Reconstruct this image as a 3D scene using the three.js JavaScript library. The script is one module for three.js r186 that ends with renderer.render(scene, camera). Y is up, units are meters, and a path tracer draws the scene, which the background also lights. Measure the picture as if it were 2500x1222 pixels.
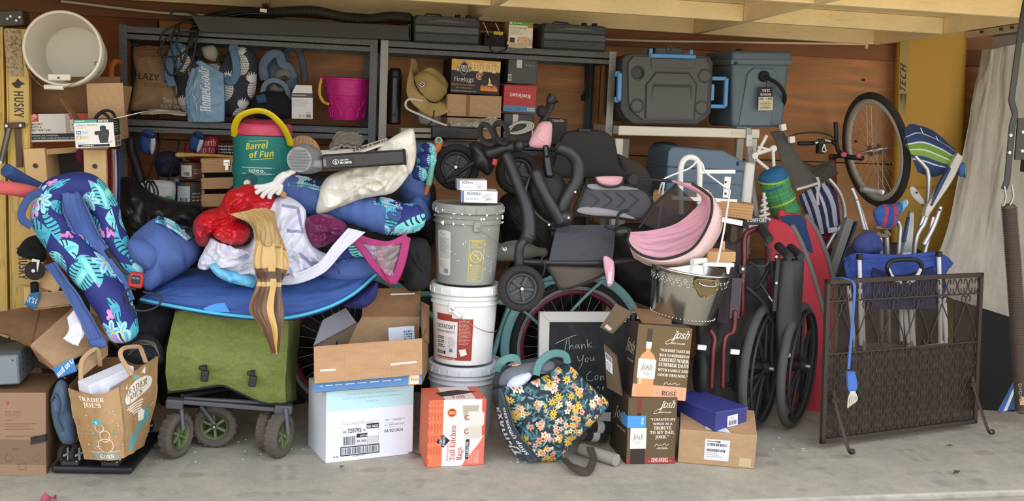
import*as THREE from 'three';
import{RoundedBoxGeometry}from 'three/addons/geometries/RoundedBoxGeometry.js';
import{mergeGeometries,mergeVertices}from 'three/addons/utils/BufferGeometryUtils.js';
import{ImprovedNoise}from 'three/addons/math/ImprovedNoise.js';
// ---------- camera, sky, sun, exposure ----------
const W=2500,H=1222,FOC=2600,D=Math.PI/180;
const scene=new THREE.Scene();
const camera=new THREE.PerspectiveCamera(2*Math.atan(H/2/FOC)/D,W/H,.05,200);
camera.rotation.order='YXZ';
camera.position.set(0,1.5,0);
camera.rotation.set(-7.8*D,-12*D,2.5*D);
camera.updateMatrixWorld(true);
const renderer=new THREE.WebGLRenderer({antialias:true});
renderer.shadowMap.enabled=true;
renderer.toneMapping=THREE.LinearToneMapping;
renderer.toneMappingExposure=1.78;
{
const w=64,h=32,d=new Float32Array(w*h*4);
for(let j=0;j<h;j++)for(let i=0;i<w;i++){
const e=Math.max(0,(j+.5)/h-.5)*2,k=Math.pow(e,.6);
const c=j<h/2?[.42,.4,.37]:[1.85-1.1*k,1.84-.88*k,1.82-.5*k];
d.set([...c,1],(j*w+i)*4);
}
const t=new THREE.DataTexture(d,w,h,THREE.RGBAFormat,THREE.FloatType);
t.mapping=THREE.EquirectangularReflectionMapping;t.magFilter=THREE.LinearFilter;t.minFilter=THREE.LinearFilter;t.needsUpdate=true;
scene.background=t;scene.environment=t;
scene.backgroundIntensity=1.0;scene.environmentIntensity=1.0;
}
const sun=new THREE.DirectionalLight(0xffedd0,5.6);
sun.position.set(4,14,-8);sun.target.position.set(0,0,1);
sun.castShadow=true;sun.shadow.mapSize.set(2048,2048);
Object.assign(sun.shadow.camera,{left:-14,right:14,top:14,bottom:-14,near:.5,far:40});
scene.add(sun,sun.target);
// ---------- helpers ----------
const V=(x,y,z)=>new THREE.Vector3(x,y,z);
const _inv=new THREE.Quaternion().copy(camera.quaternion);
const ray=(px,py)=>V((px-W/2)/FOC,(H/2-py)/FOC,-1).applyQuaternion(_inv);
const at=(px,py,z)=>{const d=ray(px,py);return d.multiplyScalar(z/d.z).add(camera.position);};
const onY=(px,py,y=0)=>{const d=ray(px,py);return d.multiplyScalar((y-camera.position.y)/d.y).add(camera.position);};
const pt=(p)=>(p.isVector3?p:p.length===3?at(p[0],p[1],p[2]):onY(p[0],p[1]));
let _s=7;
const rnd=()=>{_s=(_s+0x6d2b79f5)|0;let t=Math.imul(_s ^(_s>>>15),1|_s);t=(t+Math.imul(t ^(t>>>7),61|t))^ t;return((t ^(t>>>14))>>>0)/4294967296;};
const rr=(a,b)=>a+(b-a)*rnd();
const NZ=new ImprovedNoise();
const noise=(x,y,z=0)=>NZ.noise(x,y,z);
const fbm=(x,y,z=0,o=4)=>{let s=0,a=.5;for(let i=0;i<o;i++){s+=a*noise(x,y,z+i*7.3);x*=2.03;y*=2.03;z*=2.03;a*=.5;}return s;};
// long creases that run along a slowly turning direction, as in crumpled cloth or film
function creases(x,y,seed){let s=.45;for(const[f,a,k]of[[.8,.5,0],[1.3,.42,1.15],[2.2,.2,2.3],[3.6,.08,.6]]){const t=seed*.7+k,w=noise(x*.3+k,y*.3,seed+k)*1.3,c=Math.cos(t),n=Math.sin(t);s-=a*Math.abs(noise((x*c+y*n+w)*f,(y*c-x*n)*f*.3,seed+5+k))*1.5;}return s;}
const clamp=(x,a=0,b=1)=>Math.min(b,Math.max(a,x)),mix=(a,b,t)=>a+(b-a)*t,sm=(a,b,x)=>{const t=clamp((x-a)/(b-a));return t*t*(3-2*t);};
// materials
const M={};
const mat=(color,o={})=>new THREE.MeshStandardMaterial({color,roughness:.7,...o});
const phys=(color,o={})=>new THREE.MeshPhysicalMaterial({color,roughness:.5,...o});
function canvas(w,h,draw){const c=document.createElement('canvas');c.width=w;c.height=h;const g=c.getContext('2d');draw(g,w,h);return c;}
function tex(w,h,draw,rep){
const t=new THREE.CanvasTexture(canvas(w,h,draw));t.colorSpace=THREE.SRGBColorSpace;t.magFilter=THREE.LinearFilter;
if(rep){t.wrapS=t.wrapT=THREE.RepeatWrapping;t.repeat.set(...rep);}
return t;
}
function dataTex(w,h,f,rep,srgb=true){
const d=new Uint8Array(w*h*4);
for(let y=0;y<h;y++)for(let x=0;x<w;x++){const c=f(x,y);d.set([clamp(c[0],0,255),clamp(c[1],0,255),clamp(c[2],0,255),255],(y*w+x)*4);}
const t=new THREE.DataTexture(d,w,h);t.magFilter=THREE.LinearFilter;t.minFilter=THREE.LinearFilter;t.wrapS=t.wrapT=THREE.MirroredRepeatWrapping;
if(srgb)t.colorSpace=THREE.SRGBColorSpace;if(rep)t.repeat.set(...rep);t.needsUpdate=true;return t;
}
// noise over a square texture (textures repeat mirrored)
const tn=(x,y,n,f,k=0)=>NZ.noise((x/n)*f+k*13.7+.3,(y/n)*f+k*5.1+.7,k+.5);
// names, things, parts
const used={};
const numbered=(n)=>{const k=used[n]??0;used[n]=k+1;return k?`${n}_${String(k).padStart(3, '0')}`:n;};
const worldThings=[];
function tag(o,label,category,group,kind){if(label)o.userData.label=label;if(category)o.userData.category=category;if(group)o.userData.group=group;if(kind)o.userData.kind=kind;return o;}
// a thing whose parts are modelled in world coordinates; its origin moves to its base at the end
function thing(name,label,category,group,kind){const o=new THREE.Group();o.name=numbered(name);scene.add(o);tag(o,label,category,group,kind);worldThings.push(o);return o;}
// a thing with its own frame: parts in local coordinates
function thingAt(name,label,category,frame,group){const o=new THREE.Group();o.name=numbered(name);scene.add(o);tag(o,label,category,group);o.position.copy(frame.o);o.quaternion.copy(frame.q);return o;}
function part(parent,name,geo,material,label){
if(Array.isArray(geo))geo=merge(geo);
const m=new THREE.Mesh(geo,material);m.castShadow=m.receiveShadow=true;
const k=(parent.userData.n??={});const c=k[name]??0;k[name]=c+1;
m.name=c?`${name}_${String(c).padStart(3, '0')}`:name;if(label)m.userData.label=label;
parent.add(m);return m;
}
function solo(name,label,category,geo,material,group,kind){const t=Array.isArray(geo)?merge(geo):geo;t.computeBoundingBox();const b=t.boundingBox,c=V((b.min.x+b.max.x)/2,b.min.y,(b.min.z+b.max.z)/2);t.translate(-c.x,-c.y,-c.z);const m=new THREE.Mesh(t,material);m.castShadow=m.receiveShadow=true;m.position.copy(c);m.name=numbered(name);scene.add(m);return tag(m,label,category,group,kind);}
function struct(name,geo,material){const m=new THREE.Mesh(Array.isArray(geo)?merge(geo):geo,material);m.castShadow=m.receiveShadow=true;m.name=name;m.userData.kind='structure';scene.add(m);return m;}
function merge(list){return mergeGeometries(list.map((g)=>{const n=g.index?g.toNonIndexed():g;for(const k of Object.keys(n.attributes))if(!['position','normal','uv'].includes(k))n.deleteAttribute(k);n.clearGroups();return n;}));}
// frames from three corners of a face: bottom left, bottom right, top left, each [px, py, z]
function frame(bl,br,tl){
const o=pt(bl),b=pt(br),t=pt(tl),x=b.clone().sub(o),w=x.length();x.normalize();
const y=t.clone().sub(o);y.addScaledVector(x,-y.dot(x));const h=y.length();y.normalize();
const z=x.clone().cross(y);
return{o,q:new THREE.Quaternion().setFromRotationMatrix(new THREE.Matrix4().makeBasis(x,y,z)),w,h,x,y,z};
}
const frameAt=(o,rx=0,ry=0,rz=0)=>({o:pt(o),q:new THREE.Quaternion().setFromEuler(new THREE.Euler(rx*D,ry*D,rz*D,'YXZ'))});
// geometry
const box=(w,h,d,x=0,y=0,z=0,r=.003,s=1)=>{r=Math.min(r,w*.45,h*.45,d*.45);const g=new RoundedBoxGeometry(w,h,d,s,r);g.translate(x,y,z);return g;};
const rot=(g,rx=0,ry=0,rz=0)=>g.applyQuaternion(new THREE.Quaternion().setFromEuler(new THREE.Euler(rx*D,ry*D,rz*D,'YXZ')));
function cyl(a,b,r1,r2=r1,n=20,open=false){
a=pt(a);b=pt(b);const d=b.clone().sub(a),l=d.length(),g=new THREE.CylinderGeometry(r2,r1,l,n,1,open);
g.translate(0,l/2,0);g.applyQuaternion(new THREE.Quaternion().setFromUnitVectors(V(0,1,0),d.normalize()));g.translate(a.x,a.y,a.z);return g;
}
const curve=(pts,closed=false,t=.5)=>new THREE.CatmullRomCurve3(pts.map(pt),closed,'catmullrom',t);
// a swept tube; r number or function of t; sec(angle, t) scales the section; caps rounded
function sweep(pts,r,{n=40,m=14,closed=false,up,wide=1,flat=1,tension=.5,bump,cap=true,straight=false,twist=0}={}){
const P=pts.map(pt),c=straight?(()=>{const p=new THREE.CurvePath();for(let i=0;i<P.length-1;i++)p.add(new THREE.LineCurve3(P[i],P[i+1]));return p;})():new THREE.CatmullRomCurve3(P,closed,'catmullrom',tension);
const R=typeof r==='function'?r:()=>r,L=c.getLength();
let N=[],Bn=[],T=[],Q=[];
for(let i=0;i<=n;i++){Q.push(c.getPointAt(i/n));T.push(c.getTangentAt(i/n).normalize());}
let nv=up?up.clone():Math.abs(T[0].y)>.9?V(0,0,1):V(0,1,0);
for(let i=0;i<=n;i++){if(up&&!twist)nv=up.clone();nv.addScaledVector(T[i],-nv.dot(T[i]));if(nv.lengthSq()<1e-8)nv=V(.3,.2,1).addScaledVector(T[i],-T[i].dot(V(.3,.2,1)));nv.normalize();N.push(nv.clone());Bn.push(T[i].clone().cross(nv));}
if(closed){const a=Math.atan2(N[n].dot(Bn[0]),N[n].dot(N[0]));for(let i=0;i<=n;i++){const q=(-a*i)/n,x=N[i].clone(),y=Bn[i].clone();N[i]=x.clone().multiplyScalar(Math.cos(q)).addScaledVector(y,Math.sin(q));Bn[i]=T[i].clone().cross(N[i]);}}
const pos=[],uv=[],idx=[],ring=[];
const add=(q,nn,bb,rad,t,v)=>{for(let j=0;j<=m;j++){const a=(j/m)*2*Math.PI+twist*t;let k=rad*(bump?bump(j/m,t):1);pos.push(...q.clone().addScaledVector(nn,Math.cos(a)*k*flat).addScaledVector(bb,Math.sin(a)*k*wide).toArray());uv.push(j/m,v);}ring.push(t);};
const capN=cap&&!closed?4:0;
if(capN)for(let k=0;k<capN;k++){const a=(1-k/capN)*Math.PI/2,r0=R(0);add(Q[0].clone().addScaledVector(T[0],-Math.sin(a)*r0*(typeof cap==='number'?cap:.6)),N[0],Bn[0],Math.max(1e-4,Math.cos(a)*r0),0,0);}
for(let i=0;i<=n;i++)add(Q[i],N[i],Bn[i],R(i/n),i/n,(i/n)*L);
if(capN)for(let k=1;k<=capN;k++){const a=(k/capN)*Math.PI/2,r0=R(1);add(Q[n].clone().addScaledVector(T[n],Math.sin(a)*r0*(typeof cap==='number'?cap:.6)),N[n],Bn[n],Math.max(1e-4,Math.cos(a)*r0),1,L);}
const rows=ring.length;
for(let i=0;i<rows-1;i++)for(let j=0;j<m;j++){const a=i*(m+1)+j,b=a+m+1;idx.push(a,b,a+1,b,b+1,a+1);}
const g=new THREE.BufferGeometry();g.setAttribute('position',new THREE.Float32BufferAttribute(pos,3));g.setAttribute('uv',new THREE.Float32BufferAttribute(uv,2));g.setIndex(idx);flipIfNeeded(g);smoothSeam(g);return g;
}
function flipIfNeeded(g){const p=g.attributes.position,ix=g.index.array;let v=0;const a=V(0,0,0),b=V(0,0,0),c=V(0,0,0);for(let i=0;i<ix.length;i+=3){a.fromBufferAttribute(p,ix[i]);b.fromBufferAttribute(p,ix[i+1]);c.fromBufferAttribute(p,ix[i+2]);v+=a.dot(b.cross(c));}if(v<0)for(let i=0;i<ix.length;i+=3){const t=ix[i];ix[i]=ix[i+1];ix[i+1]=t;}}
function smoothSeam(g){
g.computeVertexNormals();const p=g.attributes.position,n=g.attributes.normal,m=new Map();
for(let i=0;i<p.count;i++){const k=`${Math.round(p.getX(i) * 2e4)},${Math.round(p.getY(i) * 2e4)},${Math.round(p.getZ(i) * 2e4)}`;const e=m.get(k);if(e){e[0].x+=n.getX(i);e[0].y+=n.getY(i);e[0].z+=n.getZ(i);e[1].push(i);}else m.set(k,[V(n.getX(i),n.getY(i),n.getZ(i)),[i]]);}
for(const[v,l]of m.values())if(l.length>1){v.normalize();for(const i of l)n.setXYZ(i,v.x,v.y,v.z);}
}
const tube=(pts,r,o={})=>sweep(pts,r,{n:Math.max(8,pts.length*8),m:10,...o});
const rod=(pts,r,o={})=>sweep(pts,r,{straight:true,n:Math.max(2,(pts.length-1)*2),m:10,...o});
// smooth surface through a grid of points, with thickness
function patch(rows,{thick=.004,nu=40,nv=40,wr=0,wf=6,ax=1,ay=1,fold=0,seed=0,tension=.5,fall,edge}={}){
const R=rows.map((r)=>new THREE.CatmullRomCurve3(r.map(pt),false,'catmullrom',tension));
const G=[];
for(let i=0;i<=nu;i++){const u=i/nu,c=new THREE.CatmullRomCurve3(R.map((q)=>q.getPoint(u)),false,'catmullrom',tension),col=[];for(let j=0;j<=nv;j++)col.push(c.getPoint(j/nv));G.push(col);}
const nrm=(i,j)=>{const a=G[Math.min(nu,i+1)][j].clone().sub(G[Math.max(0,i-1)][j]),b=G[i][Math.min(nv,j+1)].clone().sub(G[i][Math.max(0,j-1)]);return a.cross(b).normalize();};
const N=G.map((col,i)=>col.map((_,j)=>nrm(i,j)));
const front=[],back=[],uv=[],idx=[];
for(let i=0;i<=nu;i++)for(let j=0;j<=nv;j++){
const u=i/nu,v=j/nv,p=G[i][j],n=N[i][j];
let d=0;
if(wr)d+=wr*fbm(u*wf*ax+seed,v*wf*ay+seed*1.7,seed,3);
if(fold)d+=fold*creases(u*wf*ax+seed*3,v*wf*ay+5+seed,seed)*sm(0,.12,Math.min(v,1-v));
if(fall)d*=fall(u,v);
const e=edge?edge(u,v):0;
front.push(...p.clone().addScaledVector(n,d+e).toArray());back.push(...p.clone().addScaledVector(n,d+e-thick).toArray());uv.push(v,1-u);
}
const w=nv+1,o=(nu+1)*w;
for(let i=0;i<nu;i++)for(let j=0;j<nv;j++){const a=i*w+j,b=a+w;idx.push(a,b,a+1,b,b+1,a+1,o+a,o+a+1,o+b,o+b,o+a+1,o+b+1);}
const E=(a,b)=>idx.push(a,b,a+o,b,b+o,a+o);
for(let i=0;i<nu;i++){E(i*w,(i+1)*w);E((i+1)*w+nv,i*w+nv);}
for(let j=0;j<nv;j++){E(j+1,j);E(nu*w+j,nu*w+j+1);}
const g=new THREE.BufferGeometry();g.setAttribute('position',new THREE.Float32BufferAttribute([...front,...back],3));g.setAttribute('uv',new THREE.Float32BufferAttribute([...uv,...uv],2));g.setIndex(idx);g.computeVertexNormals();return g;
}
// stuffed shape: a closed outline of pixels at depth z, swelling by f to the front and b to the back; uv in metres
function puff(outline,z,f,b=f,{n=64,k=10,wr=0,wf=8,ax=1,ay=1,fold=0,seed=0,pow=.5,c,tilt}={}){
const pts=outline.map((p)=>(p.isVector3?p:at(p[0],p[1],p[2]??z))),cv=new THREE.CatmullRomCurve3(pts,true,'catmullrom',.5),O=cv.getSpacedPoints(n).slice(0,n);
const cen=c?pt(c.length===2?[...c,z]:c):O.reduce((s,p)=>s.add(p),V(0,0,0)).multiplyScalar(1/n);
const pos=[],uv=[],idx=[];
const side=(dep,sgn)=>{const s0=pos.length/3;for(let i=0;i<=k;i++){const s=Math.cos((i/k)*Math.PI/2),h=dep*Math.pow(Math.max(0,1-s*s),pow);for(let j=0;j<n;j++){const p=cen.clone().lerp(O[j],s);let d=h;const x=p.x*wf*ax+seed,y=p.y*wf*ay+seed*2;if(wr)d+=wr*fbm(x,y,seed,3)*(1-s*s*.8);if(fold)d+=fold*1.7*creases(x*1.5,y*1.5,seed)*(1-s*s*.8);pos.push(p.x,p.y,p.z+sgn*d);uv.push(p.x,p.y);}}return s0;};
const a=side(f,1),e=side(b,-1);
for(const[s0,fl]of[[a,0],[e,1]])for(let i=0;i<k;i++)for(let j=0;j<n;j++){const j1=(j+1)%n,p=s0+i*n+j,q=s0+i*n+j1,r=p+n,t=q+n;fl?idx.push(p,q,r,q,t,r):idx.push(p,r,q,q,r,t);}
const g=new THREE.BufferGeometry();g.setAttribute('position',new THREE.Float32BufferAttribute(pos,3));g.setAttribute('uv',new THREE.Float32BufferAttribute(uv,2));g.setIndex(idx);flipIfNeeded2(g);smoothSeam(g);return g;
}
function flipIfNeeded2(g){g.computeBoundingBox();const c=g.boundingBox.getCenter(V(0,0,0));g.translate(-c.x,-c.y,-c.z);flipIfNeeded(g);g.translate(c.x,c.y,c.z);g.computeVertexNormals();}
// plate: a polygon given in local xy, extruded by d with a small bevel, front face at z = 0
function plate(poly,d,bev=.002,holes=[],seg=12){
const sh=poly.curves?poly:new THREE.Shape(poly.map((p)=>new THREE.Vector2(...p)));for(const h of holes)sh.holes.push(h.curves?h:new THREE.Path(h.map((p)=>new THREE.Vector2(...p))));
const g=new THREE.ExtrudeGeometry(sh,{depth:Math.max(1e-4,d-2*bev),bevelEnabled:bev>0,bevelThickness:bev,bevelSize:bev,bevelOffset:-bev,bevelSegments:2,curveSegments:seg});g.translate(0,0,-d+bev);return g;
}
function rrect(x,y,w,h,r){const s=new THREE.Shape();r=Math.min(r,w/2,h/2);s.moveTo(x+r,y);s.lineTo(x+w-r,y);s.quadraticCurveTo(x+w,y,x+w,y+r);s.lineTo(x+w,y+h-r);s.quadraticCurveTo(x+w,y+h,x+w-r,y+h);s.lineTo(x+r,y+h);s.quadraticCurveTo(x,y+h,x,y+h-r);s.lineTo(x,y+r);s.quadraticCurveTo(x,y,x+r,y);return s;}
function lathe(prof,seg=48){const g=new THREE.LatheGeometry(prof.map((p)=>new THREE.Vector2(...p)),seg);return g;}
const place=(g,o,q)=>{if(q)g.applyQuaternion(q);const p=pt(o);g.translate(p.x,p.y,p.z);return g;};
const uvFit=(g)=>{g.computeBoundingBox();const b=g.boundingBox,p=g.attributes.position,u=new Float32Array(p.count*2),w=b.max.x-b.min.x,h=b.max.y-b.min.y;for(let i=0;i<p.count;i++){u[i*2]=(p.getX(i)-b.min.x)/w;u[i*2+1]=(p.getY(i)-b.min.y)/h;}g.setAttribute('uv',new THREE.BufferAttribute(u,2));return g;};
const disc=(o,axis,r,h,n=32)=>{const a=pt(o),ax=axis.clone().normalize();return cyl(a.clone().addScaledVector(ax,-h/2),a.clone().addScaledVector(ax,h/2),r,r,n);};
const torus=(o,axis,R,r,n=48,m=10,arc=Math.PI*2)=>{const g=new THREE.TorusGeometry(R,r,m,n,arc);g.applyQuaternion(new THREE.Quaternion().setFromUnitVectors(V(0,0,1),axis.clone().normalize()));const p=pt(o);g.translate(p.x,p.y,p.z);return g;};
const ball=(o,r,sx=1,sy=1,sz=1)=>{const g=new THREE.SphereGeometry(r,20,14);g.scale(sx,sy,sz);return o?place(g,o):g;};
// text helper for canvases
const txt=(g,s,x,y,size,color,font='sans-serif',align='left',w,bold=true)=>{g.fillStyle=color;g.font=`${bold ? 'bold ' : ''}${size}px ${font}`;g.textAlign=align;g.textBaseline='alphabetic';w?g.fillText(s,x,y,w):g.fillText(s,x,y);};
// a box given by three corners of its front face
function fboxG(bl,br,tl,d,r=.003){const f=frame(bl,br,tl),g=box(f.w,f.h,d,f.w/2,f.h/2,-d/2,r);g.applyMatrix4(new THREE.Matrix4().compose(f.o,f.q,V(1,1,1)));return g;}
const faceUV=(g,w,h,d)=>{
const p=g.attributes.position,u=g.attributes.uv;const grp=g.groups;
for(const{start,count,materialIndex:m}of grp)for(let i=start;i<start+count;i++){const k=g.index?g.index.getX(i):i,x=p.getX(k)/w+.5,y=p.getY(k)/h+.5,z=p.getZ(k)/d+.5;u.setXY(k,...(m===0?[1-z,y]:m===1?[z,y]:m===2?[x,1-z]:m===3?[x,z]:m===4?[x,y]:[1-x,y]));}
return g;
};
const print=(w,h,draw,o={})=>mat(0xffffff,{map:tex(w,h,draw),roughness:.6,...o});
const paperNoise=(g,w,h,n=60,a=.05)=>{for(let i=0;i<n;i++){g.fillStyle=`rgba(${rnd() < 0.5 ? '0,0,0' : '255,255,255'},${(a * rnd()).toFixed(3)})`;const l=10+rnd()*w*.3;g.fillRect(rnd()*w,rnd()*h,l,1+rnd()*3);}};
const bars=(g,x,y,w,h,n=30)=>{g.fillStyle='#111';let c=x;while(c<x+w){const b=(w/n)*(.3+rnd());g.fillRect(c,y,Math.min(b,x+w-c),h);c+=b+(w/n)*(.3+.8*rnd());}};
const lines=(g,x,y,w,n,s,t,color='#555')=>{g.fillStyle=color;for(let i=0;i<n;i++){let c=x;const e=x+w*(.6+.4*rnd());while(c<e){const l=s*(.8+rnd()*2.2);g.fillRect(c,y+i*s*1.5,Math.min(l,e-c),t);c+=l+s*.5;}}};
// a carton: front face from three corners, depth d; mats by side {px, nx, py, ny, pz, nz}
function carton(name,label,cat,f,d,mats,{base=M.kraft,r=.004,group}={}){
const t=thingAt(name,label,cat,f,group),g=new RoundedBoxGeometry(f.w,f.h,d,1,Math.min(r,d*.4,f.h*.4));faceUV(g,f.w,f.h,d);g.translate(f.w/2,f.h/2,-d/2);
const m=part(t,'body',g,['px','nx','py','ny','pz','nz'].map((k)=>mats[k]??base));t.f=f;return t;
}
const lid=(t,w,d,h,k=M.tape)=>part(t,'packing_tape',box(w,.0006,d,0,0,0,.0002),k);
const kraftTex=dataTex(512,512,(x,y)=>{const k=1+.05*tn(x,y,512,9)+.035*Math.sin(x*.7)*.5+.04*tn(x*.3,y*3,512,60,2)+(rnd()-.5)*.04;return[182*k,148*k,112*k];});
M.kraft=mat(0xffffff,{map:kraftTex,roughness:.85});
M.kraftDark=mat(0xc4b4a4,{map:kraftTex,roughness:.85});
M.kraftPale=mat(0xfff4ee,{map:kraftTex,roughness:.85});
M.black=mat(0x1d1d1e,{roughness:.5});M.blackMatte=mat(0x1c1c1d,{roughness:.85});M.blackGloss=mat(0x151516,{roughness:.25});
M.charcoal=mat(0x2e2f31,{roughness:.6});M.grey=mat(0x6d7072,{roughness:.6});M.white=mat(0xeceae4,{roughness:.5});M.whiteGloss=mat(0xf2f1ee,{roughness:.25});
M.steel=mat(0xc8c8c6,{roughness:.28,metalness:1});M.alu=mat(0xc9cacb,{roughness:.42,metalness:.85});M.rubber=mat(0x262524,{roughness:.8});M.wire=mat(0x9a978f,{roughness:.4,metalness:.8});
M.pine=mat(0xffffff,{map:dataTex(512,512,(x,y)=>{const w=tn(x,y,512,3)*.5,r=Math.sin((x/512+w*.12)*90),k=1+.05*r+.05*tn(x*6,y*.4,512,40,3);return[222*k,184*k*(1-.02*r),128*k*(1-.05*r)];}),roughness:.6});
M.wood=mat(0xffffff,{map:dataTex(512,512,(x,y)=>{const w=tn(x,y,512,3,4)*.5,r=Math.sin((y/512+w*.15)*60),k=1+.08*r+.06*tn(x*.4,y*6,512,40,3);return[196*k,150*k,100*k];}),roughness:.55});
M.cloth=(c,o={})=>mat(c,{roughness:.92,...o});
const weave=dataTex(256,256,(x,y)=>{const k=150+60*(Math.sin(x*.78)*Math.sin(y*.78))+(rnd()-.5)*50;return[k,k,k];},null,false);
const along=(g,o,dir)=>{g.applyQuaternion(new THREE.Quaternion().setFromUnitVectors(V(0,1,0),dir.clone().normalize()));const p=pt(o);g.translate(p.x,p.y,p.z);return g;};
const local=(f,x,y,z=0)=>f.o.clone().addScaledVector(f.x,x).addScaledVector(f.y,y).addScaledVector(f.z,z);
const inF=(f,g)=>g.applyMatrix4(new THREE.Matrix4().compose(f.o,f.q,V(1,1,1)));
const sub=(m,name,geo,material,label)=>part(m,name,geo,material,label);
// ---------- the setting ----------
const plyTex=dataTex(1024,512,(x,y)=>{
const u=x/1024,v=y/512;
const wv=tn(x,y,1024,6)*.05,r=Math.sin((v+wv)*75+fbm(u*3,v*9,1)*7);
const fine=tn(x*1,y*2,1024,9,2),streak=NZ.noise(Math.cos(u*6.283)*1.5,v*220,3)*.5+NZ.noise(Math.cos(u*6.283)*5,v*420,8)*.4;
let k=1+.10*r*sm(-.2,.6,fine+.3)+.12*streak+.18*fbm(u*4,v*4,5);
let c=[192,138,92];
for(const[kx,ky,ks]of[[.2,.3,1],[.55,.72,.8],[.83,.18,1.2],[.38,.9,.7],[.68,.42,.9]]){const d=Math.hypot((u-kx)*2,(v-ky)*1.3)/(.012*ks);if(d<3)k*=mix(.45,1,sm(.3,2.2,d+.3*noise(u*200,v*200)));}
return[c[0]*k,c[1]*k*(1-.03*r),c[2]*k*(1-.05*r)];
});
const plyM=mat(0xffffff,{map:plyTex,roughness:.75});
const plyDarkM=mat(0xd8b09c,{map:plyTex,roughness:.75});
const concTex=dataTex(1024,1024,(x,y)=>{
const a=tn(x,y,1024,7),b=tn(x,y,1024,26,3),c=tn(x,y,1024,110,6),s=tn(x,y,1024,14,9),g=rnd()-.5;
let k=1+.07*a+.06*b+.05*c+g*.05;if(s>.33)k*=1-.09*sm(.33,.6,s);
return[176*k,169*k*(1-.02*a),152*k*(1-.04*a)];
});
const concM=mat(0xffffff,{map:concTex,roughness:.9,bumpMap:concTex,bumpScale:.0015});
const boxUV=(g,s=1)=>{const p=g.attributes.position,n=g.attributes.normal,u=new Float32Array(p.count*2);for(let i=0;i<p.count;i++){const ax=Math.abs(n.getX(i)),ay=Math.abs(n.getY(i)),az=Math.abs(n.getZ(i));const x=p.getX(i),y=p.getY(i),z=p.getZ(i);if(ay>ax&&ay>az){u[2*i]=x*s;u[2*i+1]=z*s;}else if(ax>az){u[2*i]=z*s;u[2*i+1]=y*s;}else{u[2*i]=x*s;u[2*i+1]=y*s;}}g.setAttribute('uv',new THREE.BufferAttribute(u,2));return g;};
const bx=(x0,x1,y0,y1,z0,z1,r=.004)=>boxUV(box(x1-x0,y1-y0,z1-z0,(x0+x1)/2,(y0+y1)/2,(z0+z1)/2,r),1/1.4);
struct('floor',bx(-1.9,4.5,-.15,0,-6.2,-3.74,.012),concM);
const drive=concM.clone();drive.color.set(0xfff8e8);
struct('driveway',bx(-14,16,-.2,-.022,-3.728,14,.012),drive);
// back wall: framing behind plywood sheets, 4 ft high, joints open
const studM=mat(0x6a4a38,{roughness:.85});
const wallB=struct('wall_back',bx(-1.9,4.5,-.15,2.6,-6.16,-6.035),studM);
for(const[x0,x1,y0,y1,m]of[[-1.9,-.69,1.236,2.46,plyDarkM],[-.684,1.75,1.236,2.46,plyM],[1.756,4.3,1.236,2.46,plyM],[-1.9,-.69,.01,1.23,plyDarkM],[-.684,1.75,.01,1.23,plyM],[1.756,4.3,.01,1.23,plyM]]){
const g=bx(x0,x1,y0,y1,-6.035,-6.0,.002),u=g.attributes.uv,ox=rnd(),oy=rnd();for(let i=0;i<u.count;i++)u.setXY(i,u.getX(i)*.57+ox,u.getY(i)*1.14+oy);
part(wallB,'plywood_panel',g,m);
}
part(wallB,'ledger_board',bx(-1.9,4.3,1.86,1.955,-6.0,-5.972),mat(0x966444,{roughness:.8}));
for(const[px,py]of[[1605,86],[1855,113],[2090,345],[2108,195]])part(wallB,'screw_cap',disc(at(px,py,-5.99),V(0,0,1),.008,.016,12),mat(0x4a3024));
const plasterTex=dataTex(512,512,(x,y)=>{const k=1+.1*tn(x,y,512,5)+.07*tn(x,y,512,20,2)+.04*tn(x,y,512,90,3),d=Math.max(0,tn(x,y*2,512,8,7)-.25);return[196*k-d*90,190*k-d*95,178*k-d*100];});
const plasterM=mat(0xffffff,{map:plasterTex,roughness:.9});
const wallR=struct('wall_right',bx(4.28,4.5,-.15,2.6,-6.2,-3.6),mat(0x8a857c,{roughness:.9}));
for(let i=0;i<7;i++)part(wallR,'wall_panel',bx(4.262,4.285,.02+i*.29,.305+i*.29,-6.0,-3.62,.003),plasterM);
struct('wall_left',bx(-1.95,-1.72,-.15,2.6,-6.2,-3.6),mat(0xa3937f,{roughness:.9}));
const roofM=mat(0x9a8d78,{roughness:.9});
struct('ceiling',bx(-2.2,4.8,2.6,2.75,-9,-3.3),roofM);
struct('roof',bx(-2.6,5.2,2.75,2.85,-9,-2.9),mat(0x6a6660,{roughness:.95}));
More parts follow.
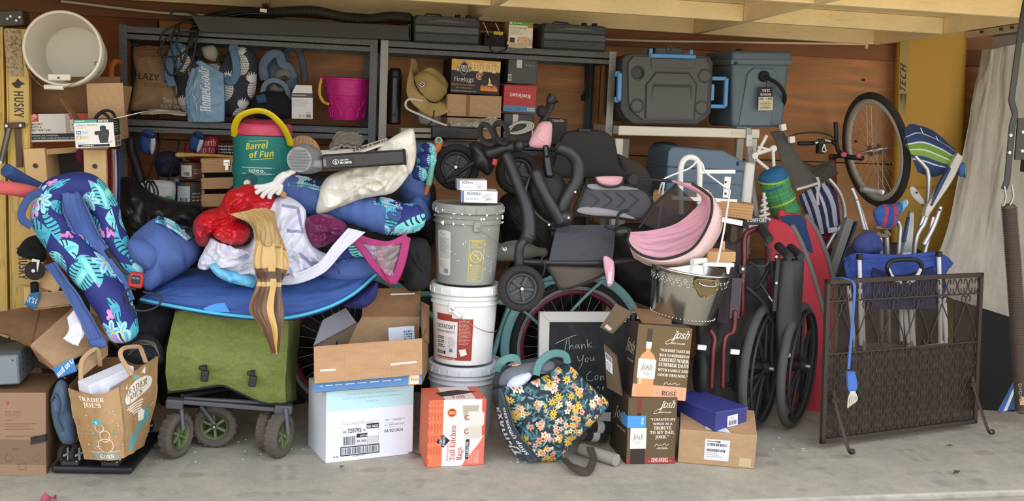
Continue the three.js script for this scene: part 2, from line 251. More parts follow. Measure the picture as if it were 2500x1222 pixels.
// tilt-up garage door, open overhead: cream boards round plywood sheets
const creamTex=dataTex(512,512,(x,y)=>{let k=1+.05*tn(x,y,512,8)+.03*tn(x,y*3,512,60,2),s=tn(x,y*4,512,22,5);if(s>.6)k*=.96;return[240*k,220*k,176*k];});
const creamM=mat(0xffffff,{map:creamTex,roughness:.65});
const door=new THREE.Group();door.name='door_1';door.userData.kind='structure';scene.add(door);
{
const yb=1.945,x0=-1.72,x1=3.44,zb=-5.86,zf=-3.55,slope=.035,Y=(z)=>yb+(z-zb)*slope,d=[];
const member=(n,g)=>part(door,n,g,creamM);
const tiltB=(g,z)=>{const p=g.attributes.position;for(let i=0;i<p.count;i++)p.setY(i,p.getY(i)+Y(p.getZ(i))-yb);g.computeVertexNormals();return g;};
// cross boards, the nearest last; between the ribs
const ribs=[-1.7,-.13,.965,2.27,x1-.035];
for(const[k,z]of[-5.86,-5.18,-4.42,-3.62].entries())for(let i=0;i<ribs.length-1;i++)member('cross_board',tiltB(bx(ribs[i]+.02,ribs[i+1]-.02,yb,yb+.085,z-.035,z),z));
for(const[i,x]of ribs.entries())member('rib',tiltB(bx(x-.019,x+.019,yb-.002,yb+.088,zb-.01,zf),0));
for(let i=0;i<ribs.length-1;i++)member('plywood_panel',tiltB(bx(ribs[i]+.001,ribs[i+1]-.001,yb+.086,yb+.1,zb-.03,zf),0));
const rail=[[2283,73],[2500,34]].map(([x,y])=>y);
// steel angle under the right edge of the door
part(door,'steel_angle',tiltB(bx(x1-.05,x1-.012,yb-.035,yb-.006,-5.0,zf),0),mat(0xb9ab92,{roughness:.5,metalness:.3}));
for(const z of[-4.85,-4.7,-4.62,-4.5])part(door,'bolt',disc([0,0,0].length?V(x1-.055,Y(z)-.02,z):0,V(1,0,0),.008,.012,10),mat(0x3b352e,{roughness:.5}));
// latch rod along the back of the door
const rodM=mat(0xe8dcc0,{roughness:.5});
part(door,'latch_rod',tube([[150,3,-5.9],[415,33,-5.9],[700,45,-5.92],[1100,72,-5.92],[1500,97,-5.92],[1800,103,-5.9],[2118,108,-5.88]],.007,{n:60}),rodM);
part(door,'latch_end',rod([[2115,117,-5.88],[2117,100,-5.88],[2131,108,-5.87],[2134,97,-5.86],[2168,99,-5.84],[2180,95,-5.83]],.009),rodM);
}
// ---------- shelving ----------
const hammerTex=dataTex(512,512,(x,y)=>{const s=tn(x,y,512,150),t=tn(x,y,512,60,3),k=76+38*s+12*t+(rnd()-.5)*26;return[k,k*1.02,k*1.03];});
const hammerM=mat(0xffffff,{map:hammerTex,roughness:.45,metalness:.35});
const hammerLightM=mat(0xd8d8d4,{map:dataTex(512,512,(x,y)=>{const s=tn(x,y,512,140),k=160+44*s+(rnd()-.5)*30;return[k,k*.99,k*.96];}),roughness:.45,metalness:.35});
const boardM=mat(0x5a4f44,{roughness:.8});
const SF=-5.5,SB=-5.94;
function rack(x0,x1,ytop,label,right){
const t=thing('shelving_unit',label,'shelf');
const ys=[ytop,right?1.33-.045:1.335,.86,.42,.06];
const lt=right?hammerLightM:hammerM;
for(const[x,z,m]of[[x0,SF,right?hammerLightM:hammerM],[x1,SF,right?hammerLightM:hammerM],[x0,SB,hammerM],[x1,SB,hammerM]]){
const s=z===SF?-1:1,e=x===x0?1:-1;
part(t,'upright',[boxUV(box(.038,ytop+.02,.003,x+e*.019,(ytop+.02)/2,z,.001),4),boxUV(box(.003,ytop+.02,.038,x,(ytop+.02)/2,z+s*.019,.001),4)],m);
}
for(const y of ys){
for(const z of[SF,SB]){const s=z===SF?-1:1;part(t,'beam',[boxUV(box(x1-x0-.006,.026,.003,(x0+x1)/2,y-.004,z+s*.004,.001),4),boxUV(box(x1-x0-.006,.003,.03,(x0+x1)/2,y-.028,z+s*.02,.001),4),boxUV(box(x1-x0-.006,.024,.003,(x0+x1)/2,y-.036,z+s*.006,.001),4),boxUV(box(x1-x0-.006,.006,.012,(x0+x1)/2,y+.01,z+s*.006,.001),4)],hammerM);}
for(const x of[x0,x1])part(t,'side_beam',boxUV(box(.003,.05,SF-SB,x+(x===x0?.004:-.004),y-.02,(SF+SB)/2,.001),4),hammerM);
part(t,'shelf_board',boxUV(box(x1-x0-.012,.012,SF-SB-.012,(x0+x1)/2,y+.002,(SF+SB)/2,.001),1),boardM);
}
return t;
}
const xa=at(290,90,SF).x,xb=at(922,110,SF).x,xc=at(930,110,SF).x,xd=at(1505,130,SF).x;
const YT=1.78,YM=1.335,YM2=1.285,YL=.86;
rack(xa,xb,YT,'dark hammered-grey steel shelving unit with the pineapple-print bag on its middle shelf');
rack(xc,xd,YT,'dark grey steel shelving unit with pale speckled posts, holding a straw hat and firelogs',true);
// ---------- left side: ladder, bucket, boxes ----------
M.fiber=mat(0xffffff,{map:dataTex(256,512,(x,y)=>{const k=1+.06*tn(x,y,256,4)+.04*tn(x*4,y*.5,256,40,2);const d=tn(x,y,256,12,5)>.4?.85:1;return[222*k*d,190*k*d,104*k*d];}),roughness:.5});
{
const t=thing('step_ladder','yellow fibreglass step ladder folded upright at the left wall','ladder'),z=-4.95;
const stick=print(64,160,(g,w,h)=>{g.fillStyle='#b9a989';g.fillRect(0,0,w,h);for(let i=0;i<260;i++){g.fillStyle=`rgba(${60 + rnd() * 120},${45 + rnd() * 80},${20 + rnd() * 40},.35)`;g.beginPath();g.arc(rnd()*w,rnd()*h,rnd()*5,0,7);g.fill();}});
part(t,'rail',[fboxG([26,830,z],[80,830,z],[12,68,z],.03),fboxG([26,830,z+.006],[30,830,z+.006],[12,68,z+.006],.05),fboxG([76,830,z+.006],[80,830,z+.006],[58,68,z+.006],.05)],M.fiber);
part(t,'rail',[fboxG([-40,830,z-.02],[20,830,z-.02],[-52,55,z-.02],.03),fboxG([15,830,z+.0],[20,830,z],[6,55,z],.05)],M.fiber);
part(t,'top_cap',fboxG([-60,68,z+.01],[60,62,z+.01],[-60,28,z+.01],.12,.008),mat(0x4a4845,{roughness:.5,metalness:.3}));
for(const[x,y]of[[18,46],[26,40],[40,50],[48,42]])part(t,'rivet',disc([x,y,z+.012],V(0,0,1),.005,.006,10),M.alu);
part(t,'warning_sticker',fboxG([17,186,z+.007],[57,186,z+.007],[15,72,z+.007],.001,.0003),stick);
const husky=print(64,256,(g,w,h)=>{g.fillStyle='#d9bb70';g.fillRect(0,0,w,h);g.fillStyle='#3c3527';g.beginPath();g.moveTo(20,62);g.lineTo(8,40);g.lineTo(22,30);g.lineTo(30,12);g.lineTo(42,30);g.lineTo(56,40);g.lineTo(40,50);g.lineTo(36,66);g.fill();g.translate(16,78);g.rotate(Math.PI/2);txt(g,'HUSKY',0,0,46,'#3c3527','sans-serif','left',160);});
part(t,'printed_mark',uvFit(plate([[0,0],[1,0],[1,1],[0,1]],.001,0).scale(.075,.2,1)).applyMatrix4(new THREE.Matrix4().compose(at(24,300,z+.008),camera.quaternion.clone().slerp(new THREE.Quaternion(),.85),V(1,1,1))),husky);
part(t,'printed_mark',uvFit(plate([[0,0],[1,0],[1,1],[0,1]],.001,0).scale(.07,.19,1)).applyMatrix4(new THREE.Matrix4().compose(at(36,694,z+.008),camera.quaternion.clone().slerp(new THREE.Quaternion(),.85),V(1,1,1))),husky);
const br=mat(0x5e4a3c,{roughness:.5,metalness:.5});
part(t,'spreader_bracket',fboxG([10,314,z+.04],[60,312,z+.04],[10,300,z+.04],.02),br);
part(t,'spreader_arm',fboxG([40,408,z+.02],[56,408,z+.02],[42,312,z+.02],.006),br);
part(t,'spreader_arm',cyl([22,312,z+.045],[2,398,z+.045],.012),mat(0x77756d,{roughness:.45,metalness:.6}));
for(const[x,y]of[[16,307],[50,306],[2,396]])part(t,'rivet',disc([x,y,z+.052],V(0,0,1),.006,.01,10),M.alu);
}
{
const f=frame([66,347,-4.98],[290,343,-4.98],[66,278,-4.98]),w=f.w,h=f.h,d=.3;
const t=thingAt('cardboard_box','open brown vacuum carton with a white printed front under the tilted white bucket','box',f);
const pr=print(1024,320,(g,W0,H0)=>{
g.fillStyle='#e9e7e2';g.fillRect(0,0,W0,H0);g.fillStyle='#c9502c';g.fillRect(55,0,90,90);g.save();g.translate(62,84);g.rotate(-.6);txt(g,'THE',6,-50,22,'#fff');txt(g,'HOME',-2,-26,30,'#fff');txt(g,'DEPOT',-6,0,30,'#fff');g.restore();
txt(g,'BUCKET',58,130,34,'#2b2b2b');txt(g,'INTO A',58,164,34,'#2b2b2b');txt(g,'WET/DRY VAC',58,198,34,'#2b2b2b');g.fillStyle='#222';g.fillRect(30,226,560,70);txt(g,'WARNING: VAC POWERHEAD,',48,256,22,'#ddd');txt(g,'1 1/4" x 4\' HOSE, FLOOR KIT and GADGET NOZZLE.',48,284,22,'#ddd','sans-serif','left',520);
g.fillStyle='#b7b2aa';g.fillRect(440,0,150,226);g.fillStyle='#c23a2e';g.beginPath();g.ellipse(600,18,120,24,0,0,7);g.fill();g.fillRect(490,30,230,40);g.fillStyle='#eee3da';g.fillRect(490,70,230,130);txt(g,'MULTI',520,105,36,'#b3322a','serif');txt(g,'PURPOSE',505,142,36,'#b3322a','serif');txt(g,'BUCKET',515,180,36,'#b3322a','serif');paperNoise(g,W0,H0);
});
const c=.004;
const fg=faceUV(new RoundedBoxGeometry(w,h,c,1,.0015),w,h,c).translate(w/2,h/2,-c/2);part(t,'front_panel',fg,[M.kraft,M.kraft,M.kraft,M.kraft,pr,M.kraft]);
part(t,'side_panel',box(c,h,d,c/2,h/2,-d/2),M.kraft);part(t,'side_panel',box(c,h,d,w-c/2,h/2,-d/2),M.kraft);
part(t,'back_panel',box(w,h,c,w/2,h/2,-d),M.kraft);part(t,'bottom_panel',box(w,c,d,w/2,c/2,-d/2),M.kraft);
part(t,'flap',rot(box(w,.16,c,0,.08,0),4,0,0).translate(w/2,h,-.16),M.kraftDark);part(t,'flap',rot(box(.004,.12,.28,0,.06,0),0,0,-14).translate(w,h,-.16),M.kraft);
part(t,'inner_tray',box(w-.02,c,d-.02,w/2,h-.02,-d/2),M.kraftDark);
}
{
const t=thing('bucket','empty white plastic bucket tipped on its side, open mouth facing out','bucket');
const a=at(152,118,-4.82),b=at(190,138,-5.2),ax=b.clone().sub(a),L=.33;ax.normalize();
const R=.152,wp=mat(0xe2ddcf,{roughness:.45});
const prof=[[0,L-.004],[.122,L-.004],[.126,L-.014],[.147,.012],[.145,.004],[.148,0],[.155,.0],[.158,.005],[.158,.018],[.154,.022],[.154,.03],[.158,.033],[.158,.038],[.153,.042],[.153,.075],[.156,.078],[.156,.083],[.151,.088],[.135,L-.012],[.13,L],[0,L]];
part(t,'shell',along(lathe(prof,64),a,ax),wp);
const lug=part(t,'handle_lug',fboxG([116,197,-4.80],[172,197,-4.80],[116,180,-4.80],.02,.006),wp);part(lug,'lug_hole',disc([143,190,-4.797],V(0,0,1),.004,.004,10),M.black);
const hw=part(t,'handle_wire',tube([[63,157,-4.86],[72,178,-4.8],[90,200,-4.76],[110,212,-4.75],[152,214,-4.75],[180,203,-4.77],[208,188,-4.82],[228,170,-4.9]],.0022),M.wire);
part(hw,'handle_grip',cyl([108,212,-4.75],[155,214,-4.75],.01),wp);
const mark=mat(0x6a6660);for(const[x,y]of[[236,158],[240,170],[210,195]])part(t,'print_mark',along(new THREE.TorusGeometry(.012,.002,6,16).rotateX(Math.PI/2),[x,y,-4.9],V(.9,.2,.5)),mark);
}
M.intexSide=print(128,160,(g,w,h)=>{g.fillStyle='#26332f';g.fillRect(0,0,w,h*.6);g.fillStyle='#c8bfae';g.fillRect(0,h*.6,w,h*.4);lines(g,10,14,90,5,9,4,'#b9c3be');g.fillStyle='#6a5644';for(let i=0;i<4;i++){g.fillRect(10+(i%2)*58,h*.63+(i>>1)*28,46,24);}});
{
const f=frame([184,362,-4.72],[282,359,-4.72],[182,292,-4.72]),pr=print(512,384,(g,w,h)=>{
g.fillStyle='#ecebe7';g.fillRect(0,0,w,h);g.fillStyle='#58a794';g.fillRect(0,0,300,46);g.fillStyle='#222';g.fillRect(298,0,w-298,48);txt(g,'INTEX',312,42,46,'#fff','sans-serif','left',190);txt(g,'Quick-Fill',24,34,26,'#d7efe8','sans-serif','left');txt(g,'Inflador Eléctrico',30,92,36,'#3c3c3c','sans-serif','left',280,false);txt(g,'110-120V~AC',30,120,22,'#777','sans-serif','left',180,false);
g.fillStyle='#3b8cc2';g.fillRect(28,150,60,48);g.fillStyle='#dfeef6';g.fillRect(38,168,40,16);g.fillStyle='#c9a46a';g.fillRect(28,216,60,48);g.fillStyle='#fff';g.fillRect(42,226,30,28);lines(g,96,158,90,3,9,5,'#6f93a8');lines(g,96,224,90,3,9,5,'#b39b6d');
g.fillStyle='#34373a';g.beginPath();g.ellipse(370,110,40,24,0,0,7);g.fill();g.fillRect(330,110,80,40);g.beginPath();g.moveTo(280,160);g.lineTo(440,140);g.lineTo(446,190);g.lineTo(420,320);g.lineTo(320,322);g.lineTo(300,200);g.fill();g.fillStyle='#50545a';g.fillRect(312,205,110,12);g.fillRect(318,290,100,12);g.fillStyle='#2a2c2e';g.beginPath();g.ellipse(282,186,26,28,0,0,7);g.fill();g.strokeStyle='#1a1a1a';g.lineWidth=6;g.beginPath();g.moveTo(420,330);g.lineTo(480,300);g.stroke();
g.fillStyle='#26282a';g.fillRect(40,336,400,34);lines(g,80,348,240,1,12,10,'#e6e6e6');lines(g,30,312,110,1,10,6,'#999');paperNoise(g,w,h);
});
const t=carton('pump_box','small white and green air pump box with its flaps open, on the pine trestle','box',f,.16,{pz:pr,px:M.intexSide,py:M.kraftDark});
part(t,'flap',rot(box(.15,.15,.003,0,.075,0),-6,0,0).translate(f.w-.05,f.h,-.15),M.kraft);part(t,'flap',rot(box(.003,.1,.13,0,.05,0),0,0,28).translate(.0,f.h,-.08),M.kraftDark);part(t,'flap',rot(box(.12,.003,.13,.06,0,0),0,0,12).translate(f.w,f.h,-.07),M.white);
solo('pump_cable','coiled black pump cable looped over the open pump box','cord',tube([[232,288,-4.72],[240,278,-4.73],[252,271,-4.73],[266,270,-4.74],[276,276,-4.76],[281,289,-4.74],[270,292,-4.75],[262,283,-4.74],[250,275,-4.75],[238,283,-4.76],[233,292,-4.79]],.006),M.blackMatte);
}
{
const t=thing('wooden_trestle','pale pine trestle with bolted end boards under the pump box','trestle'),z=-4.85,bolt=mat(0x3a2418,{roughness:.5});
for(const[a,b,c]of[[[66,480],[119,478],[52,363]],[[208,520],[263,520],[207,364]]]){const p=part(t,'end_board',fboxG([...a,z],[...b,z],[...c,z],.04,.005),M.pine);}
part(t,'side_rail',fboxG([112,378,z-.03],[265,366,z-.3],[110,364,z-.03],.03),M.pine);
part(t,'side_board',fboxG([119,478,z],[150,470,z-.25],[108,364,z],.02),M.pine);
for(const[x,y]of[[87,404],[232,405]]){const bo=part(t,'bolt',disc([x,y,z+.002],V(0,0,1),.009,.01,14),bolt);part(bo,'washer',torus([x,y,z+.003],V(0,0,1),.009,.0025,16,6),M.wire);}
part(t,'leg',fboxG([75,850,z-.02],[108,850,z-.02],[66,478,z-.02],.05),M.pine);part(t,'leg',fboxG([220,860,z-.02],[262,860,z-.02],[208,520,z-.02],.05),M.pine);
}
solo('orange_hose','short orange hose end curving up behind the brown boxes by the shelf post','hose',tube([[275,225,-5.4],[273,200,-5.4],[271,180,-5.4],[273,160,-5.42],[282,150,-5.44],[294,152,-5.495]],.014),mat(0xb0602c,{roughness:.6}));
{const t=thing('striped_windsock','red white and blue striped fabric hanging beside the shelf post','flag',null);for(const[x,c]of[[266,0x8b2532],[276,0xd8d4d0],[284,0x2d3f7c]])part(t,'stripe',patch([[[x-5,364,-5.0],[x-5,440,-5.0],[x-4,520,-5.0]],[[x+5,364,-4.99],[x+5,440,-4.98],[x+5,520,-4.99]]],{thick:.01,nu:6,nv:12,wr:.004}),M.cloth(c));}
solo('fabric_bundle','dark red fabric bundle tucked behind the pine end boards','cloth',puff([[188,366],[204,366],[207,385],[204,405],[193,400],[186,385]],-5.0,.03),M.cloth(0x6d1f30));
solo('grey_board','dark grey board standing behind the pine trestle boards','board',fboxG([128,520,-5.2],[210,520,-5.2],[128,368,-5.2],.02),mat(0x3a3733));
{
const noodle=(name,label,pts,r,m)=>{const t=thing(name,label,'pool noodle');part(t,'foam_body',sweep(pts,r,{n:30,m:24,cap:.1}),m);};
const fo=(c)=>mat(c,{roughness:.95,bumpMap:concTex,bumpScale:.002});
noodle('pool_noodle','red foam pool noodle reaching in from the left edge',[[-60,455,-4.35],[20,459,-4.42],[80,470,-4.5],[130,484,-4.62]],.027,fo(0xd0605e));
noodle('pool_noodle','blue foam pool noodle poking up behind the red one',[[16,415,-4.55],[50,436,-4.62],[100,462,-4.7],[150,485,-4.78]],.027,fo(0x39548c));
}
// ---------- left shelving unit: what stands on it ----------
const half=(x0,x1,y,z)=>at(x0,y,z).distanceTo(at(x1,y,z))/2;
const ring=(f,n=24)=>Array.from({length:n},(_,i)=>f((i/n)*Math.PI*2));
const planar=(g)=>uvFit(g);
// a turned body standing upright whose texture's middle faces the camera
function barrel(prof,o,seg=64){const g=lathe(prof,seg),p=pt(o);g.rotateY(Math.PI+Math.atan2(-p.x,-p.z)+Math.PI);g.rotateY(Math.PI);g.translate(p.x,p.y,p.z);return g;}
const strip=(pts,w,th,m,o={})=>sweep(pts,1,{n:Math.max(12,pts.length*8),m:8,wide:w/2,flat:th/2,cap:false,...o});
{
const t=thing('paper_bag','crumpled brown paper grocery bag at the left end of the middle shelf','bag');
const pr=print(512,640,(g,w,h)=>{g.fillStyle='#a3825f';g.fillRect(0,0,w,h);paperNoise(g,w,h,200,.1);g.save();g.translate(60,330);g.rotate(.06);txt(g,'LAZY',10,0,84,'#3a3d3a','sans-serif','left',210);txt(g,'ACRES',250,4,96,'#3a3d3a','sans-serif','left',300);txt(g,'natural market',70,60,60,'#6e5038','serif','left',380,false);g.restore();txt(g,'live healthy',300,545,62,'#d8d2c8','serif','left',260);txt(g,'EAT WELL',270,600,58,'#d8d2c8','sans-serif','left',280);});
part(t,'paper_body',planar(puff([[328,116],[352,112],[380,116],[420,112],[452,118],[460,180],[458,240],[455,270],[400,273],[350,271],[321,268],[326,220],[333,180],[327,150]],-5.72,.07,.07,{n:96,k:12,fold:.014,wr:.02,wf:12,seed:3,pow:.35,c:[390,195]})),pr);
part(t,'crumpled_rim',planar(patch([[[330,116,-5.66],[334,128,-5.65],[338,140,-5.65]],[[360,112,-5.64],[364,120,-5.63],[366,136,-5.64]],[[400,112,-5.64],[398,122,-5.62],[398,136,-5.64]],[[440,112,-5.66],[438,122,-5.65],[436,134,-5.65]]],{thick:.003,wr:.02,wf:5,fold:.008,nu:30,nv:12})),M.kraftDark);
solo('paper_sheet','crumpled white paper lying under the brown paper grocery bag','paper',patch([[[340,275,-5.6],[345,279,-5.5]],[[380,266,-5.6],[382,277,-5.5]],[[430,270,-5.6],[432,279,-5.5]],[[455,274,-5.6],[455,280,-5.5]]],{wr:.02,wf:5,nu:20,nv:8,thick:.002}),M.white);
}
const pineTex=(()=>tex(1024,1024,(g,w,h)=>{
g.fillStyle='#2c2d38';g.fillRect(0,0,w,h);
const pineapple=(x,y,s,a)=>{g.save();g.translate(x,y);g.rotate(a);g.scale(s,s);g.fillStyle='#d9dad7';for(let k=-3;k<=3;k++)for(let q=0;q<2;q++){g.save();g.translate(k*5,-62-q*18);g.rotate(k*.28);g.beginPath();g.moveTo(-9,10);g.quadraticCurveTo(-6,-34,5,-58+Math.abs(k)*8);g.quadraticCurveTo(6,-20,9,10);g.fill();g.restore();}g.beginPath();g.ellipse(0,18,52,76,0,0,7);g.fill();g.strokeStyle='#595b66';g.lineWidth=3;for(let r=-4;r<=4;r++){g.beginPath();g.ellipse(0,18+r*17,52*Math.sqrt(Math.max(0,1-(r/4.6)**2)),4,0,0,Math.PI);g.stroke();for(let k=-4;k<=4;k++){g.beginPath();g.moveTo(k*11+(r&1)*5,12+r*17);g.lineTo(k*11+(r&1)*5,22+r*17);g.stroke();}}g.restore();};
for(let r=0;r<6;r++)for(let c=0;c<6;c++)pineapple(c*185+(r&1)*92,r*190+60,1.0,(rnd()-.5)*.7);
}))();
{
const t=thing('shopping_bag','blue and navy pineapple-print shopping bag full of things on the middle shelf','bag');
pineTex.repeat.set(.55,.5);const side=mat(0xffffff,{map:pineTex,roughness:.8});
const g1=planar(puff([[415,130],[432,112],[458,112],[480,150],[545,150],[563,116],[600,114],[624,130],[627,175],[622,230],[600,266],[580,282],[550,284],[460,280],[447,270],[432,240],[425,200],[414,170]],-5.62,.1,.1,{n:96,k:12,fold:.02,wr:.03,wf:9,seed:1,pow:.35,c:[525,215]}));
part(t,'bag_body',g1,side);
const fr=print(384,640,(g,w,h)=>{g.fillStyle='#7fa2c0';g.fillRect(0,0,w,h);g.strokeStyle='#3e5a78';g.lineWidth=12;g.strokeRect(4,4,w-8,h-8);g.save();g.translate(250,520);g.rotate(-Math.PI/2);txt(g,'HomeGoods',0,0,118,'#e6ecee','serif','left',470);g.restore();g.strokeStyle='#e6ecee';g.lineWidth=5;g.beginPath();g.moveTo(120,540);g.bezierCurveTo(150,500,110,440,125,380);g.bezierCurveTo(70,330,90,300,110,260);g.lineTo(130,200);g.stroke();});
part(t,'front_panel',patch([[[455,205,-5.51],[452,240,-5.49],[460,300,-5.49]],[[478,150,-5.53],[478,225,-5.47],[482,299,-5.46]],[[510,158,-5.53],[515,230,-5.45],[515,299,-5.45]],[[548,180,-5.52],[550,235,-5.46],[549,297,-5.46]]].map((r)=>r),{thick:.004,wr:.012,fold:.008,wf:6,nu:40,nv:50,seed:4}),fr);
const stp=M.cloth(0x57789a);
part(t,'handle',strip([[420,210,-5.53],[412,180,-5.52],[418,140,-5.52],[432,112,-5.55],[444,130,-5.56],[436,170,-5.54]],.045,.004,0,{up:V(.2,0,1)}),stp);
part(t,'handle',strip([[548,190,-5.52],[566,200,-5.5],[577,180,-5.5],[575,145,-5.5],[568,116,-5.53],[580,112,-5.55]],.04,.004,0,{up:V(.2,0,1)}),stp);
solo('plastic_bag','black plastic bag bulging out of the pineapple-print shopping bag','bag',puff([[446,128],[470,118],[490,118],[494,140],[480,142],[455,140]],-5.58,.05,.04,{wr:.02,wf:14}),M.blackMatte);
solo('paper_roll','white paper packet sticking out of the pineapple-print bag','paper',puff([[490,118],[520,110],[534,130],[530,150],[500,142]],-5.62,.03,.03,{fold:.01,wr:.02,wf:14}),M.cloth(0xa8a698));
solo('cable_ball','dark wound cable in the mouth of the pineapple-print bag','cable',[0,1,2,3].map((i)=>torus([545,147,-5.56-i*.01],V(rr(-.5,.5),rr(-.5,.5),1),.028,.006,24,8)),M.black);
}
{
const t=thing('backpack','slate blue backpack with looped straps against the plywood behind the white box','backpack');
const m=M.cloth(0x5f7388),m2=M.cloth(0x77766f);
part(t,'pack_body',puff([[640,160],[655,135],[680,128],[705,145],[720,170],[728,210],[715,250],[660,255],[645,220]],-5.76,.08,.08,{fold:.02,wr:.03,wf:14,seed:8,n:80}),m);
part(t,'shoulder_strap',strip([[646,195,-5.66],[642,160,-5.64],[660,134,-5.62],[680,132,-5.63],[690,155,-5.65],[705,165,-5.66],[716,190,-5.68]],.05,.012,0,{up:V(0,.3,1)}),m);
part(t,'shoulder_strap',strip([[693,150,-5.7],[700,120,-5.74],[715,116,-5.76],[728,122,-5.76],[740,160,-5.76],[744,200,-5.75]],.035,.008,0,{up:V(0,0,1)}),M.cloth(0x4a5a6c));
for(const[x,y]of[[690,183],[678,215]])part(t,'pocket_flap',puff([[x-22,y],[x-12,y-15],[x+10,y-16],[x+22,y-2],[x+16,y+10],[x-16,y+12]],-5.67,.035,.02,{wr:.01,wf:14}),m2);
part(t,'loop_webbing',strip([[640,228,-5.62],[648,205,-5.6],[668,196,-5.59],[690,204,-5.6],[702,222,-5.62],[705,245,-5.62]],.026,.006,0,{up:V(0,0,1)}),M.cloth(0x71818f));
for(const[x,y]of[[695,192],[683,206]])part(t,'buckle',torus([x,y,-5.62],V(0,0,1),.012,.004,20,8),M.charcoal);
const b=thing('fabric_bag','black fabric bag with a blue clip slumped on the shelf below the backpack','bag');
part(b,'bag_body',puff([[612,262],[618,240],[640,224],[670,222],[700,232],[712,255],[708,287],[660,290],[625,287]],-5.62,.1,.08,{fold:.03,wr:.04,wf:14,seed:2,n:80}),M.cloth(0x17181b));
const cl=part(b,'clip',fboxG([628,254,-5.52],[652,250,-5.52],[627,232,-5.52],.02,.006),mat(0x24415e));for(let i=0;i<4;i++)part(cl,'clip_rib',fboxG([631+i*5,248,-5.515],[633+i*5,248,-5.515],[630+i*5,236,-5.515],.006,.001),mat(0x3f6b93));
}
{
const f=frame([712,290,-5.56],[764,291,-5.56],[712,226,-5.56]);
const pr=print(256,320,(g,w,h)=>{g.fillStyle='#e8e6e2';g.fillRect(0,0,w,h);g.fillStyle='#4d4f4f';g.fillRect(0,0,w,58);lines(g,10,24,220,1,10,12,'#ddd');lines(g,14,76,200,6,11,5,'#999');bars(g,170,260,64,40,16);g.strokeStyle='#555';g.lineWidth=4;g.strokeRect(90,268,22,26);g.beginPath();g.arc(140,282,12,0,7);g.stroke();txt(g,'LIGHTBULB',172,246,15,'#555','sans-serif','left',60);});
const sd=print(128,320,(g,w,h)=>{g.fillStyle='#dfddd8';g.fillRect(0,0,w,h);g.fillStyle='#4d4f4f';g.fillRect(0,0,w,58);g.fillStyle='#33211a';g.fillRect(66,100,20,150);g.fillRect(40,160,16,90);});
const t=carton('carton','small white carton with a grey stripe standing beside the pink bucket','box',f,.11,{pz:pr,px:sd,py:M.white,nx:M.white});
const sh=plate([[.002,0],[f.w-.002,0],[f.w-.004,.042],[.022,.042]],.1,.001);sh.rotateX(-20*D);part(t,'gabled_top',sh.translate(0,f.h,-.004),M.white);
}
{
const t=thing('toy_bucket','pink plastic beach bucket with castle relief and a yellow handle','bucket'),z=-5.66,o=at(846,292,z),R1=half(784,902,190,z),R0=half(806,888,290,z),hh=at(842,190,z).y-o.y,pk=mat(0xc92583,{roughness:.35});
const rAt=(y)=>mix(R0,R1-.004,y/hh);
part(t,'shell',place(lathe([[0,.004],[R0-.006,.004],[R0,0],[rAt(hh*.55),hh*.55],[rAt(hh*.55)+.004,hh*.57],[rAt(hh*.6)+.003,hh*.6],[R1-.004,hh-.012],[R1,hh-.012],[R1+.002,hh-.004],[R1-.002,hh],[R1-.008,hh-.004],[R0-.003,.008],[0,.008]],64),o),pk);
const arch=(a0,a1,y0,y1)=>{const p=[];for(let i=0;i<=12;i++){const a=mix(a0,a1,i/12),y=y0+(y1-y0)*Math.sqrt(Math.max(0,1-(i/6-1)**2));p.push(V(o.x+Math.sin(a)*(rAt(y)+.001),o.y+y,o.z+Math.cos(a)*(rAt(y)+.001)));}return tube(p,.0035,{m:6,n:24});};
for(let i=0;i<8;i++){const a=(i/8)*Math.PI*2-.2;part(t,'relief_arch',arch(a,a+.62,.012,hh*.34),pk);part(t,'relief_arch',arch(a+.3,a+.85,hh*.34,hh*.52),pk);part(t,'relief_arch',arch(a,a+.5,hh*.82,hh*.74),pk);}
part(t,'handle',sweep([[786,190,z+.02],[781,210,z+.03],[781,232,z+.04],[790,248,z+.05],[802,254,z+.07]],.006,{n:30,wide:1.3,flat:.7}),mat(0xd9b03a,{roughness:.45}));
part(t,'handle_pivot',disc([787,192,z+.02],V(-1,0,.4),.012,.012,16),pk);
}
// ---------- below the middle shelf ----------
function waterShoe(label,x,y,s,tiltA){
const t=thing('water_shoe',label,'shoe',null),z=-5.5,R=(dx,dy)=>[x+s*(dx*Math.cos(tiltA)-dy*Math.sin(tiltA)),y+s*(dx*Math.sin(tiltA)+dy*Math.cos(tiltA))];
part(t,'upper',puff([R(-20,-8),R(-12,-27),R(6,-29),R(18,-18),R(20,8),R(8,28),R(-10,29),R(-20,12)],z,.045,.03),M.cloth(0x2f4f93));
part(t,'lining',puff([R(8,-16),R(15,-16),R(20,0),R(17,22),R(10,30),R(6,12)],z+.035,.015,.01),M.cloth(0xd3d6da));
part(t,'strap',strip([[...R(-14,-18),z+.03],[...R(4,-14),z+.06],[...R(20,-12),z+.03]],.016,.005,0,{up:V(0,0,1)}),M.cloth(0x1b2c56));
}
waterShoe('blue water shoe with a white lining, nearest the shelf post',361,346,1.0,.05);waterShoe('blue water shoe with a white lining, beside the red bag',480,345,.85,.3);
solo('ribbed_hose','black ribbed hose leaning at the left shelf post','hose',sweep([[318,340,-5.45],[322,370,-5.45],[332,400,-5.44],[342,432,-5.42],[350,470,-5.42]],.022,{n:120,bump:(a,t)=>1+.1*Math.sin(t*300)}),M.black);
solo('fabric_bag','navy fabric bag under the middle shelf, left of the tins','bag',puff([[376,385],[395,370],[430,372],[446,390],[440,425],[410,432],[385,425]],-5.5,.08,.06,{fold:.02,wr:.03,wf:12,seed:12}),M.cloth(0x23283a));
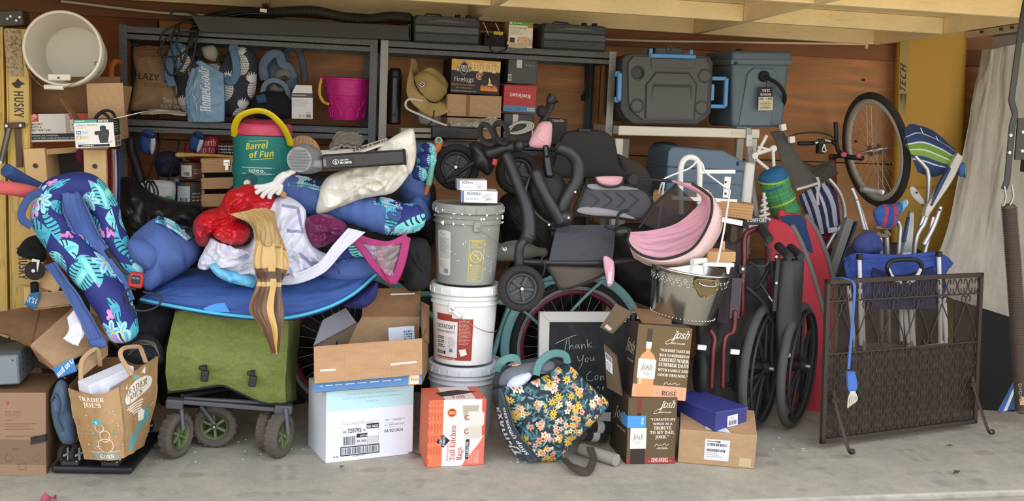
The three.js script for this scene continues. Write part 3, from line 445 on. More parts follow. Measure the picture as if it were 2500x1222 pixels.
for(const[x0,y0,x1,y1]of[[395,330,350,460],[440,340,400,470]])solo('thin_cable',x0<400?'thin black cable hanging between the two blue water shoes':'thin black cable hanging over the navy bag left of the tins','cord',tube([[x0,y0,-5.45],[(x0+x1)/2+6,(y0+y1)/2-10,-5.4],[x1,y1,-5.4]],.005),M.blackMatte,'thin cables under the middle shelf');
solo('snack_bag','crumpled red snack bag with white script lettering under the shelf','bag',planar(puff([[452,350],[475,342],[505,330],[530,335],[533,365],[520,392],[480,395],[452,385]],-5.56,.05,.04,{fold:.012,wr:.02,wf:14})),print(256,192,(g,w,h)=>{g.fillStyle='#9c2a3c';g.fillRect(0,0,w,h);txt(g,'worth',120,70,54,'#e6cfd0','serif','left',120,false);txt(g,'up to',110,120,54,'#e6cfd0','serif','left',120,false);paperNoise(g,w,h,60,.15);}));
solo('newspaper','folded printed paper on the crate behind the green cooler','paper',planar(patch([[[530,352,-5.5],[538,372,-5.45]],[[555,354,-5.5],[556,376,-5.45]],[[585,358,-5.5],[585,378,-5.45]]],{thick:.02,wr:.01,nu:14,nv:8})),print(256,96,(g,w,h)=>{g.fillStyle='#2a2b2d';g.fillRect(0,0,w,h);lines(g,10,10,220,4,14,10,'#d5d5d5');}));
{const t=thing('wooden_paddle','pale wooden paddle lying across the crate under the shelf','paddle');part(t,'shaft',sweep([[436,378,-5.42],[470,378,-5.42],[520,379,-5.42],[575,383,-5.42]],(q)=>mix(.02,.013,sm(0,.5,q)),{n:40,m:14,wide:1,flat:.6}),mat(0xd0ac62,{roughness:.5}));part(t,'grip',sweep([[434,378,-5.42],[446,378,-5.42]],.022,{m:14,flat:.6}),mat(0xd9b873,{roughness:.5}));}
{
const t=thing('wooden_crate','small slatted wooden crate with a metal latch beside the green cooler','crate'),z=-5.36;
part(t,'lid_panel',fboxG([491,422,z],[580,420,z],[491,387,z],.02),M.wood);part(t,'top_board',fboxG([491,388,z],[580,387,z],[498,378,z-.22],.012),M.wood);
for(const[a,b]of[[462,434],[505,474]])part(t,'slat',fboxG([491,a,z],[580,a-2,z],[491,b,z],.016),M.wood);
for(const x of[492,570])part(t,'corner_post',fboxG([x,505,z-.018],[x+8,505,z-.018],[x,424,z-.018],.02),M.wood);
part(t,'side_board',fboxG([491,505,z-.24],[580,505,z-.24],[491,390,z-.24],.01),mat(0x2a1f18));
const la=part(t,'latch',[fboxG([545,406,z+.004],[562,406,z+.004],[545,389,z+.004],.006),fboxG([549,417,z+.01],[559,417,z+.01],[549,396,z+.01],.008)],M.steel);
for(const[x,y]of[[547,391],[560,391],[547,404],[560,404]])part(la,'rivet',disc([x,y,z+.006],V(0,0,1),.002,.004,8),M.steel);
}
function tin(label,x0,x1,y0,y1,z,m){
const t=thing('tin_can',label,'can'),o=at((x0+x1)/2,y1,z),r=half(x0,x1,y0,z),h=at((x0+x1)/2,y0,z).y-o.y;
part(t,'label_wrap',barrel([[r*.985,.004],[r*.985,h-.004]],o),m);part(t,'can_body',place(lathe([[0,0],[r,0],[r*1.01,.004],[r*.97,.007],[r*.97,h-.008],[r*1.01,h-.005],[r,h],[r*.95,h-.003],[0,h-.004]],40),o),mat(0x5a4a40,{roughness:.35,metalness:.6}));
}
const tinPr=(c,c2)=>print(512,160,(g,w,h)=>{g.fillStyle=c;g.fillRect(0,0,w,h);g.fillStyle=c2;g.fillRect(175,20,90,120);bars(g,200,90,50,40,12);lines(g,185,30,70,5,8,4,'#888');lines(g,280,60,120,3,14,8,'#b8a08a');});
tin('small brown tin with a white label, on top of the other tin',438,492,395,436,-5.36,tinPr('#54392e','#c9c9c4'));tin('larger dark tin with a torn pale label, under the brown tin',428,492,442,510,-5.36,tinPr('#3e3a37','#b7c2c4'));
{const t=thing('reusable_bag','white and green shopping bag with black ring print under the shelf','bag');part(t,'bag_body',planar(puff([[325,455],[360,440],[405,440],[428,450],[425,490],[400,510],[340,500]],-5.3,.05,.05,{fold:.02,wr:.02,wf:12})),print(256,160,(g,w,h)=>{g.fillStyle='#bfc3c0';g.fillRect(0,0,w,h);g.fillStyle='#4fae55';g.beginPath();g.arc(110,90,22,0,7);g.arc(215,110,28,0,7);g.fill();g.fillStyle='#222';g.fillRect(0,0,40,160);g.strokeStyle='#1a1a1a';g.lineWidth=12;for(const x of[70,110,130]){g.beginPath();g.ellipse(x,60,22,52,-.3,0,7);g.stroke();}}));}
solo('canvas_bag','small light blue canvas bag between the tins and the green-white bag','bag',puff([[424,440],[436,436],[440,455],[434,470],[424,462]],-5.36,.02),M.cloth(0x5a86ac));
solo('trash_bag','large black plastic trash bag heaped behind the blue pool floats','bag',puff([[282,450],[300,432],[330,440],[370,470],[430,490],[490,500],[500,560],[500,640],[400,660],[320,640],[290,580],[280,500]],-5.2,.16,.1,{fold:.05,wr:.05,wf:9,seed:21,n:150,k:30}),mat(0x1a1b1d,{roughness:.42}));
{const t=thing('drink_cooler','teal round drink cooler with a pink lid and yellow handle','cooler');
const z=-5.08,o=at(640,474,z),R=half(568,714,400,z),T=at(643,330,z).y-o.y,teal='#1f7f7a';
const pr=print(2048,640,(g,w,h)=>{g.fillStyle=teal;g.fillRect(0,0,w,h);g.save();g.translate(800,150);g.rotate(-.1);g.transform(1,0,-.2,1,0,0);txt(g,'Barrel',30,0,92,'#e3dc3a','sans-serif','left',250);txt(g,'of Fun',80,92,92,'#e3dc3a','sans-serif','left',280);g.strokeStyle='#e3dc3a';g.lineWidth=6;g.beginPath();g.moveTo(60,-84);g.lineTo(270,-84);g.moveTo(100,110);g.lineTo(360,110);g.stroke();g.restore();});
part(t,'cooler_body',barrel([[R*.97,.0],[R,T]],o),pr);
part(t,'foot_ring',place(lathe([[0,.001],[R*.9,.001],[R*.965,.008],[R*.97,.02]],48),o),mat(teal));
const be=part(t,'belt',barrel([[R*1.012,T*.34],[R*1.015,T*.52]],o),print(2048,160,(g,w,h)=>{g.fillStyle=teal;g.fillRect(0,0,w,h);g.fillStyle='#dfe9e6';g.fillRect(790,30,370,10);g.fillRect(790,118,110,10);g.fillRect(1010,118,150,10);txt(g,'igloo.',870,104,76,'#e8efec','sans-serif','left',190);txt(g,'3-GALLON',910,132,22,'#dfe9e6','sans-serif','left',96);}));
const lo=V(o.x,o.y+T,o.z);part(t,'cooler_lid',place(lathe([[0,.07],[R*.6,.07],[R*.66,.055],[R*.9,.055],[R*.96,.05],[R*.985,.035],[R*.985,.006],[R*.97,0],[0,0]],64),lo),mat(0xd0476a,{roughness:.45}));
part(t,'handle',sweep([[573,330,z+.06],[574,305,z+.1],[590,281,z+.14],[628,270,z+.16],[660,279,z+.16],[690,308,z+.14],[704,335,z+.11],[709,352,z+.09]],.0125,{n:60,m:14,wide:1.3,flat:.7}),mat(0xe2c91f,{roughness:.4}));
for(let i=0;i<9;i++){const a=.35+i*.09+Math.atan2(-o.x,-o.z)*0;part(be,'belt_rib',rot(box(.006,T*.15,.008,0,0,R*1.012,.002),0,a/D,0).translate(o.x,o.y+T*.425,o.z),mat(teal));}
const sr=part(t,'spigot_recess',along(new THREE.CylinderGeometry(R*.24,R*.24,.012,28),at(610,438,z+R*.92),V(-.15,0,1)),mat(0x145a57));
part(sr,'spigot',along(new THREE.CylinderGeometry(R*.1,R*.12,.04,20),at(604,446,z+R*1.0),V(-.15,0,1)),M.white);
}
// ---------- on top of the racks ----------
{
const t=thing('storage_trough','long black metal trough lying across the top of the shelving','trough');
const z=-5.45;part(t,'front_panel',inF(frame([483,76,z],[1002,99,z],[483,38,z]),(()=>{const f=frame([483,76,z],[1002,99,z],[483,38,z]);return plate([[.01,0],[f.w,0],[f.w,f.h],[-.03,f.h]],.006,.002);})()),mat(0x2b2927,{roughness:.55}));
part(t,'base_panel',fboxG([490,78,z],[1002,99,z],[490,75,z],.22),M.charcoal);part(t,'end_cap',fboxG([997,98,z],[1003,98,z],[997,58,z],.22),M.charcoal);part(t,'back_panel',fboxG([490,84,z-.22],[1000,97,z-.22],[490,46,z-.22],.006),M.charcoal);
}
solo('corrugated_hose','black corrugated hose snaking along the top of the black trough','hose',sweep([[600,30,-5.62],[637,33,-5.6],[711,28,-5.58],[763,27,-5.56],[810,36,-5.54],[860,47,-5.54],[895,49,-5.54],[950,41,-5.54],[990,43,-5.54],[1000,44,-5.54]],.026,{n:420,m:14,bump:(a,t)=>1+.09*Math.sin(t*2*Math.PI*84)}),mat(0x2f2d2b,{roughness:.6}));
{
const t=thing('extension_cord','bundled black extension cords hanging in loops over the rack top','cord');
const r=.0052,m=mat(0x1b1a1a,{roughness:.5});
for(let i=0;i<9;i++){const o=i*4,zz=-5.6+rr(-.05,.09);part(t,'cord_strand',tube([[640+rr(-10,30),24+rr(-8,14),zz],[600,20+o*.7,zz],[545,27+o*.8,zz],[495,40+o,zz+.03],[470,52+o*.6,zz+.05]],r),m);}
part(t,'cord_loop',tube([[470,48,-5.5],[440,45,-5.45],[418,36,-5.44],[425,28,-5.44],[450,27,-5.45],[480,38,-5.46],[500,42,-5.48]],r),m);
for(const[x0,x1,y]of[[424,480,190],[437,470,160],[398,462,190]])part(t,'cord_loop',tube([[478,55,-5.48],[440,58,-5.44],[x0,80,-5.42],[x0-6,110,-5.41],[x0+4,y-30,-5.41],[(x0+x1)/2-10,y-6,-5.41],[x1-12,y-40,-5.41],[x1,95,-5.42],[x1+4,70,-5.46]],r),m);
part(t,'cord_loop',tube([[480,75,-5.43],[420,85,-5.4],[392,112,-5.4],[388,132,-5.4],[405,138,-5.4],[432,138,-5.4],[455,120,-5.4],[470,85,-5.42]],r),m);
for(const x of[468,478])part(t,'cord_tail',tube([[x,78,-5.43],[x+1,95,-5.42],[x,112,-5.42]],r),m);
part(t,'paper_tag',fboxG([634,28,-5.5],[651,31,-5.5],[635,20,-5.5],.001,.0003),M.white);
}
function campStove(label,bl,br,tl){
const f=frame(bl,br,tl),t=thingAt('camp_stove',label,'stove',f,null),w=f.w,h=f.h,d=.26,g1=mat(0x34363a,{roughness:.5}),g2=mat(0x4a4d50,{roughness:.42});
part(t,'body',box(w,h*.94,d,w/2,h*.47,-d/2-.006,.018,3),g1);
part(t,'front_band',plate(rrect(.01,h*.36,w-.02,h*.24,.006),.014,.003).translate(0,0,.004),g2);
const lp=part(t,'lower_panel',plate(rrect(.01,h*.06,w-.02,h*.27,.008),.012,.003).translate(0,0,.003),g1);
const lid=plate([[.004,h*.62],[w-.004,h*.62],[w-.012,h*.86],[w-.03,h*.93],[.03,h*.93],[.012,h*.86]],.016,.004);const lr=part(t,'lid_rim',lid.translate(0,0,.006),g1);
for(const x of[.22,.78])part(lp,'screw',disc(V(w*x,h*.24,.002),V(0,0,1),.005,.006,12),M.black);
for(const y of[.745,.785])part(lr,'vent_line',box(w*(y>.76?.34:.55),.002,.003,w*.5,h*y,.006,.0005),mat(0x8b8d8e));
part(t,'bail_handle',rod([V(w*.18,h*.92,-.05),V(w*.2,h*1.02,-.05),V(w*.43,h*1.0,-.05),V(w*.45,h*.92,-.05)],.0035),M.black);
for(const x of[.68,.84])part(lr,'knob',along(new THREE.CylinderGeometry(.014,.016,.022,20),V(w*x,h*.97,-.06),V(0,1,0)),M.black);
for(const x of[.06,.94])part(t,'foot',box(.02,.012,.2,w*x,.004,-d/2,.003),M.black);
}
campStove('black camp stove case on the rack top, between the hose and the rope light box',[1008,103,-5.47],[1172,111,-5.47],[1008,31,-5.47]);
campStove('black camp stove case on the rack top, right of the rope light box',[1322,119,-5.47],[1481,127,-5.47],[1321,51,-5.47]);
{
const f=frame([1240,115,-5.51],[1300,118,-5.51],[1239,51,-5.51]),pr=print(256,288,(g,w,h)=>{g.fillStyle='#e9e3cf';g.fillRect(0,0,w,h);g.fillStyle='#63a22b';g.fillRect(0,0,w,40);g.fillStyle='#e6e8d6';g.beginPath();g.arc(26,20,13,.6,5.7);g.fill();txt(g,'CE TECH',50,28,22,'#eaf0dc');g.fillStyle='#d2642e';g.fillRect(196,42,56,22);txt(g,'2-ft LED Rope Light',12,78,22,'#59613c','sans-serif','left',180);lines(g,12,92,160,4,10,5,'#8a8b78');g.fillStyle='#2e2a26';g.fillRect(16,180,52,60);g.fillStyle='#c9a58e';g.beginPath();g.ellipse(180,220,90,52,.2,0,7);g.fill();for(let i=0;i<240;i++){g.fillStyle=['#e8d6c4','#b07f66','#f2e9dd'][i%3];g.fillRect(95+rnd()*160,172+rnd()*100,6,4);}});
const t=carton('carton','white and green rope light carton with a torn corner on the rack top','box',f,.12,{pz:pr,nx:M.kraft,px:M.kraftDark,py:M.white});
part(t,'torn_flap',patch([[V(-.005,.03,.004),V(-.01,.0,.012)],[V(.05,.022,.006),V(.05,-.004,.016)],[V(.09,.02,.003),V(.1,.0,.006)]],{thick:.002,wr:.006,nu:10,nv:10}),mat(0xcdbfa2));
}
{const t=thing('power_adapter','black power adapter with a yellow sticker and cord on the rack top','adapter');const z=-5.5;part(t,'adapter_body',fboxG([1182,112,z],[1232,115,z],[1182,80,z],.1,.008),M.blackMatte);part(t,'sticker',fboxG([1205,84,z+.002],[1228,86,z+.002],[1205,76,z+.002],.002,.0005),mat(0xb8a83a));part(t,'cord',tube([[1190,95,z+.01],[1205,88,z+.03],[1215,100,z+.03],[1200,110,z+.04],[1198,122,z+.06],[1212,128,z+.06],[1232,122,z+.05],[1240,110,z+.03]],.004),M.black);for(const[x,y]of[[1180,60],[1210,62]])part(t,'lead',tube([[x,y-5,z-.03],[x+8,y+12,z-.02],[x+12,y+24,z]],.002),M.white);}
// ---------- right unit, middle shelf ----------
{const t=thing('thermos','tall black cylindrical thermos beside the straw hat','thermos'),z=-5.58,o=at(961,303,z),r=half(945,979,240,z),h=at(961,166,z).y-o.y;part(t,'bottle_body',place(lathe([[0,0],[r*.92,0],[r,.01],[r,h*.82],[r*.96,h*.85],[0,h*.85]],40),o),mat(0x1e1f21,{roughness:.35}));part(t,'cap',place(lathe([[r*.93,h*.85],[r*.9,h*.93],[r*.7,h],[0,h]],40),o),mat(0x252628,{roughness:.45}));part(t,'collar_ring',torus(V(o.x,o.y+h*.845,o.z),V(0,1,0),r*.98,.004,40,8),M.charcoal);part(t,'emblem',rot(box(.018,.014,.002,0,0,0,.0005),0,0,0).translate(o.x,o.y+.05,o.z+r),M.charcoal);}
{
const t=thing('straw_hat','woven straw sun hat with a black cord, tilted on its brim beside the firelogs box','hat'),o=at(1040,217,-5.58),ax=V(.6,.58,.55).normalize();
const stw=dataTex(256,256,(x,y)=>{const k=1+.26*Math.sin(x*.55+Math.sin(y*.4)*2)+.24*Math.sin(y*.9)+(rnd()-.5)*.4;return[222*k,178*k,114*k];},[6,2]);
const sw=mat(0xffffff,{map:stw,roughness:.8,bumpMap:stw,bumpScale:.003});
const shape=(g)=>{const p=g.attributes.position;for(let i=0;i<p.count;i++){const x=p.getX(i),y=p.getY(i),z=p.getZ(i),r=Math.hypot(x,z),a=Math.atan2(z,x);if(r>.085)p.setXYZ(i,x*1.02,y+.05*sm(.09,.17,r)*Math.cos(2*a)+.012*Math.sin(a*5),z*.98);else p.setXYZ(i,x*(1.12-y*.4),y-(Math.abs(z)<.03&&y>.085?.016*(1-Math.abs(z)/.03):0),z*.88);}g.computeVertexNormals();return g;};
const q=new THREE.Quaternion().setFromUnitVectors(V(0,1,0),ax),tf=(g)=>{g.applyQuaternion(q);g.translate(o.x,o.y,o.z);return g;};
part(t,'brim',tf(shape(lathe([[.08,0],[.1,-.004],[.13,-.002],[.165,.01],[.168,.013],[.165,.016],[.13,.004],[.1,.002],[.08,.005]],72))),sw);
part(t,'crown',tf(shape(lathe([[.084,.0],[.083,.03],[.08,.06],[.076,.085],[.066,.098],[.045,.104],[.02,.1],[0,.098]],72))),sw);
part(t,'band_cord',tf(torus(V(0,.008,0),V(0,1,0),.09,.003,60,6)),M.blackMatte);
part(t,'patch',fboxG([1021,208,-5.45],[1032,216,-5.45],[1029,196,-5.45],.003,.0006),print(64,64,(g)=>{g.fillStyle='#d9d4d6';g.fillRect(0,0,64,64);g.strokeStyle='#7d4a54';g.lineWidth=6;g.strokeRect(3,3,58,58);g.fillStyle='#1c1c2c';g.fillRect(12,14,40,14);g.fillRect(12,36,40,14);}));
}
{
const f=frame([1099,226,-5.52],[1219,233,-5.52],[1102,142,-5.52]),pr=print(640,448,(g,w,h)=>{
g.fillStyle='#26221f';g.fillRect(0,0,w,h);const gr=g.createLinearGradient(0,0,w,0);gr.addColorStop(0,'#d8a348');gr.addColorStop(1,'#d9ae62');g.fillStyle=gr;g.fillRect(0,0,w,150);g.fillStyle='#e7c98c';for(let i=0;i<7;i++)g.fillRect(250+i*56,30+(i%3)*16,48,100);g.fillStyle='#9c7636';for(let i=0;i<20;i++)g.fillRect(256+(i%10)*38,60+((i/10)|0)*34,12,20);
g.fillStyle='#1c1a18';g.save();g.translate(165,120);g.rotate(Math.PI/4);g.fillRect(-72,-72,144,144);g.strokeStyle='#c9c2b4';g.lineWidth=5;g.strokeRect(-64,-64,128,128);g.restore();txt(g,'FIRST',165,118,56,'#e9e4d9','serif','center',150);txt(g,'STREET',165,162,52,'#e9e4d9','serif','center',180);
txt(g,'Firelogs',40,290,76,'#e8e3da','sans-serif','left',260,false);txt(g,'BURNS UP TO 3 HOURS',14,344,28,'#c8757d','sans-serif','left',310);txt(g,'BURNS CLEANER THAN WOOD',70,380,16,'#a9a59d','sans-serif','left',200);txt(g,'NET WT 2.8 LB (1.27 KG) EACH - TOTAL 16.8 LB',14,424,20,'#c4c0b8','sans-serif','left',320);
g.fillStyle='#e0ddd5';g.beginPath();g.arc(370,210,46,0,7);g.fill();g.fillStyle='#a8442f';g.beginPath();g.arc(370,210,40,0,7);g.fill();txt(g,'6',370,228,54,'#eed9a0','sans-serif','center');g.fillStyle='#14110f';g.beginPath();g.ellipse(500,240,110,70,0,Math.PI,0);g.fill();g.fillStyle='#e1893a';for(let i=0;i<14;i++){g.beginPath();const x=390+i*16;g.moveTo(x,400);g.quadraticCurveTo(x-8,370-rnd()*40,x+6,340-rnd()*30);g.quadraticCurveTo(x+16,380,x+14,400);g.fill();}g.fillStyle='#f0c377';g.beginPath();g.moveTo(480,330);g.quadraticCurveTo(500,270,490,220);g.quadraticCurveTo(530,260,515,300);g.quadraticCurveTo(560,310,540,334);g.fill();paperNoise(g,w,h,40,.06);
});
const dark=mat(0x2a2522,{roughness:.7});carton('firelog_box','black and gold printed firelogs box on top of a plain brown box','box',f,.3,{pz:pr,px:dark,nx:dark,py:dark,ny:dark});
const f2=frame([1091,283,-5.52],[1223,288,-5.52],[1092,229,-5.52]);const t2=carton('cardboard_box','plain brown box under the firelogs box','box',f2,.3,{});part(t2,'seam_tape',box(.02,f2.h,.001,f2.w*.38,f2.h/2,.0005,.0002),M.kraftDark);
carton('cardboard_box','lowest brown box of the stack under the firelogs box','box',frame([1090,344,-5.52],[1222,348,-5.52],[1091,286,-5.52]),.3,{});
}
solo('foil_packet','crinkled silver paper packet lying in front of the brown boxes','packet',patch([[[1098,296,-5.47],[1100,306,-5.44],[1100,318,-5.44]],[[1140,292,-5.46],[1140,302,-5.4],[1141,316,-5.42]],[[1180,291,-5.46],[1182,302,-5.4],[1184,316,-5.42]],[[1212,282,-5.46],[1216,298,-5.43],[1215,312,-5.44]]],{thick:.01,wr:.02,fold:.012,wf:9,nu:24,nv:40}),mat(0xb9b2a4,{roughness:.4,metalness:.2}));
{const t=thing('sound_bar','glossy black bar-shaped device lying in front of the silver packet','speaker');const z=-5.4;part(t,'bar_body',fboxG([1054,338,z],[1168,342,z],[1056,308,z],.07,.008),M.blackGloss);part(t,'top_strip',fboxG([1056,311,z+.002],[1168,314,z+.002],[1056,307,z+.002],.07,.002),M.charcoal);}
for(const[i,lab]of['lowest grey envelope stack beside the black bar device','grey papers on the envelope stack beside the black bar device'].entries())solo('envelope',lab,'paper',fboxG([972+i*6,336-i*14,-5.42],[1053,337-i*14,-5.42],[974+i*4,326-i*14,-5.42],.2,.002),mat([0x8f8878,0x9a9384][i]));
{
const gp=(s)=>print(256,224,(g,w,h)=>{g.fillStyle='#4b4b4b';g.fillRect(0,0,w,h);for(let i=0;i<90;i++){g.fillStyle=`rgba(${rnd() < 0.5 ? '30,30,30' : '100,98,94'},.4)`;g.fillRect(rnd()*w,rnd()*h,20+rnd()*60,2);}g.fillStyle='#c9c6c0';g.fillRect(75,0,46,80);g.fillRect(0,140,32,60);bars(g,4,150,24,40,8);txt(g,'Kwikset',150,60,22,'#8b8b88');});
const gm=gp(),sd=mat(0x3a3937,{roughness:.7});
carton('hardware_box','dark grey lock box, topmost on the red box','box',frame([1239,203,-5.53],[1310,206,-5.53],[1241,143,-5.53]),.22,{pz:gm,px:sd,nx:sd,py:sd},{base:sd});
const red=mat(0xa83036,{roughness:.55});
carton('hardware_box','red and blue lock box with its name upside down, between two grey boxes','box',frame([1228,272,-5.52],[1308,276,-5.52],[1231,206,-5.52]),.22,{pz:print(384,320,(g,w,h)=>{g.fillStyle='#b5383c';g.fillRect(0,0,w,h);g.fillStyle='#4d87b6';g.fillRect(0,246,w,74);g.save();g.translate(318,104);g.rotate(Math.PI+.04);txt(g,'Kwikset',0,0,66,'#ecdcd6','sans-serif','left',250);g.restore();g.fillStyle='#e4e2dc';g.fillRect(284,262,80,38);bars(g,290,268,68,24,12);g.fillStyle='#1e3c66';g.beginPath();g.arc(28,284,9,0,7);g.fill();lines(g,48,278,70,2,8,4,'#2d587f');lines(g,140,270,90,3,8,4,'#2d587f');}),px:red,nx:red,py:red},{base:red});
carton('hardware_box','worn dark grey lock box at the bottom, below the red one','box',frame([1228,348,-5.53],[1300,351,-5.53],[1228,277,-5.53]),.22,{pz:gp(),px:sd,nx:sd,py:sd},{base:sd});
}
{const t=thing('cord_coil','coiled white cord resting against the lowest grey lock box','cord');const m=mat(0xd8d3c6,{roughness:.5});for(let i=0;i<4;i++)part(t,'cord_loop',tube(ring((a)=>[1262+Math.cos(a)*(26+i*2)+i*3,312+Math.sin(a)*(10+i)-Math.cos(a)*6,-5.505+.01*Math.sin(a)+i*.008],10),.005,{closed:true,n:60}),m);part(t,'cord_loop',tube([[1240,322,-5.5],[1262,300,-5.5],[1285,298,-5.5],[1299,315,-5.49],[1299,342,-5.48]],.005),m);}
{const t=thing('lamp','white lamp shade lying under the straw hat with its white cord','lamp');part(t,'shade',puff([[1021,268],[1024,250],[1045,244],[1066,258],[1082,285],[1080,304],[1050,308],[1024,300]],-5.8,.045,.045,{pow:.5}),mat(0xe6e2d8,{roughness:.5}));part(t,'cord',tube([[1030,246,-5.47],[1000,242,-5.46],[990,252,-5.45],[996,266,-5.45],[1030,282,-5.44],[1062,296,-5.43],[1090,306,-5.42]],.006),mat(0xd6d2c8));part(t,'switch_lead',tube([[1060,270,-5.44],[1056,292,-5.44],[1044,305,-5.42],[1022,302,-5.42]],.004),M.black);}
{const t=thing('power_strip','black power strip hanging on the inner back post of the right rack','power strip');const z=-5.86;part(t,'strip_body',fboxG([1428,236,z],[1438,236,z],[1430,160,z],.02,.004),M.black);part(t,'plug',fboxG([1420,246,z+.02],[1430,246,z+.02],[1422,230,z+.02],.02,.004),M.blackMatte);part(t,'lead',tube([[1425,230,z+.02],[1431,200,z+.03],[1430,170,z+.02]],.004),M.black);}
{const bk=mat(0x232325,{roughness:.5});carton('speaker_box','black carton with white lettering behind the pink-padded stroller handle','box',frame([1335,352,-5.42],[1382,354,-5.42],[1335,288,-5.42]),.18,{pz:print(192,288,(g,w,h)=>{g.fillStyle='#262627';g.fillRect(0,0,w,h);txt(g,'rapolio',40,34,40,'#e3e3e3','sans-serif','left',120,false);g.fillStyle='#4a4a4a';for(let i=0;i<5;i++)g.fillRect(10,170+i*22,170,2);}),px:bk,nx:bk,py:bk,ny:bk},{base:bk});}
// ---------- white plastic shelf with coolers ----------
{
const t=thing('plastic_shelf','white moulded plastic shelf holding the two grey coolers','shelf'),z=-5.42,wp=mat(0xe4dfcf,{roughness:.5});
const f=frame([1508,330,z],[1853,338,z],[1508,306,z]);part(t,'shelf_top',inF(f,box(f.w,f.h*.9,.48,f.w/2,f.h/2,-.24,.008)),wp);part(t,'front_lip',inF(f,box(f.w,f.h,.02,f.w/2,f.h/2,0,.008)),wp);
part(t,'logo_badge',inF(f,plate(rrect(f.w*.79,f.h*.3,f.w*.12,f.h*.42,.01),.004,.001).translate(0,0,.013)),mat(0xd9d2bd));
for(const[x,dz]of[[1832,.0],[1504,0],[1800,-.42],[1520,-.42]]){const a=at(x+10,338,z+dz),h0=a.y;part(t,'leg',box(.045,h0,.045,a.x,h0/2,a.z-.03,.006),wp);}
const g=inF(f,box(f.w,.04,.45,f.w/2,-.62,-.24,.006));part(t,'lower_shelf',g,wp);
const s=thing('strap_buckle','grey plastic buckle strap hooked over the white shelf corner','strap'),gm=mat(0xa9a8a3,{roughness:.5});
part(s,'webbing',strip([[1828,312,z+.015],[1829,330,z+.02],[1831,360,z+.02],[1836,420,z+.03],[1842,480,z+.03],[1850,540,z+.02]],.03,.003,0,{up:V(0,0,1)}),gm);part(s,'buckle',[fboxG([1823,344,z+.03],[1837,344,z+.03],[1824,328,z+.03],.012,.003),fboxG([1822,358,z+.034],[1838,358,z+.034],[1822,342,z+.034],.016,.004)],mat(0xd8d6cf,{roughness:.4}));
}
{
const z=-5.4,f=frame([1514,302,z],[1735,305,z],[1518,128,z]),w=f.w,h=f.h,t=thingAt('cooler','charcoal hard cooler on its back, lid with round cup wells facing out and blue handles','cooler',f);
const g1=mat(0x44474a,{roughness:.6}),g2=mat(0x595b5b,{roughness:.65}),bl=mat(0x4f92cf,{roughness:.35});
part(t,'body',box(w*.97,h*.95,.36,w/2,h/2,-.2,.05,4),g1);
const out=[[.05*w,.09*h],[.14*w,0],[.84*w,0],[.95*w,.08*h],[w,.18*h],[w,.9*h],[.95*w,.985*h],[.88*w,h],[.1*w,h],[.03*w,.97*h],[0,.9*h],[0,.2*h]];
const ld=part(t,'lid',plate(out,.04,.008),mat(0x383b3e,{roughness:.55}));
const inn=[[.14*w,.16*h],[.24*w,.06*h],[.8*w,.06*h],[.9*w,.14*h],[.94*w,.22*h],[.95*w,.86*h],[.9*w,.95*h],[.12*w,.95*h],[.06*w,.86*h],[.08*w,.3*h]];
const wells=[[.17,.72],[.9,.7],[.17,.26],[.88,.25]].map(([x,y])=>{const p=new THREE.Path();p.absarc(x*w,y*h,.066*w,0,Math.PI*2);return p;});
part(ld,'lid_panel',plate(inn,.014,.003,[wells[0],wells[2]]).translate(0,0,.012),g2);
for(const[x,y]of[[.17,.72],[.9,.7],[.17,.26],[.88,.25]])part(ld,'cup_well',torus(V(x*w,y*h,.012),V(0,0,1),.066*w,.005,40,8),g1);
for(const[x,y]of[[.9,.7],[.88,.25]])part(ld,'well_disc',disc(V(x*w,y*h,.012),V(0,0,1),.06*w,.004,40),g2);
const c=(m)=>[[.26*w+m,.08*h],[.26*w+m,.56*h],[.36*w+m*.5,.735*h-m],[.72*w-m*.5,.735*h-m],[.81*w-m,.58*h],[.8*w-m,.08*h]];part(ld,'panel_groove',plate(c(-.004),.006,.001).translate(0,0,.0145),mat(0x2f3133));part(ld,'raised_panel',plate(c(.004),.012,.003).translate(0,0,.019),g2);
part(ld,'slot',[plate(rrect(.33*w,.53*h,.42*w,.04*h,.003),.006,.001).translate(0,0,.022),plate([[.32*w,.36*h],[.335*w,.53*h],[.32*w,.53*h]],.004,0).translate(0,0,.0215),plate([[.755*w,.36*h],[.755*w,.53*h],[.74*w,.53*h]],.004,0).translate(0,0,.0215)],mat(0x393b3b));
part(ld,'brow_panel',plate([[.31*w,.8*h],[.77*w,.8*h],[.79*w,.93*h],[.3*w,.93*h]],.012,.003).translate(0,0,.018),g2);
part(t,'latch',box(.3*w,.05,.14,.5*w,1.03*h,-.06,.012,2),g1);part(t,'latch_bar',[box(.5*w,.024,.024,.54*w,.965*h,.014,.006),box(.02,.05,.02,.3*w,1.0*h,.006,.004),box(.02,.05,.02,.74*w,1.0*h,.006,.004)],bl);part(t,'latch_oval',torus(V(.5*w,1.06*h,.016),V(0,0,1),.016,.003,24,6).scale(1.0,1,1),g2);
part(t,'carry_handle',[box(.026,.4*h,.026,-.012,.52*h,.0,.008),box(.03,.03,.03,-.02,.7*h,-.015,.006),box(.03,.03,.03,-.02,.34*h,-.015,.006)],bl);
part(t,'carry_handle',[box(.024,.42*h,.028,1.16*w,.47*h,-.01,.008),box(.17*w,.022,.026,1.08*w,.67*h,-.015,.006),box(.17*w,.022,.026,1.08*w,.27*h,-.015,.006),box(.02,.24*h,.02,1.01*w,.47*h,-.01,.006)],bl);
}
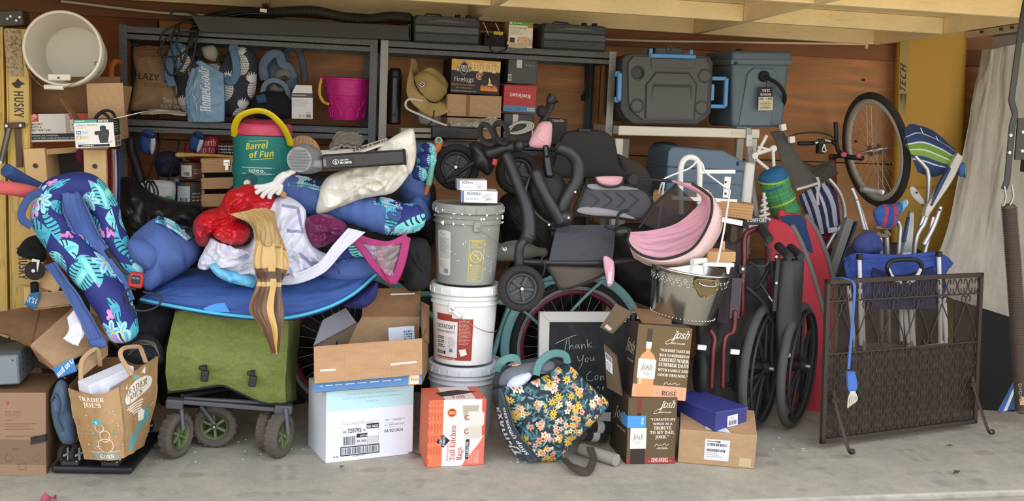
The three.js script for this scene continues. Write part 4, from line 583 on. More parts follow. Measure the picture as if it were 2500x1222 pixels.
{
const z=-5.4,f=frame([1787,310,z],[1912,310,z],[1785,152,z]),w=f.w,h=f.h,t=thingAt('cooler','slate blue upright hard cooler with a black rope handle and hang tag','cooler',f);
const m1=mat(0x596b79,{roughness:.5}),m2=mat(0x61737f,{roughness:.5}),d=.34;
const bod=new RoundedBoxGeometry(w,h,d,3,.022),p=bod.attributes.position;for(let i=0;i<p.count;i++){const k=(p.getY(i)/h+.5),s=1+.12*k;p.setX(i,p.getX(i)*s);p.setZ(i,p.getZ(i)*(1+.08*k));}bod.computeVertexNormals();bod.translate(w/2,h/2,-d/2);part(t,'body',bod,m1);
part(t,'lid',box(w*1.17,.055,d*1.14,w*.505,h+.034,-d/2,.02,3),m1);part(t,'lid_lip',box(w*1.19,.03,d*1.12,w*.505,h+.003,-d/2,.008,2),m2);
part(t,'recess_panel',plate([[.12*w,.03*h],[.24*w,.83*h],[.36*w,.92*h],[.72*w,.9*h],[.8*w,.82*h],[.74*w,.02*h]],.012,.004).rotateX(3.4*D).translate(0,0,.006),m2);
const hz=.03;const hh=part(t,'handle_hub',along(new THREE.CylinderGeometry(.028,.03,.02,32),V(.54*w,.79*h,hz),V(0,0,1)),M.blackMatte);part(hh,'hub_cap',torus(V(.54*w,.79*h,hz+.012),V(0,0,1),.016,.004,28,8),M.charcoal);
part(t,'rope_handle',sweep([V(.56*w,.78*h,hz+.01),V(.78*w,.66*h,hz+.03),V(.94*w,.48*h,hz+.01),V(1.03*w,.3*h,-.06),V(.98*w,.12*h,-.1)],.014,{n:50,m:12,wide:1.1,flat:.7}),M.blackMatte);
const tg=frame([1845,270,z+.07],[1876,273,z+.07],[1842,217,z+.07]);const ht=part(t,'hang_tag',inF({o:V(.42*w,.26*h,.05),q:new THREE.Quaternion().setFromEuler(new THREE.Euler(0,0,.02)),w:0,h:0},faceUV(new RoundedBoxGeometry(.28*w,.36*h,.003,1,.001),.28*w,.36*h,.003).translate(.14*w,.18*h,0)),[M.black,M.black,M.black,M.black,print(192,288,(g,W0,H0)=>{g.fillStyle='#cfc6ad';g.fillRect(0,0,W0,H0);g.fillStyle='#1c1c1d';g.fillRect(0,0,W0,120);txt(g,'YETI',96,62,50,'#e8e4da','sans-serif','center',120);txt(g,'ROADIE',96,104,40,'#e8e4da','sans-serif','center',150);g.fillStyle='#8e8875';g.fillRect(10,132,172,26);g.fillStyle='#e8e4da';g.beginPath();g.arc(96,146,26,0,7);g.fill();txt(g,'24',96,158,34,'#333','sans-serif','center');txt(g,'THE TICKET TO A',96,190,14,'#555','sans-serif','center',130);txt(g,'DESTINATION',96,212,22,'#444','sans-serif','center',150);txt(g,'IS ALWAYS A GOOD',96,232,14,'#555','sans-serif','center',140);txt(g,'JOURNEY',96,264,32,'#333','sans-serif','center',140);}),M.black]);
part(ht,'tag_loop',tube([V(.54*w,.77*h,hz+.02),V(.55*w,.7*h,.055),V(.55*w,.62*h,.055)],.0025),M.black);
for(const y of[.93])part(t,'hinge_bolt',disc(V(.0*w,y*h+.02,.02),V(0,0,1),.008,.02,16),M.charcoal);part(t,'rear_latch',box(.03,.03,.05,.52*w,h+.07,-.3,.01,2),M.charcoal);
part(t,'foot',box(.06,.012,.03,.2*w,-.002,-.02,.003),m2);
}
{
const z=-5.28,f=frame([1618,530,z],[1806,540,z],[1618,404,z]),w=f.w,h=f.h,t=thingAt('cooler','blue hard cooler with a white end panel below the white plastic shelf','cooler',f),m1=mat(0x5b7388,{roughness:.4}),m2=mat(0x475a6b,{roughness:.45});
part(t,'body',box(w,h,.34,w/2,h/2,-.17,.016,3),m1);
const ld=plate([[0,0],[w*1.0,.0],[w*1.0,.05],[w*.7,.105],[.02,.105],[0,.08]],.33,.008);const l2=part(t,'lid',ld.translate(0,h-.005,-.003),m1);
for(let i=0;i<7;i++)part(l2,'lid_ridge',box(w*.34,.006,.012,w*.24,h+.1,-.04-i*.035,.002),m2);
part(t,'end_panel',box(.06,h+.05,.32,w+.032,h/2+.02,-.16,.02,3),M.white);part(t,'groove',box(w*.98,.006,.004,w/2,h-.002,.001,.001),m2);part(t,'groove',box(w*.98,.005,.004,w/2,h*.72,.001,.001),m2);
part(t,'latch_slot',box(.014,.022,.006,w*.9,h+.036,.0,.003),mat(0x2b3c4c));part(t,'drain_tube',cyl(V(w+.035,-.02,.02),V(w+.035,h*.3,.02),.016),mat(0x8a8a86));part(t,'hinge_pad',puff(ring((a)=>V(.07+Math.cos(a)*.07,h+.1+Math.sin(a)*.02,-.25),12),0,.03,.03),mat(0x232527));
}
// ---------- pool floats with a tropical print ----------
const tropic=(()=>{const t=tex(1024,1024,(g,w,h)=>{
g.fillStyle='#262e78';g.fillRect(0,0,w,h);
const leaf=(x,y,s,a,c1,c2)=>{g.save();g.translate(x,y);g.rotate(a);g.scale(s,s);g.fillStyle=c1;g.beginPath();g.moveTo(0,120);g.bezierCurveTo(-150,90,-120,-80,0,-140);g.bezierCurveTo(120,-80,150,90,0,120);g.fill();g.fillStyle=c2;g.beginPath();g.moveTo(0,110);g.bezierCurveTo(-40,60,-30,-60,0,-120);g.bezierCurveTo(20,-60,15,60,0,110);g.fill();g.strokeStyle='#1c3a5e';g.lineWidth=11;g.lineCap='round';for(let i=-2;i<=3;i++)for(const s of[-1,1]){g.beginPath();g.moveTo(s*34,i*32);g.quadraticCurveTo(s*62,i*32-16,s*(108-Math.abs(i)*9),i*32-10);g.stroke();}g.restore();};
const flower=(x,y,s)=>{g.save();g.translate(x,y);g.rotate(rnd()*6);g.scale(s,s);for(let i=0;i<6;i++){g.rotate(Math.PI/3);g.fillStyle='#a8dff0';g.beginPath();g.ellipse(0,-40,19,38,0,0,7);g.fill();g.fillStyle='#5fb0d8';g.beginPath();g.ellipse(0,-34,5,26,0,0,7);g.fill();g.strokeStyle='#f0b63c';g.lineWidth=5;g.beginPath();g.moveTo(0,0);g.lineTo(8,-26);g.stroke();}g.fillStyle='#f2c64a';g.beginPath();g.arc(0,0,10,0,7);g.fill();g.restore();};
const wrap=(f)=>{for(const dx of[-w,0,w])for(const dy of[-h,0,h]){g.save();g.translate(dx,dy);f();g.restore();}};
const L=[];for(let i=0;i<18;i++)L.push([(i%4)*256+rr(-60,60),((i/4)|0)*205+rr(-50,50),rr(.85,1.15),rnd()*6.28,['#62c7cf','#4fb4c9','#86d9d6'][i%3],['#8fe3dc','#3f9fc2','#5cc4d2'][i%3]]);
L.forEach((l)=>wrap(()=>leaf(...l)));
for(let i=0;i<14;i++){const x=rnd()*w,y=rnd()*h,s=rr(1,1.35),k=_s;wrap(()=>{_s=k;flower(x,y,s);});}
for(let i=0;i<13;i++){const x=rnd()*w,y=rnd()*h,k=_s;wrap(()=>{_s=k;for(let j=0;j<6;j++){g.fillStyle=j%2?'#d57fc0':'#e79bd0';g.beginPath();g.arc(x+rr(-38,38),y+rr(-38,38),rr(12,18),0,7);g.fill();}});}
});t.wrapS=t.wrapT=THREE.RepeatWrapping;return t;})();
const tropicM=(rx,ry)=>{const t=tropic.clone();t.repeat.set(rx,ry);t.needsUpdate=true;return mat(0xffffff,{map:t,roughness:.75});};
const fBlue=M.cloth(0x4a629e,{roughness:.85}),fSeam=M.cloth(0x3d528a),wr3=(a,t)=>1+.05*Math.sin(t*60+Math.sin(a*12))*Math.sin(a*9)+.04*noise(a*8,t*9,3);
{
const t=thing('pool_float','horseshoe pool float with tropical leaf print leaning at the left, blue inner panel','pool float'),z=-4.42;
part(t,'printed_tube',sweep([[300,806,z+.1],[284,760,z+.1],[262,716,z+.09],[226,668,z+.07],[184,622,z+.04],[142,575,z],[116,525,z-.03],[122,486,z-.06],[152,460,z-.08],[192,453,z-.09],[228,468,z-.1],[252,505,z-.09],[266,550,z-.07],[280,595,z-.05],[304,632,z-.03],[328,654,z-.02]],(q)=>mix(.072,.056,sm(.3,.6,q))*(.86+.14*sm(0,.1,q)),{n:150,m:36,bump:wr3,cap:.8}),tropicM(.85,1.7));
part(t,'inner_panel',patch([[[150,470,z-.03],[160,520,z+.02],[190,580,z+.06],[232,650,z+.09],[272,705,z+.11],[295,740,z+.12]],[[172,462,z-.04],[188,520,z-.02],[215,575,z+.02],[255,640,z+.07],[292,695,z+.1],[312,735,z+.12]],[[192,468,z-.03],[215,520,z+.02],[236,568,z+.04],[272,622,z+.06],[310,685,z+.1],[330,730,z+.11]]],{thick:.012,nu:40,nv:20,wr:.01,wf:4}),fBlue);
part(t,'side_panel',patch([[[108,648,z+.06],[140,690,z+.1],[165,730,z+.13],[195,785,z+.15],[215,830,z+.15]],[[128,640,z+.09],[158,682,z+.13],[190,725,z+.16],[222,778,z+.17],[246,822,z+.17]]],{thick:.012,nu:30,nv:10,wr:.006}),fBlue);
part(t,'bottom_flap',puff([[216,826],[240,812],[262,838],[245,850],[222,844]],z+.14,.015,.015),fBlue);
part(t,'carry_strap',strip([[104,466,z-.02],[75,480,z+.02],[55,510,z+.04],[55,535,z+.04],[78,552,z+.03]],.03,.006,0,{up:V(.5,0,1)}),fSeam);
}
{
const t=thing('battery_gauge','red and black hand gauge with a looped black cord lying on the printed float','gauge'),z=-4.22,f=frame([310,701,z],[347,706,z],[314,662,z]);
part(t,'case',inF(f,box(f.w,f.h,.035,f.w/2,f.h/2,-.012,.014,3)),mat(0xb23034,{roughness:.4}));part(t,'face',inF(f,plate(rrect(f.w*.2,f.h*.3,f.w*.6,f.h*.55,.006),.004,.001).translate(0,0,.008)),M.black);for(const x of[.36,.62])part(t,'indicator',inF(f,ball(V(f.w*x,f.h*.66,.008),.006,1.3,.8,.5)),mat(0x52717c,{roughness:.2}));
part(t,'cord',tube([[330,706,z],[316,704,z+.01],[303,720,z+.01],[308,742,z],[335,757,z],[365,756,z],[388,743,z],[394,728,z-.01],[380,718,z-.02],[350,712,z-.03]],.0045,{n:80}),M.black);part(t,'plug_lead',tube([[312,668,z],[296,655,z],[282,636,z],[270,620,z]],.007),M.black);part(t,'plug',cyl([274,628,z],[258,608,z],.012,.01,12),M.blackMatte);
}
{
const t=thing('pool_float','folded plain blue pool float with a leaf-print strip, left of the white sheet','pool float'),z=-4.5;
part(t,'cushion',puff([[314,592],[332,566],[385,530],[432,552],[468,578],[489,600],[484,632],[452,660],[405,690],[362,708],[348,690],[352,660],[322,628]],z,.14,.1,{n:90,k:14,wr:.02,wf:9,seed:5,c:[405,610]}),fBlue);
part(t,'folded_lobe',puff([[312,596],[322,582],[360,585],[392,610],[388,640],[372,660],[350,652],[320,628]],z+.1,.07,.05,{wr:.01}),fBlue);part(t,'front_lobe',puff([[352,668],[372,642],[394,612],[402,640],[400,680],[372,706],[352,700]],z+.1,.06,.05),fBlue);
part(t,'print_strip',patch([[[385,527,z+.03],[380,535,z+.08]],[[410,533,z+.05],[402,543,z+.1]],[[440,550,z+.05],[432,560,z+.1]],[[470,576,z+.03],[462,584,z+.07]]],{thick:.012,nu:8,nv:24}),tropicM(.8,.15));
for(const p of[[[382,533,z+.11],[355,565,z+.15],[345,580,z+.15]],[[395,540,z+.13],[432,585,z+.16],[452,625,z+.13],[448,660,z+.06]]])part(t,'seam',tube(p,.004,{m:6}),fSeam);
}
{const t=thing('moving_dolly','black carpeted moving dolly on end with a caster, behind the printed float','dolly'),z=-4.62;part(t,'carpet_pad',puff([[42,612],[60,585],[85,574],[106,582],[112,628],[98,640],[70,632],[46,622]],z,.05,.04,{wr:.03,wf:40,seed:9}),mat(0x1b1b1d,{roughness:1}));part(t,'caster_bracket',[fboxG([72,660,z+.06],[92,664,z+.06],[66,628,z+.06],.004),fboxG([76,668,z+.02],[94,668,z+.02],[68,628,z+.02],.004)],M.alu);part(t,'caster_wheel',disc([85,660,z+.05],V(.25,0,1),.038,.024,36),M.rubber);part(t,'axle_nut',disc([81,660,z+.07],V(.25,0,1),.008,.012,6),M.alu);part(t,'rail_board',fboxG([92,700,z],[140,716,z],[96,655,z],.03),M.pine);part(t,'pole',cyl([84,690,z+.03],[88,770,z],.016),M.blackMatte);part(t,'cross_board',fboxG([60,850,z-.03],[120,850,z-.03],[60,700,z-.03],.03),M.pine);}
// ---------- lower left cartons and bags ----------
const panel=(c,thick=.004,o={})=>patch([[c[0],c[3]],[c[1],c[2]]],{nu:6,nv:6,thick,tension:0,...o});
const primeM=(s)=>print(256,96,(g,w,h)=>{g.fillStyle='#3d7cb4';g.fillRect(0,0,w,h);g.save();g.translate(w/2,h/2);g.rotate(s);txt(g,"it's on prime",0,16,46,'#e8edf0','sans-serif','center',230);g.restore();});
{const t=thing('cardboard_flap','torn brown carton piece with a blue printed edge under the float','box');part(t,'flap_panel',panel([[82,716,-4.5],[165,708,-4.5],[176,742,-4.42],[84,754,-4.4]],.005,{wr:.01}),M.kraft);part(t,'blue_tape',panel([[72,716,-4.49],[98,712,-4.48],[86,752,-4.38],[60,742,-4.4]],.004),print(128,96,(g)=>{g.fillStyle='#3f80b8';g.fillRect(0,0,128,96);txt(g,"It's o",20,66,44,'#e8edf0','sans-serif','left',100);}));}
{
const t=thing('cardboard_box','open brown carton lying tilted with blue tape along its flap','box');
part(t,'front_panel',panel([[72,843,-4.32],[183,745,-4.55],[268,828,-4.4],[130,902,-4.2]],.005),M.kraft);part(t,'top_flap',patch([[[-60,766,-4.5],[-60,802,-4.28]],[[20,756,-4.54],[20,818,-4.28]],[[100,742,-4.6],[74,845,-4.31]],[[183,745,-4.56],[76,846,-4.315]]].slice(0,3),{thick:.005,wr:.01,nu:10,nv:20}),M.kraftDark);
part(t,'top_panel',panel([[95,745,-4.6],[185,738,-4.6],[183,746,-4.555],[73,844,-4.33]],.004),M.kraftDark);part(t,'side_panel',panel([[183,745,-4.56],[300,800,-4.75],[310,860,-4.6],[266,828,-4.41]],.004),M.kraft);part(t,'inner_panel',panel([[-50,800,-4.55],[74,846,-4.5],[128,902,-4.45],[-20,880,-4.5]],.004),mat(0x3a2c20));part(t,'lower_flap',panel([[74,846,-4.315],[132,900,-4.195],[160,925,-4.2],[95,880,-4.31]],.004),M.kraftDark);
part(t,'prime_tape',panel([[128,900,-4.19],[178,872,-4.23],[188,905,-4.2],[142,922,-4.16]],.003),primeM(2.9));part(t,'under_flap',panel([[186,890,-4.22],[262,838,-4.38],[264,866,-4.38],[200,920,-4.2]],.004),M.kraft);
}
solo('paper_sheet','crumpled white paper sheet leaning on the tilted brown carton','paper',patch([[[164,775,-4.3],[168,806,-4.26],[154,826,-4.24]],[[183,755,-4.33],[186,800,-4.28],[172,836,-4.22]],[[196,774,-4.32],[200,806,-4.26],[188,843,-4.22]],[[214,796,-4.3],[206,816,-4.27],[191,842,-4.23]]],{thick:.003,wr:.012,wf:4,nu:20,nv:20}),mat(0xebe9ea));
{const f=frame([-70,944,-4.28],[49,938,-4.28],[-70,870,-4.28]),gm=mat(0x6f757a,{roughness:.5});const t=carton('metal_box','dull grey metal box resting on the brown carton at the left edge','box',f,.26,{},{base:gm,r:.008});part(t,'front_plate',plate(rrect(.006,.006,f.w-.012,f.h-.012,.008),.004,.001).translate(0,0,.003),mat(0x7d858a,{roughness:.45}));part(t,'rivet',disc(V(f.w-.02,f.h-.02,.004),V(0,0,1),.003,.003,10),M.black);for(let i=0;i<8;i++)part(t,'side_vent',box(.002,.008,.012,f.w+.001,f.h*.4+(i%4)*.022,-.06-((i/4)|0)*.07,.0008),M.charcoal);}
{
const f=frame([-75,1162,-4.245],[113,1159,-4.245],[-75,957,-4.245]);f.o.y=.001;const pr=print(640,640,(g,w,h)=>{g.fillStyle='#9a795f';g.fillRect(0,0,w,h);paperNoise(g,w,h,120,.08);g.fillStyle='#b0473c';g.beginPath();g.moveTo(322,96);g.quadraticCurveTo(302,80,316,56);g.quadraticCurveTo(320,70,328,62);g.quadraticCurveTo(344,84,322,96);g.fill();txt(g,'MODEL - MODELO:',300,150,15,'#5a4636');txt(g,'820-0023',300,180,30,'#8b5c44');txt(g,'40,000 BTU',300,215,12,'#5a4636');for(const y of[235,255,275,330])lines(g,300,y,280,1,9,5,'#5f4a3a');g.fillStyle='#836550';g.beginPath();g.moveTo(0,360);g.lineTo(300,352);g.lineTo(520,368);g.lineTo(640,350);g.lineTo(640,560);g.lineTo(0,540);g.fill();g.strokeStyle='#5f4938';g.lineWidth=4;for(const x of[330,560]){g.beginPath();g.arc(x,500,30,0,7);g.stroke();}g.strokeRect(410,545,60,45);g.strokeStyle='rgba(60,45,30,.5)';g.strokeRect(360,425,50,12);});
const t=carton('cardboard_box','large dusty brown carton on the floor with a small red flame mark','box',f,.3,{pz:pr,px:M.kraftDark,py:M.kraftDark});part(t,'dark_tape',patch([[V(f.w*.8,.155,.004),V(f.w*.8,.125,.004)],[V(f.w*.97,.165,.004),V(f.w*.97,.135,.004)],[V(f.w+.004,.166,-.006),V(f.w+.004,.138,-.006)]],{thick:.002,nu:4,nv:8}),mat(0x2a2621,{roughness:.5}));
}
{const t=thing('denim_bag','faded blue denim bag slumped between the brown carton and the paper bag','bag');part(t,'bag_body',puff([[124,978],[143,928],[166,940],[178,1000],[186,1050],[181,1082],[153,1080],[132,1034]],-4.3,.05,.06,{fold:.015,wr:.02,wf:16,seed:3}),M.cloth(0x5c7087,{bumpMap:weave,bumpScale:.001}));part(t,'hem',tube([[126,976,-4.27],[134,962,-4.25],[144,984,-4.24],[140,1020,-4.24],[152,1050,-4.24]],.006,{m:6}),M.cloth(0x495b70));}
{
const t=thing('wheeled_platform','black plastic wheeled platform upside down on the floor under the paper bag','dolly'),a=onY(124,1158),b=onY(322,1161),dir=b.clone().sub(a).normalize(),w=b.distanceTo(a),f={o:a,q:new THREE.Quaternion().setFromUnitVectors(V(1,0,0),dir)};
const g=(q)=>q.applyMatrix4(new THREE.Matrix4().compose(f.o,f.q,V(1,1,1)));
part(t,'deck',g(box(w,.03,.46,w/2,.02,-.23,.012,2)),M.black);for(const[x,z]of[[.22,-.035],[.72,-.035],[.25,-.4],[.78,-.4]]){part(t,'wheel_mount',g(box(.07,.016,.05,w*x,.042,z,.004)),M.charcoal);for(const s of[-.022,.022]){part(t,'wheel',g(disc(V(w*x+s,.075,z),V(1,0,.4),.036,.018,32)),M.rubber);part(t,'hub_cross',[g(rot(box(.003,.05,.009,.0105,0,0,.001),0,-21).translate(w*x+s,.075,z)),g(rot(box(.003,.009,.05,.0105,0,0,.001),0,-21).translate(w*x+s,.075,z))],mat(0xbdbdb8));}for(const s of[-.025,.025])part(t,'bolt',g(disc(V(w*x+s,.051,z+.02),V(0,1,0),.005,.004,10)),M.alu);}
}
{
const t=thing('paper_bag','brown paper grocery bag with a snowman print and twisted handles holding white boxes','bag');
const mk=(w,h,d)=>print(w,h,(g)=>{g.fillStyle='#a98459';g.fillRect(0,0,w,h);paperNoise(g,w,h,70,.08);d(g);});
const tj=(g,x,y,s)=>{txt(g,'TRADER',x,y,46*s,'#efe7da','serif','left',190*s);txt(g,"JOE'S",x+30*s,y+48*s,50*s,'#efe7da','serif','left',140*s);};
const fp=mk(384,512,(g)=>{tj(g,90,62,.95);g.strokeStyle='#efe7da';g.lineWidth=5;g.beginPath();g.arc(225,330,42,0,7);g.stroke();g.beginPath();g.ellipse(220,400,62,50,0,0,7);g.stroke();g.beginPath();g.arc(195,268,32,0,7);g.stroke();g.fillStyle='#5aa3a8';g.fillRect(155,198,66,50);txt(g,'S',175,238,34,'#d9ece6');g.strokeStyle='#4d8d8d';g.lineWidth=6;for(const[x,y,d]of[[160,330,-1],[280,320,1]]){g.beginPath();g.moveTo(x,y);g.lineTo(x+d*36,y-30);g.moveTo(x+d*18,y-14);g.lineTo(x+d*34,y+4);g.stroke();}g.fillStyle='#efe7da';for(let i=0;i<40;i++){g.beginPath();g.arc(rnd()*384,140+rnd()*280,2+rnd()*2,0,7);g.fill();}g.fillStyle='#b7b3a2';g.fillRect(90,446,250,10);g.fillStyle='#8f8f86';g.fillRect(100,460,230,44);txt(g,'CORN',150,498,42,'#efe7da','serif','left',170);});
const sp=mk(384,512,(g)=>{g.fillStyle='#efe7da';g.beginPath();g.ellipse(200,130,140,62,-.1,0,7);g.fill();g.save();g.translate(90,120);txt(g,'TRADER',0,10,54,'#7d5a38','serif','left',210);txt(g,"JOE'S",40,54,50,'#7d5a38','serif','left',150);g.restore();for(let i=0;i<5;i++){g.fillRect(80+i*22,205+i*16,190-i*28,10);}g.fillStyle='#5b9d9f';g.beginPath();g.moveTo(60,470);g.lineTo(130,360);g.lineTo(170,420);g.lineTo(300,250);g.lineTo(350,330);g.lineTo(120,490);g.fill();g.fillStyle='#efe7da';g.fillRect(230,290,50,46);g.beginPath();g.moveTo(222,290);g.lineTo(255,262);g.lineTo(288,290);g.fill();g.strokeStyle='#6fa9a5';g.lineWidth=6;g.beginPath();g.moveTo(30,60);g.bezierCurveTo(10,200,90,260,50,400);g.stroke();g.fillStyle='#79b5b0';g.beginPath();g.ellipse(200,44,36,14,.4,0,7);g.fill();g.fillStyle='#f3eee4';for(const[x,y]of[[80,60],[250,36]]){g.beginPath();g.moveTo(x,y);g.lineTo(x+30,y-24);g.lineTo(x+24,y+20);g.fill();}for(let i=0;i<30;i++){g.beginPath();g.arc(rnd()*384,rnd()*512,3,0,7);g.fill();}});
const A=[166,946,-4.2],B=[290,944,-4.1],C=[386,868,-4.4],A0=[206,1120,-4.14],B0=[305,1116,-4.07],C0=[352,1086,-4.33],Dk=[232,872,-4.5],D0=[240,1090,-4.4];
part(t,'front_panel',patch([[A,[182,1030,-4.16],A0],[[200,958,-4.15],[220,1040,-4.1],[240,1122,-4.09]],[[245,962,-4.1],[260,1040,-4.06],[276,1123,-4.06]],[B,[300,1030,-4.06],B0]],{thick:.003,wr:.01,wf:4,nu:30,nv:30}),fp);
part(t,'side_panel',patch([[B,[300,1030,-4.06],B0],[[330,905,-4.22],[330,1000,-4.14],[332,1100,-4.15]],[C,[380,980,-4.34],C0]],{thick:.003,wr:.01,wf:4,nu:30,nv:30,seed:3}),sp);
part(t,'back_panel',panel([[170,940,-4.23],Dk,D0,[208,1116,-4.2]],.003),M.kraftDark);part(t,'back_panel',panel([Dk,C,C0,D0],.003),M.kraftDark);part(t,'bag_base',panel([[206,1120,-4.15],[305,1116,-4.09],C0,D0],.003),M.kraft);
part(t,'handle',strip([[198,952,-4.19],[197,912,-4.2],[200,880,-4.21],[218,860,-4.23],[236,852,-4.25],[242,870,-4.27],[244,893,-4.3]],.018,.003,0,{up:V(0,0,1)}),M.kraft);part(t,'handle',strip([[322,915,-4.17],[306,890,-4.17],[294,866,-4.18],[302,850,-4.2],[338,846,-4.26],[348,862,-4.28],[356,884,-4.3]],.018,.003,0,{up:V(0,0,1)}),M.kraft);
const wb=mat(0xe6e7ee,{roughness:.55});
for(const[i,c]of[[[198,925,-4.2],[240,932,-4.17],[198,985,-4.2]],[[238,931,-4.19],[274,928,-4.18],[239,985,-4.19]]].entries()){const f=frame(c[2],[c[1][0],c[2][1]+4,c[1][2]],c[0]);carton('white_box',['white box in the snowman paper bag, nearest its left handle','white box in the snowman paper bag, beside the bag corner'][i],'box',{...f,q:f.q.clone().multiply(new THREE.Quaternion().setFromEuler(new THREE.Euler(12*D,-22*D,0)))},i?.16:.2,{},{base:wb,r:.003});}
}
solo('trousers','heap of black trousers with pale stitching behind the paper bag','clothes',puff([[275,790],[320,750],[375,735],[430,760],[405,830],[392,880],[340,885],[290,870]],-4.6,.12,.1,{fold:.03,wr:.05,wf:9,seed:31,n:90,k:14}),M.cloth(0x20222b));
{const t=thing('stitched_cloth','folded black cloth with pale seam lines just above the paper bag handles','cloth');part(t,'folded_panel',puff([[300,838],[330,815],[372,818],[398,850],[395,885],[340,890],[300,870]],-4.44,.04,.04,{fold:.01,wr:.02,wf:14}),M.cloth(0x1c1d20));for(let i=0;i<4;i++)part(t,'seam',tube([[312+i*4,866-i*9,-4.39],[345,832-i*4+10,-4.385],[374,834-i*3+10,-4.385],[390-i*2,870-i*6,-4.39]],.0016,{m:5}),M.cloth(0x6d6a60));}
// ---------- green wagon and what is heaped on it ----------
const greenTex=dataTex(256,256,(x,y)=>{const k=1+.10*Math.sin(x*1.6)*Math.sin(y*1.6)+.1*tn(x,y,256,6)+(rnd()-.5)*.16;return[112*k,122*k,62*k];},[6,6]);
const wheel3=(t,name,o,ax,R,w,m1,m2,treads=0)=>{
const q=new THREE.Quaternion().setFromUnitVectors(V(0,1,0),ax.clone().normalize()),c=pt(o),P=[[R*.62,-w/2],[R*.86,-w/2],[R*.97,-w*.4],[R,-w*.2],[R,w*.2],[R*.97,w*.4],[R*.86,w/2],[R*.62,w/2],[R*.62,-w/2]];
const tf=(g)=>{g.applyQuaternion(q);g.translate(c.x,c.y,c.z);return g;};const L=[tf(lathe(P,56))];
for(let i=0;i<treads;i++)for(const s of[-1,1]){const a=((i+(s>0?.5:0))/treads)*2*Math.PI;L.push(tf(rot(box(R*.16,w*.34,R*.05,0,s*w*.22,R*1.0,.002),0,a/D,0)));}
const wh=part(t,name,L,m1);const rim=[tf(lathe([[R*.1,-w*.3],[R*.16,-w*.3],[R*.16,w*.36],[R*.1,w*.36]],24)),tf(lathe([[R*.54,-w*.4],[R*.66,-w*.44],[R*.66,w*.44],[R*.54,w*.4],[R*.54,-w*.4]],40))];
for(let i=0;i<6;i++)rim.push(tf(rot(box(R*.13,w*.3,R*.46,0,w*.18,R*.35,.003),0,i*60,0)));
part(wh,'rim',rim,m2);part(wh,'axle_cap',tf(new THREE.CylinderGeometry(R*.06,R*.06,w*.9,12)),M.alu);
};
{
const t=thing('wagon','green fabric folding wagon with chunky wheels under the blue cover','wagon'),z=-4.42,gm=mat(0xffffff,{map:greenTex,roughness:.95}),fm=mat(0x56565a,{roughness:.5,metalness:.3});
part(t,'front_cloth',patch([[[428,757,z-.03],[415,815,z],[404,884,z+.02],[409,957,z]],[[490,760,z-.02],[480,830,z+.02],[475,892,z+.06],[480,948,z+.02]],[[570,770,z-.02],[565,840,z+.02],[553,900,z+.045],[552,944,z+.02]],[[650,776,z-.02],[645,850,z+.02],[632,905,z+.06],[640,981,z+.02]],[[706,780,z-.03],[702,850,z],[697,915,z+.03],[698,982,z+.01]]],{thick:.012,wr:.016,wf:5,nu:50,nv:50,seed:6,edge:(u,v)=>-.012*Math.exp(-(((u-.62)/.05)**2))*Math.sin(v*12)}),gm);
part(t,'side_cloth',patch([[[706,780,z-.03],[702,850,z],[697,915,z+.02],[698,982,z]],[[735,785,z-.3],[728,850,z-.3],[722,915,z-.3],[725,975,z-.3]]],{thick:.01,wr:.015,nu:24,nv:16}),gm);part(t,'side_cloth',patch([[[470,760,z-.5],[455,930,z-.5]],[[428,757,z-.03],[409,957,z]]],{thick:.01,nu:10,nv:10}),gm);part(t,'top_cover',patch([[[470,745,z-.45],[428,758,z-.03]],[[600,750,z-.45],[570,771,z-.02]],[[730,770,z-.45],[706,781,z-.03]]],{thick:.01,nu:10,nv:10}),gm);
part(t,'hem',tube([[409,958,z+.012],[480,949,z+.03],[536,941,z+.03],[560,947,z+.03],[640,982,z+.03],[698,984,z+.02],[724,976,z-.28]],.004,{m:6}),M.blackMatte);
for(const[x,y]of[[485,893],[602,906]]){const bk=part(t,'buckle',[fboxG([x+3,y+38,z+.085],[x+22,y+40,z+.085],[x+2,y+10,z+.085],.02,.006),fboxG([x,y+10,z+.08],[x+18,y+12,z+.08],[x,y,z+.08],.016,.004)],M.black);part(bk,'strap',fboxG([x+5,y+36,z+.075],[x+17,y+37,z+.075],[x+4,y-4,z+.075],.004,.001),M.blackMatte);}
part(t,'frame_bar',fboxG([424,985,z+.02],[702,1008,z+.02],[424,974,z+.02],.02,.004),fm);for(const[a,b]of[[[445,966,z-.05],[560,948,z-.4]],[[560,972,z-.4],[700,992,z-.05]],[[450,972,z-.02],[690,985,z-.02]]])part(t,'frame_tube',cyl(a,b,.009),fm);
for(const[x,y]of[[402,998],[668,1012]])part(t,'corner_bracket',fboxG([x,y,z+.03],[x+44,y+3,z+.03],[x+4,y-24,z+.03],.05,.008),fm);
const ty=mat(0x5b5249,{roughness:.95}),rm=mat(0x66744a,{roughness:.6});
wheel3(t,'wheel',[430,1046,z+.0],V(.86,0,.5),.092,.055,ty,rm,18);wheel3(t,'wheel',[682,1056,z+.03],V(.88,0,.45),.092,.055,ty,rm,18);wheel3(t,'wheel',[525,1022,z-.12],V(-.1,0,1),.092,.055,ty,rm,18);wheel3(t,'wheel',[652,1046,z-.06],V(.92,0,.3),.088,.05,ty,rm,18);
for(const[x,y,dz]of[[441,1018,.03],[697,1030,.06]])part(t,'fork',cyl([x,y-34,z+dz-.03],[x+6,y+30,z+dz],.01),fm);part(t,'fork',cyl([490,990,z-.08],[523,1034,z-.08],.01),fm);
for(const c of t.children)if(/^wheel/.test(c.name)){c.geometry.computeBoundingBox();c.position.y=-c.geometry.boundingBox.min.y+.001;}
}
